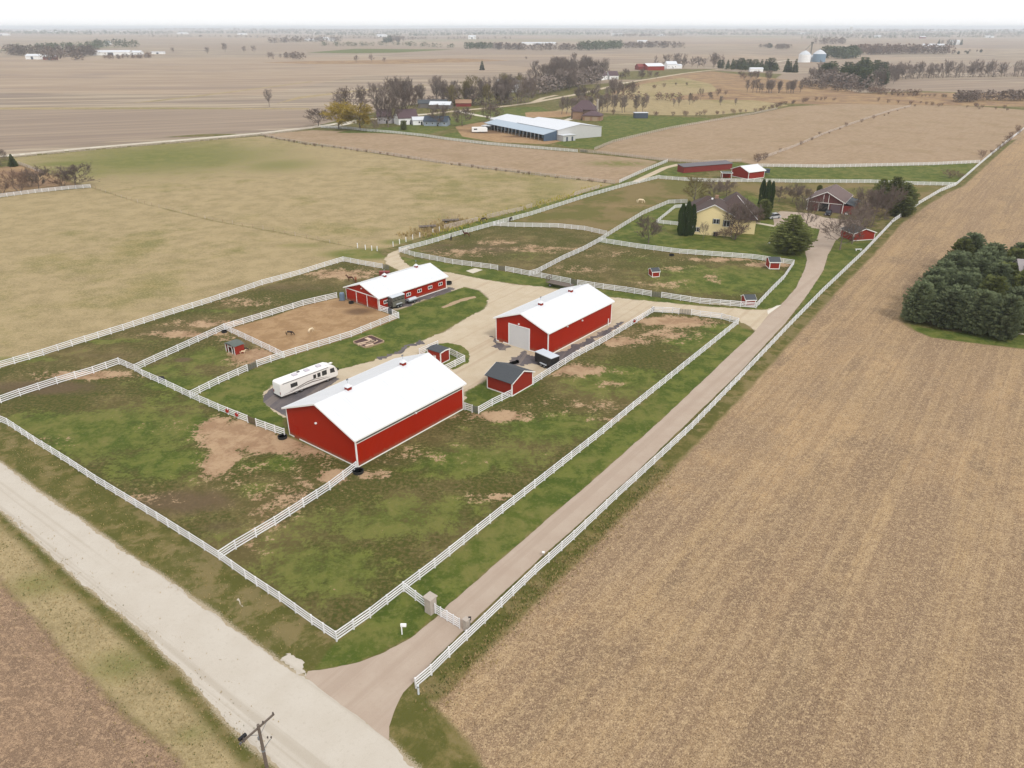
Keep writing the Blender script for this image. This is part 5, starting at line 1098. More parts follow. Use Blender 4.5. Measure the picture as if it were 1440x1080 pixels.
# black cargo trailer with white roof
A, B = (4.20,125.95), (6.75,122.95); th = ang(B, A); L = 4.3; Wd = 2.05
tr = thing('cargo_trailer', 'black enclosed cargo trailer with pale roof outside the garage door barn', 'trailer', B, th)
m = MB(); m.bx(0, -Wd, .5, L, 0, 2.35)
tr.rotation_euler.z = ang(A, B); tr.location = (A[0], A[1], 0)
m = MB().bx(0, 0, .5, L, Wd, 2.3).build('body', M_black, tr); MB().bx(-.03, -.03, 2.302, L + .03, Wd + .03, 2.42).build('roof', mat('trailer_roof', S(205, 212, 220, .85), .4, .05, 1), tr)
for x in (1.9, 2.75): wheel(tr, x, -.1, .34, .2); wheel(tr, x, Wd + .1, .34, .2)
MB().ext([(1.45, .68), (3.2, .68), (3.1, .8), (1.55, .8)], -.22, -.001, 'y').build('mudguard', M_silver, tr); m = MB(); m.bx(-1.2, Wd / 2 - .06, .5, 0, Wd / 2 + .06, .6); m.bx(-.05, 0, .48, L, .04, .55); m.build('tongue', M_black, tr)
MB().bx(L + .002, .1, .55, L + .03, Wd - .1, 2.2).build('rear_door', M_black, tr)
for y in (.12, Wd - .2): MB().bx(L + .031, y, .7, L + .05, y + .08, 1.0).build('tail_light', mat('tail_lamp', (0, 0, 0, 1)), tr)
# grey stock trailer
A = (-26.08,154.96); th = ang(B3, C3)
st = thing('horse_trailer', 'grey two axle horse trailer with pale rounded roof beside the stable', 'trailer', A, th); st.scale = (1, 1, 1.2); L = 3.5; Wd = 2.0
MB().bx(0, 0, .45, L, Wd, 1.45).build('body', M_greymet, st)
for z in (1.62, 1.86): MB().bx(0, 0, z, L, Wd, z + .14).build('slat', M_greymet, st)
MB().bx(.08, .08, 1.45, L - .08, Wd - .08, 2.2).build('interior_shade', M_black, st)  # solid black block, painted shade seen between the slats
for x in (0, 1.2, 2.4, L - .08): MB().bx(x, -.012, .45, x + .08, Wd + .012, 2.2).build('upright', M_greymet, st)
MB().ext([(-.05, 2.2)] + [(-.05 + (Wd + .1) * i / 6, 2.26 + .16 * math.sin(math.pi * i / 6)) for i in range(7)] + [(Wd + .05, 2.2)], -.1, L + .1).build('roof', M_silver, st)
for x in (1.3, 2.15): wheel(st, x, -.12, .36, .22); wheel(st, x, Wd + .12, .36, .22)
MB().ext([(.85, .78), (2.6, .78), (2.5, .9), (.95, .9)], -.24, -.014, 'y').build('mudguard', M_silver, st); MB().bx(L, Wd / 2 - .07, .42, L + 1.2, Wd / 2 + .07, .55).build('tongue', M_black, st)
# small flat trailer with covered load
A = (-22.89,158.22); ft = thing('utility_trailer', 'small black utility trailer with a pale covered load behind the horse trailer', 'trailer', A, th)
MB().bx(0, 0, .5, 2.9, 1.6, .6).build('deck', M_black, ft); MB().bx(2.9, .75, .48, 4.0, .85, .56).build('tongue', M_black, ft)
m = MB().ext([(.12, .602), (1.48, .602), (1.38, .95), (1.0, 1.15), (.6, 1.15), (.22, .95)], .25, 2.5); m.build('covered_load', M_silver, ft)
for y in (-.1, 1.7): wheel(ft, 1.4, y, .32, .2); 
for y in (0, 1.56): MB().bx(0, y, .602, 2.9, y + .04, .85).build('side_rail', M_metal, ft)
# hay wagons
def wagon(name, label, B, th, L, Wd, stakes, rack):
    t = thing(name, label, 'wagon', B, th)
    n = 12
    for i in range(n): MB().bx(0, i * Wd / n + .01, .95, L, (i + 1) * Wd / n - .01, 1.0).build('plank', M_wood, t)
    m = MB(); m.bx(.1, .45, .75, L - .1, .6, .95); m.bx(.1, Wd - .6, .75, L - .1, Wd - .45, .95)
    for k in range(4): m.bx(.3 + k * (L - .8) / 3, 0, .86, .42 + k * (L - .8) / 3, Wd, .948)
    m.build('beam', M_wood, t)
    for x in (1.1, L - 1.1):
        MB().bx(x - .06, .2, .38, x + .06, Wd - .2, .5).build('axle', M_black, t)
        for y in (.18, Wd - .18): wheel(t, x, y, .4, .2)
    if rack:
        for y in (.05, Wd / 2, Wd - .15): MB().bx(.0, y, 1.0, .08, y + .1, 2.3).build('stake', M_wood, t)
        for z in (1.3, 1.75, 2.15): MB().bx(-.05, 0, z, -.001, Wd, z + .14).build('rack_board', M_wood, t)
    for k in range(stakes):
        x = .1 + (L - .2) * k / (stakes - 1)
        for y in (.03, Wd - .08): MB().bx(x - .035, y, 1.0, x + .035, y + .05, 3.0).build('stake', M_woodlt, t)
    MB().tube((L, Wd / 2, .7), (L + 1.8, Wd / 2, .45), .06, .05).build('tongue', M_black, t)
    return t
A, B = (8.09,171.42), (13.68,167.42); wagon('hay_wagon', 'dark flat hay wagon with end rack behind the garage door barn', A, ang(A, B), 6.6, 2.5, 0, True)
wagon('hay_wagon', 'left stake sided wagon parked in the weedy hay field edge', (-28.21,225.81), math.radians(14), 5.2, 2.3, 6, False)
wagon('hay_wagon', 'right stake sided wagon parked in the weedy hay field edge', (-21.85,234.02), math.radians(12), 5.4, 2.3, 6, False)
# cars near the houses
def car(label, loc, th, m, h=1.5, L=4.6, group=None):
    t = thing('parked_car', label, 'car', loc, th)
    w = 1.85
    def loft(rings, mm, nm, par=t):
        b = MB()
        for x, y0, z0, z1 in rings: b.v += [(x, -y0, z0), (x, y0, z0), (x, y0 * .93, z1), (x, -y0 * .93, z1)]
        for i in range(len(rings) - 1):
            for j in range(4): b.f.append((i * 4 + j, i * 4 + (j + 1) % 4, i * 4 + 4 + (j + 1) % 4, i * 4 + 4 + j))
        b.f.append((3, 2, 1, 0)); n_ = (len(rings) - 1) * 4; b.f.append((n_, n_ + 1, n_ + 2, n_ + 3)); o = b.build(nm, mm, par)
        bm = bmesh.new(); bm.from_mesh(o.data); bmesh.ops.recalc_face_normals(bm, faces=bm.faces); bmesh.ops.bevel(bm, geom=list(bm.edges), offset=.04, segments=2, affect='EDGES'); bm.to_mesh(o.data); bm.free(); return o
    loft([(0, .8, .3, .7), (.15, .9, .25, .8), (1.1, .92, .22, .92), (L - .6, .92, .22, .95), (L - .05, .88, .3, .9), (L, .82, .35, .7)], m, 'body')
    loft([(1.0, .84, .9, .95), (1.75, .80, .9, h - .08), (2.4, .8, .9, h), (L - 1.0, .8, .9, h - .02), (L - .25, .82, .9, .98)], M_glass, 'cabin_glass')
    MB().bx(1.85, -.66, h - .03, L - 1.05, .66, h + .012).build('roof', m, t)
    for x in (.9, L - .95):
        for y in (-.84, .84): wheel(t, x, y, .34, .22)
    for y in (-.7, .5): MB().bx(-.02, y, .6, .02, y + .2, .72).build('headlight', M_white, t)
    return t
car('silver car parked beside the dark evergreens of the yellow house', (82.76,240.78), math.radians(25), M_carlight, 1.65)
car('dark car parked in front of the dark red garage', (103.37,244.81), math.radians(60), M_cardark, 1.5)
t = thing('garden_tractor', 'small white and black garden tractor at the garage lean-to', 'tractor', (109.88,245.32), 1.2)
MB().bx(0, -.35, .35, 1.0, .35, .8).build('hood', M_white, t); MB().bx(1.0, -.5, .3, 1.8, .5, .6).build('body', M_black, t); MB().bx(1.3, -.25, .6, 1.7, .25, 1.05).build('seat', M_black, t)
for x, r in ((.25, .22), (1.5, .38)):
    for y in (-.5, .5): wheel(t, x, y, r, .2)
t = thing('bench', 'red wooden bench under the bare tree by the drive', 'bench', (87.48,222.76), math.radians(5))
for i in range(3): MB().bx(0, i * .16, .42, 2.0, i * .16 + .13, .46).build('seat_slat', M_redshed, t)
for i in range(3): MB().bx(0, .48, .55 + i * .16, 2.0, .52, .67 + i * .16).build('back_slat', M_redshed, t)
for x in (.05, 1.85): MB().bx(x, .02, 0, x + .1, .55, .42).build('leg', M_redshed, t)
t = thing('ground_marker', 'small white cone on the lawn left of the big pine', 'marker', (73.57,210.08)); MB().lathe([(.35, 0), (.1, .8), (.02, .82)], n=10).build('cone', M_white, t); MB().lathe([(.5, 0), (.5, .05)], n=10).build('foot', M_white, t)
t = thing('garden_bench', 'white stone garden bench right of the drive', 'bench', (95.18,202.56), .1); MB().bx(0, 0, .4, 1.9, .45, .5).build('seat', M_white, t); MB().bx(.2, .08, 0, .4, .38, .4).build('leg', M_white, t); MB().bx(1.5, .08, 0, 1.7, .38, .4).build('leg', M_white, t)
t = thing('feed_bunk', 'blue grey feeder on posts beside the small white roofed far barn', 'feeder', (106.24,320.54), 0)
MB().bx(-1.5, -.9, 1.0, 1.5, .9, 2.3).build('hopper', M_slate, t); MB().bx(-1.7, -1.1, 2.3, 1.7, 1.1, 2.45).build('lid', M_slate, t)
for x in (-1.4, 1.3):
    for y in (-.8, .7): MB().bx(x, y, 0, x + .12, y + .12, 1.0).build('leg', M_metal, t)
t = thing('parked_van', 'white camper parked left of the arena sheds', 'camper', (-23.33,458.06), .15)
b = MB().ext([(0, .6), (9, .6), (9, 2.6), (8.3, 3.1), (.2, 3.1), (0, 2.8)], 0, 2.5, 'y').build('body', M_white, t); MB().bx(1, -.03, 1.7, 3, -.002, 2.4).build('window', M_glass, t)
for x in (3, 6.5): wheel(t, x, .2, .45, .3)

# ------------------------------------------------------------------ small farmyard things
t = thing('planting_bed', 'square brown mulch bed with timber edge and pale slabs on the lawn', 'planting bed', (-28.27,136.11))
o = (-28.27,136.11); poly = [(p[0] - o[0], p[1] - o[1]) for p in [(-31.29,136.30),(-28.69,139.37),(-28.17,139.49),(-25.19,136.56),(-25.18,136.04),(-27.43,133.65),(-28.27,133.26),(-28.76,133.40),(-31.12,135.64)]]
cx_, cy_ = sum(p[0] for p in poly) / 9, sum(p[1] for p in poly) / 9
inn = [(cx_ + (p[0] - cx_) * .94, cy_ + (p[1] - cy_) * .94) for p in poly]; i2 = poly[::-1]
if sum((poly[i][0] * poly[(i + 1) % 9][1] - poly[(i + 1) % 9][0] * poly[i][1]) for i in range(9)) < 0: poly = poly[::-1]; inn = inn[::-1]
MB().prism(inn, .0, .12).build('mulch', mat('brown_mulch', S(92, 68, 64), .95, .3, 2, bump=.4), t)
for i in range(9):
    a, b = poly[i], poly[(i + 1) % 9]; c, d = inn[(i + 1) % 9], inn[i]
    MB().prism([a, b, c, d], .0, .24).build('edging_timber', M_woodlt, t)
for (px_, w_, l_, r_) in (((-28.81,136.00), .32, 3.4, .62), ((-28.37,135.49), .32, 4.0, .62), ((-27.93,136.96), .75, 3.0, -.75), ((-27.55,136.00), .5, 2.4, .62), ((-27.78,134.48), .6, 1.7, .62)):
    MB().rbx(px_[0] - o[0], px_[1] - o[1], .12, l_, w_, .1, r_).build('slab', mat('cream_slab', S(226, 198, 170), .85, .08, 1), t)
def trough(label, p, r=.72, h=.4, grp=None):
    t = thing('water_trough', label, 'trough', p, 0, grp)
    MB().lathe([(r * .92, 0), (r, h), (r * .9, h + .02), (r * .84, .25), (.05, .24)], n=20).build('tub', M_rubber, t)
    MB().lathe([(r * .86, h - .14), (.02, h - .14)], n=20).build('water', mat('dark_water', (.02, .025, .02, 1), .05, .1, 1), t)
trough('black round stock tank at the left corner of the largest barn', (-34.63,98.21)); trough('black round stock tank at the near corner of the largest barn', (-21.40,88.53), .8)
trough('small black feed tub at the fence corner above the run-in shelter', (-58.46,141.42), .55, .4); trough('dark tub in front of the sliding doors of the stable', (-36.11,159.17), .6, .4)
trough('flat dark stock tank in the grass at the top edge of the left paddock', (-61.95,118.87), .8, .35); trough('small dark tub near the lawn fence in the middle paddock', (43.34,197.92), .7, .4)
trough('black tub at the far end of the stable apron', (-15.28,173.06), .8, .6)
for l, p in (('red bucket feeder on the fence, nearer the largest barn', (-43.43,104.45)), ('red bucket feeder on the fence, farther from the largest barn', (-45.39,105.78)), ('red bucket at the fence behind the garage door barn', (25.47,146.05))):
    t = thing('bucket_feeder', l, 'feeder', (p[0], p[1] - .25)); mr = mat('red_plastic', S(186, 44, 34), .5, .08, 1)
    MB().lathe([(.2, .55), (.3, 1.05), (.27, 1.05), (.18, .6)], n=12).build('bucket', mr, t); MB().bx(-.05, .18, .5, .05, .26, 1.2).build('bracket', M_metal, t)
t = thing('barrel', 'black barrel on the corner post by the yard road', 'barrel', (30.71,153.92)); MB().lathe([(.32, 0), (.34, .5), (.32, .95), (.28, .96)], n=14).build('drum', M_rubber, t); MB().lathe([(.345, .3), (.355, .33), (.345, .36)], n=14).build('hoop', M_rubber, t)
t = thing('loading_board', 'pale plank leaning along the bottom of the fence by the yard road', 'plank', (44.65,157.51)); MB().rbx(2.3, 0, .35, 5.2, .1, .18, .03).build('board', M_conc, t); MB().bx(0, -.1, 0, .12, .1, .4).build('block', M_wood, t)
t = thing('equipment', 'blue and grey water tank with hose beside the far left corner of the stable', 'tank', (-38.55,161.35)); MB().lathe([(.6, 0), (.6, 1.5), (.5, 1.75), (.1, 1.8)], n=16).build('tank', mat('blue_plastic_tank', S(118, 138, 160), .5, .1, 1), t); MB().bx(-.7, -.7, -.02, .7, .7, .1).build('pallet', M_wood, t)
t = thing('dog_house', 'dark reddish lump of gear behind the stable roof', 'gear', (-31.84,180.22)); MB().bx(-1.2, -.6, 0, 1.2, .6, .9).build('crate', M_reddk, t); MB().bx(-1.3, -.7, .9, 1.3, .7, 1.0).build('lid', M_reddk, t)
# mailbox-like birdhouse post, marker post
t = thing('mailbox', 'white mailbox on a white post in the grass near the drive entrance', 'mailbox', (-11.23,57.82)); t.scale = (.8, .8, .95); MB().bx(-.07, -.07, 0, .07, .07, 1.15).build('post', M_white, t)
MB().ext([(-.16, 1.15), (.16, 1.15), (.16, 1.35), (.1, 1.47), (-.1, 1.47), (-.16, 1.35)], -.1, .62).build('box', M_white, t); MB().bx(.1, -.19, 1.3, .14, -.161, 1.5).build('flag', M_white, t)
t = thing('marker_post', 'white tube marker in front of the first post of the long fence', 'marker post', (-8.69,50.24)); MB().lathe([(.1, 0), (.1, 1.15), (.06, 1.22)], n=10).build('tube', mat('white_grey_tube', S(215, 220, 222, .85), .5, .05, 2), t); MB().lathe([(.105, .85), (.105, .98)], n=10).build('band', M_metal, t)
t = thing('solar_light', 'small white light on a stake at the right drive edge', 'lamp', (3.67,70.32)); MB().bx(-.03, -.03, 0, .03, .03, .5).build('stake', M_metal, t); MB().bx(-.15, -.12, .5, .15, .12, .62).build('lamp_head', M_white, t)
# ---------------- utility pole in the foreground
p0 = (-18.42,38.19); H_ = 10.35
t = thing('utility_pole', 'weathered wooden utility pole with slanting crossarm and black switch box in the foreground', 'utility pole', p0, 0)
MB().tube((0, 0, -.2), (0, 0, H_), .17, .11, 10).build('pole', M_wood, t)
ar_ = ang((-24.07,45.61), (-22.26,48.09)) + .05
ca, sa = math.cos(ar_), math.sin(ar_)
MB().rbx(0.05 * -sa, .05 * ca, H_ - .42, 2.9, .11, .14, ar_).build('crossarm', M_wood, t)
for s in (-1, 1): MB().tube((s * .72 * ca, s * .72 * sa, H_ - .38), (0, 0, H_ - 1.05), .022, .022, 5).build('brace', M_metal, t)
def insul(x, y, z, par, s=1):
    o = MB().lathe([(.02 * s, z), (.02 * s, z + .1), (.065 * s, z + .11), (.05 * s, z + .16), (.07 * s, z + .18), (.03 * s, z + .26)], x, y, 10).build('insulator', mat('grey_porcelain', S(96, 88, 84), .3, .1, 1), par); return o
for d in (-1.3, .42, 1.35): insul(d * ca, d * sa, H_ - .28, t)
bx_ = (-1.45 * ca, -1.45 * sa)
MB().rbx(bx_[0] - .05, bx_[1] + .28, H_ - .25, .62, .2, .22, ar_).build('switch_box', M_black, t); MB().rbx(bx_[0] - .05, bx_[1] + .1, H_ - .45, .5, .1, .1, ar_).build('bracket', M_metal, t)
insul(bx_[0] + .15, bx_[1] + .0, H_ - .35, t); insul(bx_[0] - .12, bx_[1] - .1, H_ - .55, t)
MB().tube((0, 0, H_ - 2.6), (.55, .35, H_ - 1.9), .03, .025, 6).build('side_bracket', M_metal, t); insul(.6, .38, H_ - 1.92, t); insul(.42, .2, H_ - 1.7, t)
MB().tube((0, 0, H_ - 2.75), (0, 0, H_ - 2.6), .15, .15, 10).build('band', M_metal, t)
for z in (H_ - 1.5,): MB().rbx(-.12, -.05, z, .12, .16, .3, ar_).build('cutout', M_metal, t)

# ------------------------------------------------------------------ horses and goats
def beast(verts, radii, edges, sub=1):
    """one continuous skinned body"""
    me = bpy.data.meshes.new('tmp'); me.from_pydata(verts, edges, []); o = bpy.data.objects.new('tmp', me); COL.objects.link(o)
    sk = o.modifiers.new('s', 'SKIN'); sk.use_smooth_shade = True; o.modifiers.new('u', 'SUBSURF').levels = sub
    if not me.skin_vertices: me.attributes  # layer comes with the modifier below
    bpy.context.view_layer.update()
    if not me.skin_vertices:
        bm = bmesh.new(); bm.from_mesh(me); bm.verts.layers.skin.verify(); bm.to_mesh(me); bm.free()
    for i, sv in enumerate(me.skin_vertices[0].data): sv.radius = radii[i] if isinstance(radii[i], tuple) else (radii[i], radii[i]); sv.use_root = (i == 0)
    dg = bpy.context.evaluated_depsgraph_get(); ev = o.evaluated_get(dg); r = bpy.data.meshes.new_from_object(ev)
    bpy.data.objects.remove(o); bpy.data.meshes.remove(me); r.materials.clear(); return r
def horse_mesh(graze=True, step=0.0):
    V = [(0, 0, 1.25), (-.45, 0, 1.28), (-.85, 0, 1.25), (.4, 0, 1.22), (.75, 0, 1.2), (.95, 0, 1.22)]
    R = [(.33, .33), (.31, .32), (.27, .28), (.31, .34), (.27, .32), (.2, .26)]
    E = [(0, 1), (1, 2), (0, 3), (3, 4), (4, 5)]
    def add(p, r, par): V.append(p); R.append(r); E.append((par, len(V) - 1)); return len(V) - 1
    if graze: n = add((1.3, 0, .95), (.13, .19), 5); n = add((1.55, 0, .6), (.1, .14), n); n = add((1.62, 0, .38), (.1, .13), n); n = add((1.68, 0, .1), (.065, .08), n)
    else: n = add((1.2, 0, 1.55), (.13, .2), 5); n = add((1.4, 0, 1.85), (.1, .14), n); n = add((1.58, 0, 1.86), (.1, .13), n); n = add((1.88, 0, 1.68), (.065, .08), n)
    for s in (-1, 1):
        d = step * s
        a = add((.72, s * .17, .95), (.13, .13), 4); a = add((.74 + d * .5, s * .17, .55), (.068, .07), a); a = add((.74 + d, s * .17, .2), (.045, .05), a); add((.77 + d, s * .17, .03), (.06, .06), a)
        a = add((-.78, s * .17, .98), (.17, .2), 2); a = add((-.7 - d * .4, s * .17, .75), (.11, .13), a); a = add((-.95 - d, s * .17, .5), (.065, .075), a); a = add((-.88 - d, s * .17, .2), (.045, .05), a); add((-.84 - d, s * .17, .03), (.06, .06), a)
    return beast(V, R, E)
HG, HS = horse_mesh(True, .12), horse_mesh(False, .05)
def horse(label, p, deg, coat, hair, graze=True, s=1.0, cat='horse', grp='horses of the farm'):
    t = thing('horse' if cat == 'horse' else cat, label, cat, p, math.radians(deg), grp); t.scale = (s, s, s)
    me = (HG if graze else HS).copy(); me.materials.append(coat); link('body', me, t)
    tl = MB(); tl.tube((-1.08, 0, 1.33), (-1.2, 0, 1.0), .05, .07, 7); tl.tube((-1.2, 0, 1.0), (-1.17, 0, .5), .07, .02, 7); tl.build('tail', hair, t)
    mn = MB(); q = [(.98, 1.45), (1.3, 1.18), (1.6, .78), (1.72, .5)] if graze else [(.95, 1.5), (1.12, 1.78), (1.32, 2.02), (1.5, 2.02)]
    for a, b in zip(q, q[1:]): mn.tube((a[0], 0, a[1]), (b[0], 0, b[1]), .06, .05, 5)
    mn.build('mane', hair, t)
    hx, hz = (1.70, .5) if graze else (1.5, 1.98)
    for y in (-.07, .07): MB().tube((hx, y, hz), (hx - (.02), y * 1.5, hz + .16), .035, .008, 5).build('ear', coat, t)
    return t
horse('dark brown horse grazing in the sandy lot, left of the pale one', (-44.82,139.87), 0, M_horsedk, M_mane, True, .62)
horse('cream white horse grazing in the sandy lot', (-40.90,141.42), 65, M_horsecr, M_manecr, True, .6)
horse('bay horse standing behind the stable, left of a pair', (-39.24,175.30), 170, M_horsebr, M_mane, False, .8)
horse('bay horse standing behind the stable, right of a pair', (-38.00,174.73), 100, M_horsesr, M_mane, True, .8)
horse('bay horse at the long fence of the brown triangular paddock', (-13.36,218.11), 160, M_horsebr, M_mane, False, .9)
horse('black horse grazing on the lane beside the weathered fence', (-8.74,237.36), 200, M_horsedk, M_mane, True, .85)
horse('black horse grazing at the lane fence where two fences meet', (-0.34,237.84), 250, M_horsedk, M_mane, True, .85)
horse('cream horse grazing in the wide olive paddock left of the house', (45.09,264.75), 4, M_horsecr, M_manecr, True, 1.0)
horse('small dark pony by the fence of the triangular paddock', (-17.69,214.03), 90, M_horsedk, M_mane, False, .75)
horse('small white goat beside the run-in shelter', (-51.13,130.44), 20, M_horsecr, M_manecr, False, .42, 'goat', 'goats at the run-in shelter')
horse('small black goat beside the run-in shelter', (-50.90,131.82), 200, M_horsedk, M_mane, True, .45, 'goat', 'goats at the run-in shelter')

# ------------------------------------------------------------------ trees
def bare_parts(seed, h=10.0, spread=.42, clear=.22, limbs=11, twig=.03, upright=.55, droop=0.0, stems=1, dens=1.0, deep=4):
    """leader with limbs along it; each limb forks down to twigs so the crown is a full oval"""
    r = random.Random(seed); T, C = MB(), MB()
    def tri(m, p, q, w):
        d = (q - p); u = d.orthogonal().normalized() * w; v = d.cross(u).normalized() * w
        m.add([p + u, p - u * .5 + v * .87, p - u * .5 - v * .87, q], [(0, 1, 3), (1, 2, 3), (2, 0, 3)])
    def path(p, d, L, n, jit, rise=0.0):
        pts = [p]; dd = d.copy()
        for i in range(n):
            dd = (dd + Vector((r.uniform(-1, 1), r.uniform(-1, 1), r.uniform(-1, 1))) * jit + Vector((0, 0, rise))).normalized(); pts.append(pts[-1] + dd * (L / n))
        return pts, dd
    def at(pts, f):
        n = len(pts) - 1; i = min(n - 1, int(f * n)); return pts[i].lerp(pts[i + 1], f * n - i), (pts[i + 1] - pts[i]).normalized()
    def limb(p, d, L, rad, lv):
        pts, _ = path(p, d, L, 3 if lv < 3 else 2, .17, .10 - droop * (.22 if lv > 1 else 0)); n = len(pts) - 1
        for i in range(n): (T if lv < 2 else C).tube(pts[i], pts[i + 1], rad * (1 - .7 * i / n), rad * (1 - .7 * (i + 1) / n), 5 if lv == 1 else 3, False)
        k = max(3, int({1: 8, 2: 7, 3: 7}[lv] * dens))
        for j in range(k):
            f = .22 + .78 * (j + r.random()) / k; q, dd = at(pts, min(.999, f)); sd = dd.orthogonal().normalized(); sd = Matrix.Rotation(r.uniform(0, 6.283), 3, dd) @ sd
            nd = (dd * .85 + sd * .75 + Vector((0, 0, .18 - droop * .9))).normalized(); nl = L * r.uniform(.38, .58)
            if lv >= deep - 1: tri(C, q, q + nd * nl * .95, twig)
            else: limb(q, nd, nl, rad * .42, lv + 1)
    for s in range(stems):
        a = 6.283 * (s + r.uniform(-.2, .2)) / max(1, stems); lean = .55 if stems > 1 else .05
        ln = Vector((math.cos(a) * lean, math.sin(a) * lean, 1)).normalized()
        base = Vector((math.cos(a) * .15, math.sin(a) * .15, -.1)) if stems > 1 else Vector((0, 0, -.1)); Hs = h * (.78 if stems == 1 else .7); R0 = .021 * h / stems ** .5
        pts, _ = path(base, ln, Hs, 6, .07, .04)
        for i in range(6): T.tube(pts[i], pts[i + 1], R0 * (1 - .85 * i / 6), R0 * (1 - .85 * (i + 1) / 6), 7, False)
        for j in range(limbs):
            f = clear + (1 - clear) * (j + r.uniform(0, .8)) / limbs; q, dd = at(pts, min(.995, f)); az = j * 2.4 + r.uniform(-.5, .5); g = (f - clear) / (1 - clear)
            up = upright + .5 * g; nd = (Vector((math.cos(az), math.sin(az), 0)) + Vector((0, 0, up))).normalized() if g < .93 else ln
            limb(q, nd, h * spread * (.62 + .62 * math.sin(math.pi * min(1, .25 + g * .62))) * r.uniform(.8, 1.1), R0 * .45 * (1 - .5 * g), 1)
    zm = max(v[2] for v in C.v); k = h / zm
    for M in (T, C): M.v = [(a * k, b * k, c * k) for a, b, c in M.v]
    return T, C
def conif_parts(seed, h=10.0, rad=3.2, kind='spruce', n=900, size=.55):
    r = random.Random(seed); T, C = MB(), MB()
    T.tube((0, 0, -.1), (0, 0, h * .92), .022 * h, .02, 6)
    def R(f):   # radius against height fraction
        if kind == 'spruce': return rad * (1 - f) ** .85 * (1 if f > .08 else .8)
        if kind == 'pine': return rad * math.sin(math.pi * min(1, .12 + f * .88)) ** .75 * (1.1 - .45 * f)
        if kind == 'round': return rad * max(0, 1 - ((f - .38) / .64) ** 2) ** .55
        return rad * (min(1, (f + .05) * 6) * min(1, (1.02 - f) * 3.2)) ** .6
    if kind == 'column':
        for i in range(n):
            f = r.random(); a = r.uniform(0, 6.283); q = R(f) * r.uniform(.75, 1.04) * (1 + .12 * math.sin(a * 3 + f * 9)); p = Vector((q * math.cos(a), q * math.sin(a), f * h)); s = size * r.uniform(.6, 1.2)
            o = Vector((math.cos(a), math.sin(a), 0)); t = Vector((-math.sin(a), math.cos(a), 0)) * s * .28
            C.add([p - t, p + t, p + Vector((0, 0, s)) + o * .08 + t * r.uniform(-.5, .5)], [(0, 1, 2)]); C.add([p - o * .1, p + o * .16, p + Vector((0, 0, s * .9)) + o * .1], [(0, 1, 2)])
        return T, C
    lv = int(10 + h * .9); boughs = max(6, int(n / (lv * 9)))
    for i in range(lv):
        f = .04 + .94 * (i + .5 * r.random()) / lv; rr = R(f); k = max(4, int(boughs * (1.2 if f < .6 else .8)))
        for j in range(k):
            a = 6.283 * (j + r.uniform(-.35, .35)) / k + i * 1.7; L = rr * r.uniform(.78, 1.12)
            if L < .15: continue
            z0 = f * h; dz = (-.18 if kind == 'spruce' else .12) * L
            m = max(3, int(3 + L * 1.7 / size * .8))
            for q in range(m):
                g = .25 + .75 * (q + r.random()) / m; w_ = (1.15 - g) * L * .42 + .12
                c = Vector((math.cos(a) * L * g, math.sin(a) * L * g, z0 + dz * g * g + r.uniform(-.12, .12)))
                side = Vector((-math.sin(a), math.cos(a), 0)); fw = Vector((math.cos(a), math.sin(a), .1))
                for s in (-1, 1, r.choice((-.4, .4))):
                    tip = c + side * s * w_ * r.uniform(.6, 1.1) + fw * size * r.uniform(.4, .9) + Vector((0, 0, r.uniform(-.18, .22)))
                    C.add([c - fw * size * .4, c + Vector((0, 0, -.16)) + side * s * .1, tip], [(0, 1, 2)])
                    C.add([c + side * s * w_ * .4, c + side * s * w_ * .4 + fw * size * .5 + Vector((0, 0, .2)), tip + Vector((0, 0, -.1))], [(0, 1, 2)])
    for i in range(5):
        a = r.uniform(0, 6.283); C.add([(.12 * math.cos(a), .12 * math.sin(a), h * .9), (-.12 * math.cos(a), -.12 * math.sin(a), h * .9), (0, 0, h * r.uniform(.98, 1.03))], [(0, 1, 2)])
    return T, C
PROTO = {}
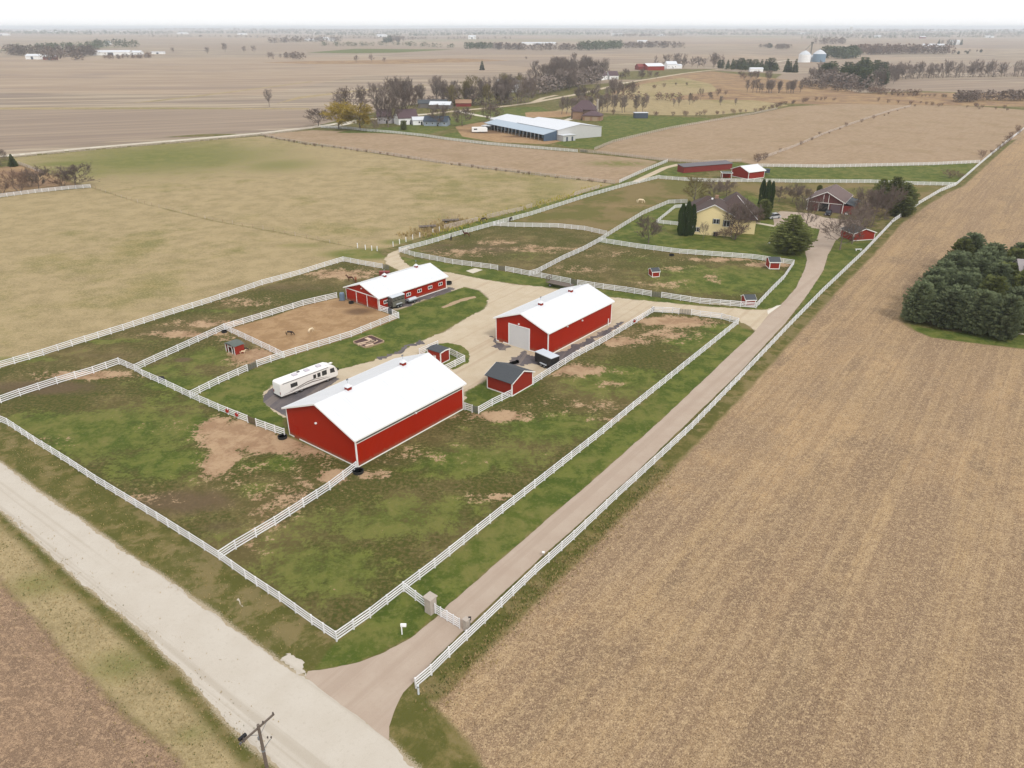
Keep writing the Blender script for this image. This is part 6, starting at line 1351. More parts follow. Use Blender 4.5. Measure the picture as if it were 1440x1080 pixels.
def proto(kind):
    if kind in PROTO: return PROTO[kind]
    defs = {
     'round': (M_twig, [bare_parts(s, 10, .44, .2, 12, .044, .55, dens=1.1) for s in (1, 2, 3)]),
     'open': (M_twig, [bare_parts(s, 10, .5, .24, 10, .042, .6, dens=.9) for s in (11, 12)]),
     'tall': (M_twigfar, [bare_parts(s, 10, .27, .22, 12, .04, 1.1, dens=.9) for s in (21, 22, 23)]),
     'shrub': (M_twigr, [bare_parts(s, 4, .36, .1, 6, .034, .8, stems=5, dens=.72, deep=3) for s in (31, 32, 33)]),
     'vase': (M_twigg, [bare_parts(41, 9, .30, .22, 6, .034, 1.2, stems=4, dens=.8)]),
     'willow': (M_twigw, [bare_parts(s, 12, .42, .2, 13, .07, .7, .3, dens=1.2) for s in (51, 52)]),
     'budding': (M_twigg, [bare_parts(s, 10, .32, .22, 11, .045, .8, dens=.95) for s in (61,)]),
     'spruce': (M_spruce, [conif_parts(s, 10, 3.4, 'spruce', 1500, .5) for s in (71, 72)]),
     'pine': (M_pine, [conif_parts(s, 10, 4.4, 'pine', 1700, .55) for s in (81, 82)]),
     'bush_pine': (M_pine, [conif_parts(s, 8, 3.6, 'round', 1700, .46) for s in (91, 92, 93)]),
     'blue_pine': (M_pineb, [conif_parts(s, 8, 3.5, 'round', 1700, .46) for s in (94, 95)]),
     'column': (M_arbor, [conif_parts(s, 6, .85, 'column', 1500, .42) for s in (101, 102)]),
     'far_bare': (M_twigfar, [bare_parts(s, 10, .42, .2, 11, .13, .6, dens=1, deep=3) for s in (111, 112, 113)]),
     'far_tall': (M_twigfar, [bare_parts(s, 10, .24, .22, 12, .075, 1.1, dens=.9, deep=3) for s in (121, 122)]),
     'far_spruce': (M_spruce, [conif_parts(s, 10, 2.8, 'spruce', 300, .9) for s in (131,)]),
     'far_round': (M_spruce, [conif_parts(s, 10, 4.2, 'round', 500, 1.0) for s in (141, 142)]),
    }
    m, lst = defs_lazy(kind, defs); PROTO[kind] = [(T.mesh('trunk', M_bark), C.mesh('crown', m)) for T, C in lst]
    for k, (m2, l2) in defs.items():
        if k not in PROTO: PROTO[k] = [(T.mesh('trunk', M_bark), C.mesh('crown', m2)) for T, C in l2]
    return PROTO[kind]
def defs_lazy(kind, defs): return defs[kind]
BASEH = {'shrub': 4, 'vase': 9, 'willow': 12, 'bush_pine': 8, 'blue_pine': 8, 'column': 6}
NM = {'round': 'bare_tree', 'open': 'bare_tree', 'tall': 'bare_tree', 'shrub': 'bare_shrub', 'vase': 'bare_tree', 'willow': 'willow_tree', 'budding': 'budding_tree', 'spruce': 'spruce_tree', 'pine': 'pine_tree', 'bush_pine': 'pine_tree', 'blue_pine': 'pine_tree', 'column': 'arborvitae', 'far_bare': 'bare_tree', 'far_tall': 'bare_tree', 'far_spruce': 'evergreen_tree', 'far_round': 'evergreen_tree'}
rt = random.Random(99)
joined = {}
def tree(kind, x, y, h, label, w=None, group=None, var=None, parts=True):
    pr = proto(kind); i = rt.randrange(len(pr)) if var is None else var; T, C = pr[i]; bh = BASEH.get(kind, 10); s = h / bh; cat = 'shrub' if kind == 'shrub' else 'tree'
    sx = s if w is None else w / BW(kind, i)
    if parts:
        t = thing(NM[kind], label, cat, (x, y), rt.uniform(0, 6.28), group); t.scale = (sx, sx, s); link('trunk', T, t); link('crown', C, t)
    else:
        k = (kind, i)
        if k not in joined:
            v = [tuple(q.co) for q in T.vertices]; n = len(v); f = [tuple(p.vertices) for p in T.polygons]
            v2 = [tuple(q.co) for q in C.vertices]; f2 = [tuple(a + n for a in p.vertices) for p in C.polygons]
            me = bpy.data.meshes.new(NM[kind]); me.from_pydata(v + v2, [], f + f2); me.materials.append(T.materials[0]); me.materials.append(C.materials[0])
            me.polygons.foreach_set('material_index', [0] * len(f) + [1] * len(f2)); joined[k] = me
        t = link(NM[kind], joined[k], loc=(x, y, tz(x, y) - .1), rz=rt.uniform(0, 6.28), sc=(sx, sx, s)); tag(t, label, cat, group)
    return t
_bw = {}
def BW(kind, i):
    k = (kind, i)
    if k not in _bw:
        c = PROTO[kind][i][1]; a = np.empty(len(c.vertices) * 3, 'f'); c.vertices.foreach_get('co', a); a = a.reshape(-1, 3); r = np.hypot(a[:, 0], a[:, 1]); _bw[k] = 2 * float(np.percentile(r, 96))
    return _bw[k]

# trees about the house: each at its own foot, height and spread in metres
for k, lab, q in [
 ('column', 'leftmost tall narrow evergreen against the yellow house', (50.21,219.78,9.06,2.33)), ('column', 'middle tall narrow evergreen against the yellow house', (51.62,218.94,9.85,2.32)), ('column', 'narrow evergreen nearest the yellow wall corner', (53.39,219.78,8.85,2.12)),
 ('column', 'left spire of the dark evergreen trio right of the house', (83.20,251.07,10.30,2.15)), ('column', 'middle spire of the dark evergreen trio right of the house', (84.55,250.01,10.27,2.14)), ('column', 'right spire of the dark evergreen trio right of the house', (86.76,252.15,9.41,1.92)),
 ('pine', 'big rounded dark evergreen on the lawn where the drive bends', (76.12,200.40,10.73,10.93)), ('bush_pine', 'dark bushy evergreen below the three spires', (81.15,240.78,6.38,4.60)), ('bush_pine', 'small dark evergreen at the left rear corner of the yellow house', (57.86,231.23,4.87,2.22)),
 ('round', 'round grey bare tree on the lawn left of the yellow house', (39.20,210.86,7.97,8.17)), ('budding', 'olive twigged vase shaped tree behind the arborvitaes', (63.21,262.19,9.96,10.92)), ('open', 'thin young bare tree in front of the yellow gable', (55.55,214.03,5.61,3.31)),
 ('round', 'dense grey tree left behind the brown roof', (73.15,272.98,6.81,8.24)), ('round', 'dense grey tree right behind the brown roof', (78.76,276.76,6.13,7.82)),
 ('round', 'dark bare tree at the right front corner of the yellow house', (65.40,215.64,11.36,7.92)), ('round', 'second dark bare tree beside the house porch', (70.88,223.19,9.59,7.73)),
 ('shrub', 'brown shrub under the two dark bare trees by the house', (64.77,214.83,4.80,6.23)), ('shrub', 'brown shrub in front of the yellow wall right side', (62.49,217.28,2.96,3.36)), ('round', 'third dark bare tree over the house porch roof', (70.59,227.59,9.95,7.43)), ('shrub', 'brown shrub at the house porch end', (75.37,231.23,4.43,5.76)), ('shrub', 'small brown shrub at the middle of the yellow wall', (60.39,217.28,2.12,2.10)),
 ('round', 'small bare tree between the spires and the garage', (94.62,266.89,6.20,5.05)), ('round', 'wide bare tree before the far lawn of the garage', (99.41,266.89,6.93,7.06)), ('round', 'bare tree left of the dark red garage peak', (101.30,262.19,6.35,6.46)),
 ('open', 'bare tree with the red bench under it', (90.05,227.59,10.80,9.18)), ('open', 'large bare tree right of the drive bend', (91.42,204.03,10.11,12.69)), ('open', 'leaning bare tree before the red shed with pale bark', (97.28,210.08,10.73,9.36)),
 ('round', 'bare tree between the garage and the low red shed', (103.74,220.62,11.15,9.35)), ('round', 'dense purple grey bare tree behind the low red shed', (112.17,231.23,12.64,9.75)), ('round', 'dense bare tree nearest the white fence beyond the shed', (120.23,240.78,11.29,9.20)), ('round', 'bare tree just right of the garage roof', (117.03,248.95,8.86,8.53)),
 ('pine', 'dark pine left of a group beyond the garage', (127.10,259.89,9.65,7.39)), ('pine', 'tallest dark pine beyond the garage', (130.50,257.64,10.75,8.80)), ('pine', 'dark pine by the white fence bend beyond the garage', (133.88,256.52,8.84,8.28)), ('bush_pine', 'low dark pine touching the white fence', (127.66,245.83,6.49,7.96)),
 ('shrub', 'grey thicket at the tip of the green strip by the far fence', (180.36,313.98,3.42,7.03)), ('shrub', 'small grey bush beside the thicket by the far fence', (184.46,313.98,2.00,4.10)), ('bush_pine', 'tiny dark evergreen behind the garage peak', (115.58,284.61,2.63,2.14)),
 ('round', 'bare bushy tree, rightmost above the far left white fence', (-169.38,294.29,9.37,13.79)), ('shrub', 'bare leaning shrub above the far left white fence', (-175.13,295.73,7.01,11.08)), ('round', 'bare tree, middle of the far left white fence', (-179.86,288.00,9.59,9.74)), ('shrub', 'yellowish bare shrub above the far left white fence', (-184.74,283.94,8.97,10.14)), ('shrub', 'bare shrub at the left frame edge above the fence', (-189.79,281.29,7.37,9.00)), ('shrub', 'reddish low thicket behind the far left shrubs', (-187.88,295.73,5.95,11.08)),
 ('spruce', 'small dark cone evergreen at the far left', (-222.00,341.80,5.51,3.80)), ('round', 'bare tree cut by the left frame edge', (-228.55,343.69,8.27,7.00)),
 ('willow', 'left yellow green willow of the farmstead', (-105.91,478.40,17.09,19.97)), ('willow', 'right yellow green willow of the farmstead', (-91.18,471.44,16.07,23.12)), ('round', 'bare tree left of the two willows', (-121.46,492.94,11.35,15.18)), ('round', 'wide bare tree behind the two willows', (-106.48,528.92,22.20,25.78)), ('open', 'bare tree at the fence right of the right willow', (-80.11,461.34,7.94,5.87)),
 ('tall', 'tall bare tree over the plum roofed farmhouse', (-93.85,551.15,22.59,14.90)), ('round', 'big bare tree before the farmhouses', (-76.60,485.57,19.34,16.73)), ('tall', 'tallest bare tree of the farmstead', (-80.15,542.05,24.92,7.82)), ('round', 'wide bare tree right of the plum roofed farmhouse', (-67.59,508.34,23.51,19.31)), ('bush_pine', 'dark round evergreen on the farmstead lawn', (-65.07,471.44,5.68,3.85)),
 ('round', 'bare tree behind the blue slate house', (-45.55,492.94,14.25,13.40)), ('round', 'bare tree between the house and the arena yard', (-31.26,492.94,12.18,14.29)), ('round', 'bare tree at the left gable of the arena', (-13.90,512.33,12.61,13.90)),
 ('tall', 'lone bare tree in the far left field', (-188.95,618.12,13.43,6.65)), ('far_spruce', 'lone brown conical tree in the middle field', (-43.24,1171.20,12.76,7.21)),
 ('open', 'thin bare tree in the hill pasture', (159.74,674.78,10.67,6.03)), ('shrub', 'round bush on the green lane edge', (71.08,555.81,4.25,3.50))]:
    x, y, h = q[:3]; tree(k, x, y, h, lab, q[3] if len(q) > 3 else None, None, 2 if 'round grey' in lab else None)

def inside(p, poly):
    c = False; n = len(poly)
    for i in range(n):
        a, b = poly[i], poly[(i + 1) % n]
        if (a[1] > p[1]) != (b[1] > p[1]) and p[0] < a[0] + (p[1] - a[1]) * (b[0] - a[0]) / (b[1] - a[1]): c = not c
    return c
ONES = ['', 'first', 'second', 'third', 'fourth', 'fifth', 'sixth', 'seventh', 'eighth', 'ninth', 'tenth', 'eleventh', 'twelfth', 'thirteenth', 'fourteenth', 'fifteenth', 'sixteenth', 'seventeenth', 'eighteenth', 'nineteenth', 'twentieth']
def ordinal(i):
    if i <= 20: return ONES[i]
    t_ = {2: 'twenty', 3: 'thirty', 4: 'forty', 5: 'fifty', 6: 'sixty'}[i // 10]
    return t_ + '-' + ONES[i % 10] if i % 10 else t_.replace('ty', 'tieth')
# pine grove beside the stubble field: planted in rows
g0, g1 = (85.10,147.30), (115.72,186.32); th = ang(g0, g1); LG = dist(g0, g1)
gv = (math.cos(th), math.sin(th)); gu = (math.sin(th), -math.cos(th)); n_g = 0
WORDS = ['front', 'second', 'third', 'fourth', 'fifth', 'sixth', 'seventh', 'eighth', 'ninth', 'tenth', 'eleventh', 'twelfth']
nrow = int(LG / 5.3) + 1
for i in range(nrow):
    ncol = 4 + i if i < 6 else 10
    for j in range(min(ncol, 11)):
        d = i * LG / (nrow - 1); off = j * 5.3 + (i % 2) * .9
        x = g0[0] + gv[0] * d + gu[0] * off * .985 + rt.uniform(-.5, .5); y = g0[1] + gv[1] * d + gu[1] * off + rt.uniform(-.5, .5)
        if abs(x) / y > .74: continue
        k = rt.choice(('bush_pine', 'blue_pine', 'blue_pine')) if i else 'blue_pine'
        tree(k, x, y, rt.uniform(7.0, 9.8), 'dark pine in the %s row of the grove, tree %s from its left edge' % (WORDS[min(i, 11)], WORDS[j].replace('front', 'first')), rt.uniform(5.4, 6.8), 'pines of the grove beside the stubble field'); n_g += 1

def cluster(poly, n, h0, h1, kinds, label, group, wk=None, seed=0, parts=False, mind=0):
    r = random.Random(seed + len(label)); xs = [p[0] for p in poly]; ys = [p[1] for p in poly]; k = 0; tr_ = 0; got = []
    while k < n and tr_ < n * 60:
        tr_ += 1; p = (r.uniform(min(xs), max(xs)), r.uniform(min(ys), max(ys)))
        if not inside(p, poly): continue
        if mind and any(dist(p, q) < mind for q in got): continue
        got.append(p); k += 1
    got.sort(key=lambda q: q[0] / q[1])
    for i, p in enumerate(got):
        tree(r.choice(kinds), p[0], p[1], r.uniform(h0, h1), label + (', ' + ordinal(i + 1) + ' from the left' if n <= 30 else ''), None, group, parts=parts)
def row(line, n, h0, h1, kinds, label, group, jit=2.0, seed=0, parts=False):
    r = random.Random(seed + len(label)); L = sum(dist(a, b) for a, b in zip(line, line[1:])); back = line[0][0] / line[0][1] > line[-1][0] / line[-1][1]
    for i in range(n):
        s = L * (i + r.uniform(.1, .9)) / n; lab = label + ', ' + ordinal(n - i if back else i + 1) + ' from the left'
        for a, b in zip(line, line[1:]):
            d = dist(a, b)
            if s <= d: break
            s -= d
        x = a[0] + (b[0] - a[0]) * min(1, s / d) + r.uniform(-jit, jit); y = a[1] + (b[1] - a[1]) * min(1, s / d) + r.uniform(-jit, jit)
        tree(r.choice(kinds), x, y, r.uniform(h0, h1), lab, None, group, parts=parts)
BT = ['round', 'tall', 'tall']; FB = ['far_bare', 'far_tall']
row([(-99.75,618.21),(-68.33,635.95),(-40.23,642.09),(-11.39,635.97),(12.64,642.11)], 26, 15, 23, BT + ['budding'], 'tall bare tree in the belt behind the farmstead', 'bare trees behind the farmstead', 7)
cluster([(-68.72,618.22),(-47.29,661.18),(-12.41,695.63),(12.93,725.89),(11.71,654.73),(-11.08,618.22),(-43.56,606.91)], 13, 12, 19, ['round', 'budding', 'tall'], 'bare tree of the loose wood above the farmstead drive', 'loose wood above the farmstead drive')
cluster([(14.92,667.85),(46.25,742.15),(113.34,942.98),(125.65,1097.79),(104.66,1190.97),(74.37,1209.53),(45.52,1076.81),(19.45,878.63),(1.45,814.14),(5.07,710.45)], 54, 14, 24, ['round', 'round', 'tall'], 'grey bare tree of the dense wood along the winding lane', 'dense bare wood by the winding lane', mind=5)
cluster([(-25.33,710.36),(9.91,741.99),(18.51,834.69),(0.00,878.23),(-21.17,794.58)], 12, 10, 17, ['round', 'budding'], 'bare tree in the wood around the long pale barn', 'trees around the pale barn in the wood')
row([(45.98,642.12),(77.60,667.91),(101.39,710.70),(96.70,777.04)], 16, 9, 16, BT, 'thin bare tree along the creek behind the stone house', 'creek trees behind the stone house', 10)
row([(35.61,565.36),(56.90,575.23),(95.69,575.23)], 18, 9, 14, ['tall'], 'slender bare tree in the row above the arena lawn', 'slender tree row above the arena lawn', 4)
row([(38.11,606.91),(100.66,624.05),(152.36,629.98),(186.23,630.00)], 12, 5, 10, ['tall'], 'bare tree in the brushy draw beyond the arena lawn', 'brushy draw beyond the arena lawn', 10)
row([(91.87,551.15),(119.18,551.15),(146.35,560.55),(175.87,575.23),(199.71,601.41),(219.27,636.07),(250.79,668.15),(277.38,675.00)], 44, 2.2, 4.2, ['shrub'], 'bare bush in the hedge line below the hill pasture', 'hedge line below the hill pasture', 3)
row([(107.43,795.73),(131.85,825.67),(152.03,815.69),(176.46,858.30),(193.99,858.48)], 7, 3, 5, ['round', 'shrub'], 'scattered small tree on the grassy slope by the lane', 'scattered trees on the lane slope', 8)
row([(126.81,956.89),(158.74,971.62),(178.52,986.47)], 6, 8, 14, ['round'], 'bare yard tree beside the white gabled houses', 'yard trees at the gabled houses', 5)
row([(226.59,1259.24),(254.43,1260.25),(299.00,1261.61),(321.30,1284.83)], 14, 14, 22, FB, 'bare tree behind the white hill farmhouse', 'bare trees behind the hill farmhouse', 14)
row([(315.78,1240.06),(347.44,1198.09),(367.54,1177.72),(382.83,1157.75)], 16, 10, 18, ['far_round', 'far_spruce', 'far_round'], 'dark evergreen in the lane windbreak below the grain bins', 'evergreen windbreak below the grain bins', 6)
row([(380.59,1138.42),(389.19,1119.52)], 5, 13, 18, ['far_spruce'], 'dark evergreen at the right end of the lane windbreak', 'right end of the lane windbreak', 5)
row([(271.14,959.09),(296.50,987.83),(296.68,932.11)], 8, 7, 12, ['round', 'shrub'], 'bare bush clump beside the small white shed', 'bush clumps by the small white shed', 8)
row([(226.48,759.98),(247.42,751.45),(270.86,751.54)], 20, 9, 13, ['tall'], 'bare tree in the thicket across the hill pasture', 'hill pasture thicket', 5)
row([(202.81,734.60),(153.73,661.35),(139.52,636.01)], 6, 4, 7, ['shrub', 'round'], 'small tree on the reddish slope', 'small trees on the reddish slope', 8)
cluster([(351.64,959.10),(397.75,1049.42),(417.94,1049.02),(356.90,906.44),(327.77,870.62)], 12, 14, 19, ['far_round', 'far_round', 'far_bare'], 'dark evergreen in the left clump of the middle wood', 'left evergreen clump of the middle wood')
cluster([(377.93,918.91),(457.43,1081.99),(502.83,1098.30),(424.77,905.78),(357.51,797.04),(344.32,816.75)], 24, 15, 22, ['far_round', 'far_round', 'far_spruce'], 'dark evergreen in the right clump of the middle wood', 'right evergreen clump of the middle wood')
cluster([(363.64,1017.86),(433.87,1082.63),(525.43,1115.90),(434.31,905.63),(356.28,778.28),(317.89,760.33),(304.36,778.19),(345.30,882.25),(337.88,932.11)], 20, 10, 18, ['round', 'far_bare'], 'grey bare tree filling the middle wood', 'grey trees of the middle wood')
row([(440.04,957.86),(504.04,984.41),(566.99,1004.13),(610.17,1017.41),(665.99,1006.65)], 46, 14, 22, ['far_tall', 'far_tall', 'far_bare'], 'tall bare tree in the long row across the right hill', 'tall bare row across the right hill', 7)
row([(337.13,735.04),(352.50,719.10),(367.89,711.39),(382.96,703.84)], 20, 2, 3.5, ['shrub'], 'low bush on the far edge of the pinkish field', 'bushes at the far edge of the pinkish field', 4)
row([(313.48,661.59),(330.39,636.19),(341.20,624.20),(359.42,607.01),(382.01,590.72)], 20, 2, 4, ['shrub'], 'small scattered bush in the rough grass at the right', 'scattered rough grass bushes', 12)
row([(124.84,376.80),(146.91,400.68),(172.20,439.29),(215.90,496.71),(318.81,624.18)], 14, 1.4, 3, ['shrub'], 'bush along the diagonal field fence', 'bushes along the diagonal field fence', 1.5)
row([(216.92,357.48),(246.83,395.68),(287.90,448.49),(381.58,565.36)], 16, 2, 4.5, ['shrub'], 'bush at the far right field corner', 'bushes at the far right field corner', 2)
row([(-139.36,439.29),(-108.44,408.41),(-83.60,390.80),(-54.57,370.15),(-32.33,349.48),(-12.41,334.43),(9.80,318.87),(40.44,300.11)], 46, .8, 1.8, ['shrub'], 'little bush in the old fence between the hay fields', 'little bushes in the old fence', 1.2)
row([(113.03,353.44),(118.47,361.61),(110.49,351.45)], 5, 2, 4, ['shrub'], 'bush behind the white roof of the small far barn', 'bushes behind the small far barn', 2)
# far farms and windbreaks
row([(-751.30,1507.85),(-740.34,1554.61),(-715.32,1605.77)], 14, 6, 11, ['far_bare'], 'low tree before the long poultry barn', 'low trees by the poultry barn', 8)
for i, (q, lab) in enumerate([((-716.20,1920.10,16.77), 'lone bare tree, first from the left on the far left plain'), ((-731.67,2085.60,23.11), 'tall lone bare tree on the far left plain'), ((-669.18,2038.26,16.17), 'lone bare tree right of the tall one on the plain'), ((-643.36,2040.81,17.80), 'lone round bare tree further right on the plain'), ((-832.18,2003.35,12.72), 'small lone tree near the left plain shed'), ((-267.76,1396.58,12.31), 'lone tree in the brown strip of the middle fields'), ((-246.15,1427.78,13.72), 'second lone tree in the brown strip of the middle fields'), ((-220.58,1399.81,8.98), 'third lone tree in the brown strip of the middle fields'), ((26.70,1527.15,6.11), 'tiny lone tree above the lane wood')]):
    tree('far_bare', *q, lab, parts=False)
row([(-483.43,1571.72),(-477.47,1617.26),(-445.97,1615.73),(-390.83,1489.80)], 9, 8, 14, ['far_bare'], 'bare tree of the small clump in the middle left field', 'small clump in the middle left field', 10)
row([(-492.25,3303.63),(-472.99,3546.73)], 12, 20, 30, ['far_round', 'far_bare'], 'tree of the dark clump on the middle plain', 'dark clump on the middle plain', 20)
row([(1514.02,2879.68),(1631.83,3010.53)], 10, 14, 22, ['far_bare', 'far_spruce'], 'tree around the pale farm store at the far right', 'trees at the far right farm store', 20)
row([(1090.83,2001.91),(1234.07,2180.95),(1239.76,2124.81)], 10, 5, 10, ['far_bare', 'far_round'], 'low bush on the far right plain', 'bushes on the far right plain', 14)
row([(781.45,2498.23),(841.17,2495.08)], 12, 10, 15, ['far_bare'], 'low tree of the small clump left of the grain bins', 'small clump left of the grain bins', 14)
row([(755.87,2499.78),(812.68,2563.44)], 8, 10, 15, ['far_bare', 'far_round'], 'far tree on the plain above the evergreen lane', 'far trees above the evergreen lane', 12)

# woods toward the skyline that read as bands: one mass each
def band(line, n, h0, h1, depth, m, seed, name='distant_wood', fat=1.0, tris=22, sz=.2):
    r = random.Random(str(seed)); L = sum(dist(a, b) for a, b in zip(line, line[1:])); b_ = MB()
    for i in range(n):
        s = L * r.random()
        for a, b in zip(line, line[1:]):
            d = dist(a, b)
            if s <= d: break
            s -= d
        x = a[0] + (b[0] - a[0]) * min(1, s / d); y = a[1] + (b[1] - a[1]) * min(1, s / d) + r.uniform(-depth, depth); z = tz(x, y); h = r.uniform(h0, h1); w_ = h * r.uniform(.4, .65) * fat
        for k in range(tris):
            a1 = r.uniform(0, 6.28); f = r.random() ** .7; q = w_ * math.sin(math.pi * min(.95, .15 + f * .8)) * r.random() ** .4; c = Vector((x + q * math.cos(a1), y + q * math.sin(a1), z + h * (.08 + .9 * f))); e = h * sz
            b_.add([c + Vector((r.uniform(-e, e), r.uniform(-e, e), r.uniform(-e, e) * .8)) for _ in range(3)], [(0, 1, 2)])
    o = b_.build(name, m, kind='stuff'); o['label'] = BANDL[seed] if isinstance(seed, int) else seed; o['category'] = 'woods'; return o
BANDL = {9: 'blue grey wood line under the left skyline', 10: 'blue grey wood line under the middle skyline', 11: 'blue grey wood line under the right skyline', 1: 'hazy wood band on the left part of the skyline', 2: 'hazy wood band along the middle skyline', 3: 'hazy wood band along the right skyline', 4: 'bluish wood strip below the left skyline', 5: 'bluish wood strip below the middle skyline', 6: 'bluish wood strip below the right skyline', 7: 'scattered far hedges on the plain, left side', 8: 'scattered far hedges on the plain, right side'}
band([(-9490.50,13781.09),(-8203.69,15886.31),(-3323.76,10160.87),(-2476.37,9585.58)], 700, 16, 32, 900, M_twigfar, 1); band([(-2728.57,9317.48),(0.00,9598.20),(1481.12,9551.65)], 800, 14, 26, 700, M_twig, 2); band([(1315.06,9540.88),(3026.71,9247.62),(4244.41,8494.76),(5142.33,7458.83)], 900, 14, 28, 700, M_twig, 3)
band([(-3851.63,6380.06),(-2954.68,5707.88),(-2711.08,6547.83)], 160, 12, 20, 120, M_spruce, 4); band([(-1401.47,5799.38),(-799.08,5784.44),(-119.80,6942.77),(798.44,6609.21)], 380, 12, 20, 160, M_spruce, 5); band([(629.61,5206.87),(1342.29,6480.21),(2031.67,6193.59),(2293.27,5649.23),(3475.14,6600.81),(4153.05,6415.94)], 460, 12, 20, 150, M_twig, 6)
band([(-2084.46,4641.10),(-1345.09,4864.87),(-358.97,4149.99),(0.00,4216.81)], 220, 9, 15, 120, M_twig, 7); band([(1483.55,4184.70),(2149.29,4691.65),(3264.08,5556.51),(3748.30,5710.20)], 240, 9, 16, 120, M_spruce, 8)

W1 = dict(tris=46, sz=.13)
band([(-1081.46,1742.20),(-1018.69,1717.66),(-952.69,1692.91),(-893.01,1663.64),(-902.46,1759.77)], 130, 13, 22, 30, M_twig, 'broad bluish wood at the far left', **W1)
band([(-1196.99,1965.06),(-1173.22,2043.54),(-1167.94,2202.73),(-1095.62,2153.83)], 90, 10, 18, 40, M_spruce, 'dark back part of the far left wood', **W1)
band([(-847.85,1473.78),(-795.40,1420.69),(-771.82,1423.04),(-773.75,1462.53)], 26, 12, 20, 8, M_twig, 'grey wood beside the red shed at the far left', **W1)
band([(-1106.26,2149.04),(-1234.77,2495.01),(-1077.67,2322.62)], 50, 14, 24, 40, M_spruce, 'dark wood around the white house on the left hill', **W1)
band([(-761.54,1528.70),(-740.34,1554.61),(-724.84,1580.35),(-721.42,1629.34)], 40, 5, 11, 8, M_twigr, 'brushy line before the long poultry barn', **W1)
band([(-470.27,1528.36),(-444.17,1549.46),(-439.74,1592.84),(-375.27,1490.09)], 16, 8, 15, 8, M_twig, 'brown clump in the middle left field', **W1)
band([(-902.86,3046.24),(-834.61,3211.40),(-731.03,3488.34)], 90, 12, 22, 60, M_twig, 'trees about the white barns of the middle horizon farm', **W1)
band([(-603.31,2623.11),(-497.65,2605.79),(-386.84,2786.77),(-171.35,2465.02)], 90, 8, 15, 12, M_spruce, 'thin dark hedge above the middle fields', **W1)
band([(-133.76,2367.51),(-57.76,2373.32)], 60, 14, 19, 10, M_spruce, 'dark windbreak above the lone brown tree', **W1)
band([(-52.42,2319.15),(37.73,2168.69),(178.32,2134.98)], 130, 12, 19, 16, M_twig, 'bare belt below the livestock barn', **W1)
band([(174.55,2134.33),(233.84,2240.57),(331.54,2477.21)], 95, 17, 25, 14, M_spruce, 'dark windbreak above the hill barn', **W1)
band([(331.54,2477.21),(447.74,2576.97),(529.53,2518.33)], 90, 14, 21, 14, M_twig, 'bare belt right of the dark windbreak', **W1)
band([(650.73,1708.69),(672.12,1672.16),(745.15,1759.26)], 90, 18, 25, 14, M_spruce, 'dark spruce windbreak behind the grain bins', **W1)
band([(832.49,1997.64),(951.05,2059.00),(1051.40,2080.43),(1097.14,2050.32)], 190, 14, 24, 30, M_twigr, 'broad brown wood on the right plain', **W1)
band([(1055.76,2864.33),(1252.33,3074.06)], 40, 14, 24, 30, M_twig, 'far wood above the grain bins', **W1)
band([(768.43,2401.84),(818.75,2402.45)], 24, 10, 16, 14, M_twig, 'low clump left of the grain bins', **W1)
band([(366.78,655.11),(398.07,675.15),(453.89,668.27)], 130, 4, 9, 9, M_twig, 'grey thicket at the right frame edge', name='thicket', **W1)
band([(334.48,751.73),(351.62,731.00),(371.74,719.12)], 60, 3, 6, 4, M_twigr, 'low brush below the middle wood', name='thicket', **W1)
band([(304.49,837.41),(311.37,787.48),(324.66,760.35),(351.74,760.39)], 60, 5, 10, 6, M_twig, 'brush at the foot of the middle wood', name='thicket', **W1)
band([(449.48,950.79),(500.49,977.30),(562.95,996.77),(661.24,999.28)], 90, 3, 6, 3, M_twig, 'undergrowth beneath the tall bare row on the right hill', name='thicket', **W1)
band([(45.56,635.98),(76.86,661.27),(100.43,681.60),(143.27,667.98)], 60, 3, 7, 10, M_twigr, 'brush in the draw behind the stone house', name='thicket', **W1)
band([(9.31,695.67),(29.73,742.08),(57.85,814.78),(102.73,929.53)], 110, 10, 17, 14, M_twigfar, 'grey understory of the dense wood by the winding lane', **W1)
band([(-66.50,618.22),(-39.50,629.94),(-11.29,629.95),(12.53,635.97)], 60, 4, 8, 5, M_twig, 'undergrowth of the tree belt behind the farmstead', **W1)
band([(344.89,906.49),(337.93,837.46),(342.88,787.54),(368.12,797.04)], 60, 9, 15, 14, M_twigfar, 'grey understory of the middle wood', **W1)
band([(310.50,1197.75),(336.04,1157.88),(376.59,1138.45)], 40, 6, 10, 6, M_spruce, 'dark undergrowth of the lane windbreak', **W1)
band([(-4942.90,7353.40),(-3357.64,7489.80),(-1900.07,7598.55)], 420, 14, 26, 260, M_spruce, 9); band([(-1834.33,7334.29),(-134.46,7796.85),(1879.13,7781.74)], 520, 14, 24, 260, M_spruce, 10); band([(1664.73,7421.39),(2840.61,6858.14),(4488.08,6670.56)], 520, 14, 26, 260, M_spruce, 11)
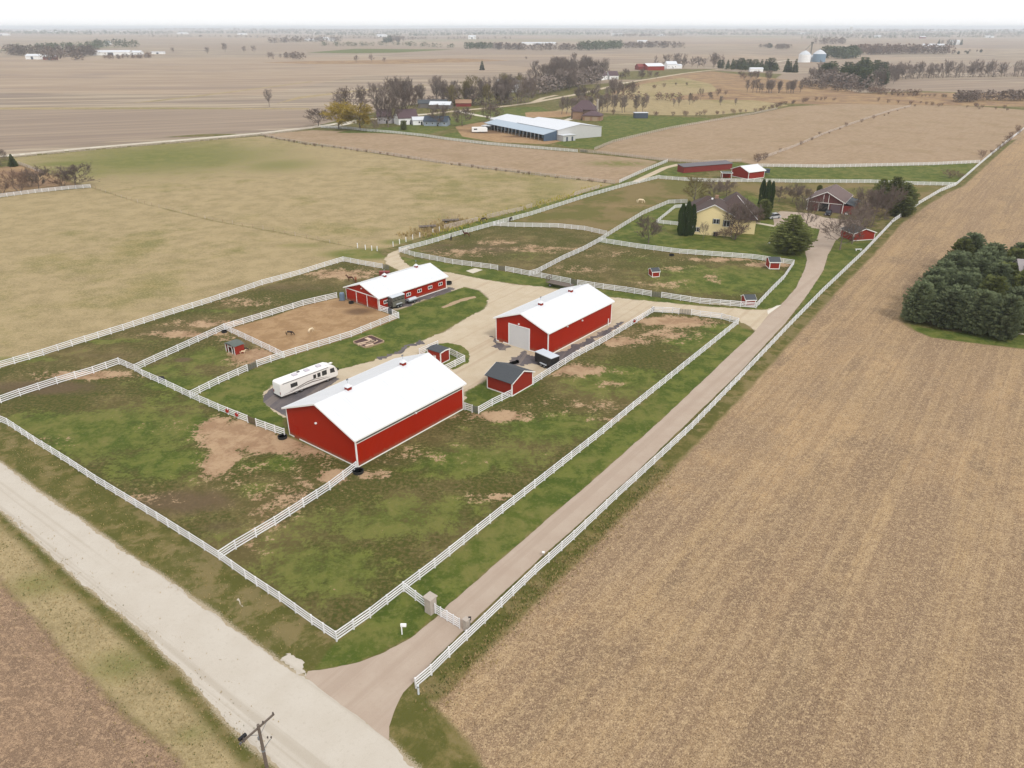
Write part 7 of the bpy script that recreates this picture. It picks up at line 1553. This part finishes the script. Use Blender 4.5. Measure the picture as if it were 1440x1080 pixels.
# weeds: yellow stalks and dry tufts by the lane, ditch and field edge
def tufts(name, label, line, n, jit, h0, h1, m, seed):
    r = random.Random(seed); L = sum(dist(a, b) for a, b in zip(line, line[1:])); b_ = MB()
    for i in range(n):
        s = L * r.random()
        for a, b in zip(line, line[1:]):
            d = dist(a, b)
            if s <= d: break
            s -= d
        x = a[0] + (b[0] - a[0]) * s / d + r.gauss(0, jit); y = a[1] + (b[1] - a[1]) * s / d + r.gauss(0, jit); h = r.uniform(h0, h1); z = tz(x, y)
        for k in range(5):
            a1 = r.uniform(0, 6.28); w_ = h * .12; u = Vector((math.cos(a1), math.sin(a1), 0)); c = Vector((x, y, z)) + u * r.uniform(0, h * .2)
            b_.add([c - u.cross(Vector((0, 0, 1))) * w_, c + u.cross(Vector((0, 0, 1))) * w_, c + Vector((r.uniform(-.3, .3) * h + u.x * h * .4, r.uniform(-.3, .3) * h + u.y * h * .4, h))], [(0, 1, 2)])
    o = b_.build(name, m, kind='stuff'); o['label'] = label; o['category'] = 'weeds'
M_dryt = mat('dry_stalk', S(196, 172, 120), .95, .25, .4, rndv=.1); M_grt = mat('green_tuft', S(86, 102, 44), .95, .3, .4); M_yelt = mat('yellow_weed', S(196, 184, 84), .95, .2, .4)
tufts('tall_weeds', 'yellow weeds along the far side of the grass lane', [(-25.34,218.94),(-17.55,228.49),(-9.23,241.78),(4.87,256.52),(15.26,269.29),(34.08,295.73)], 420, 1.8, .3, .9, M_yelt, 3)
tufts('tall_weeds', 'dry weeds around the two stake wagons', [(-29.23,219.78),(-25.86,224.06),(-21.06,231.23),(-15.97,238.82)], 500, 2.2, .5, 1.2, M_dryt, 4)
tufts('grass_tufts', 'green tufts in the weedy edge of the stubble field', off_line(F_RIGHT[:9], 1.7), 1100, .8, .08, .22, M_grt, 5)
tufts('grass_tufts', 'dry stalks in the weedy edge of the stubble field', off_line(F_RIGHT[:9], 2.2), 1500, .9, .1, .3, M_dryt, 6)
tufts('grass_tufts', 'dry grass in the ditch left of the gravel road', [(-68.77,75.84),(-57.78,69.29),(-47.29,60.58),(-39.89,54.67),(-33.10,49.51),(-26.68,44.61),(-22.79,41.25)], 2600, 2.2, .05, .2, M_dryt, 7)
tufts('grass_tufts', 'green grass in the ditch left of the gravel road', [(-68.77,75.84),(-57.78,69.29),(-47.29,60.58),(-39.89,54.67),(-33.10,49.51),(-26.68,44.61),(-22.79,41.25)], 900, 1.9, .06, .18, M_grt, 8)
tufts('grass_tufts', 'dry grass in the verge right of the gravel road', [(-76.79,97.35),(-59.48,84.88),(-42.23,71.92),(-30.00,62.74),(-21.60,57.03)], 900, 1.6, .05, .18, M_dryt, 9)

# ------------------------------------------------------------------ haze
hz = MB().bx(-24000, -1500, -36, 24000, 26500, 74).mesh('haze', bpy.data.materials.new('haze_air')); hm = hz.materials[0]; hm.use_nodes = True; hm.node_tree.nodes.clear()
ho_ = hm.node_tree.nodes.new('ShaderNodeOutputMaterial'); pv = hm.node_tree.nodes.new('ShaderNodeVolumePrincipled'); pv.inputs['Color'].default_value = (.83, .91, 1.0, 1); pv.inputs['Density'].default_value = 1.1e-4; pv.inputs['Anisotropy'].default_value = .2
hm.node_tree.links.new(pv.outputs[0], ho_.inputs['Volume'])
h_ = link('haze', hz, kind='stuff'); h_['label'] = 'pale haze in the air over the plain'; h_['category'] = 'haze'
fix_normals()
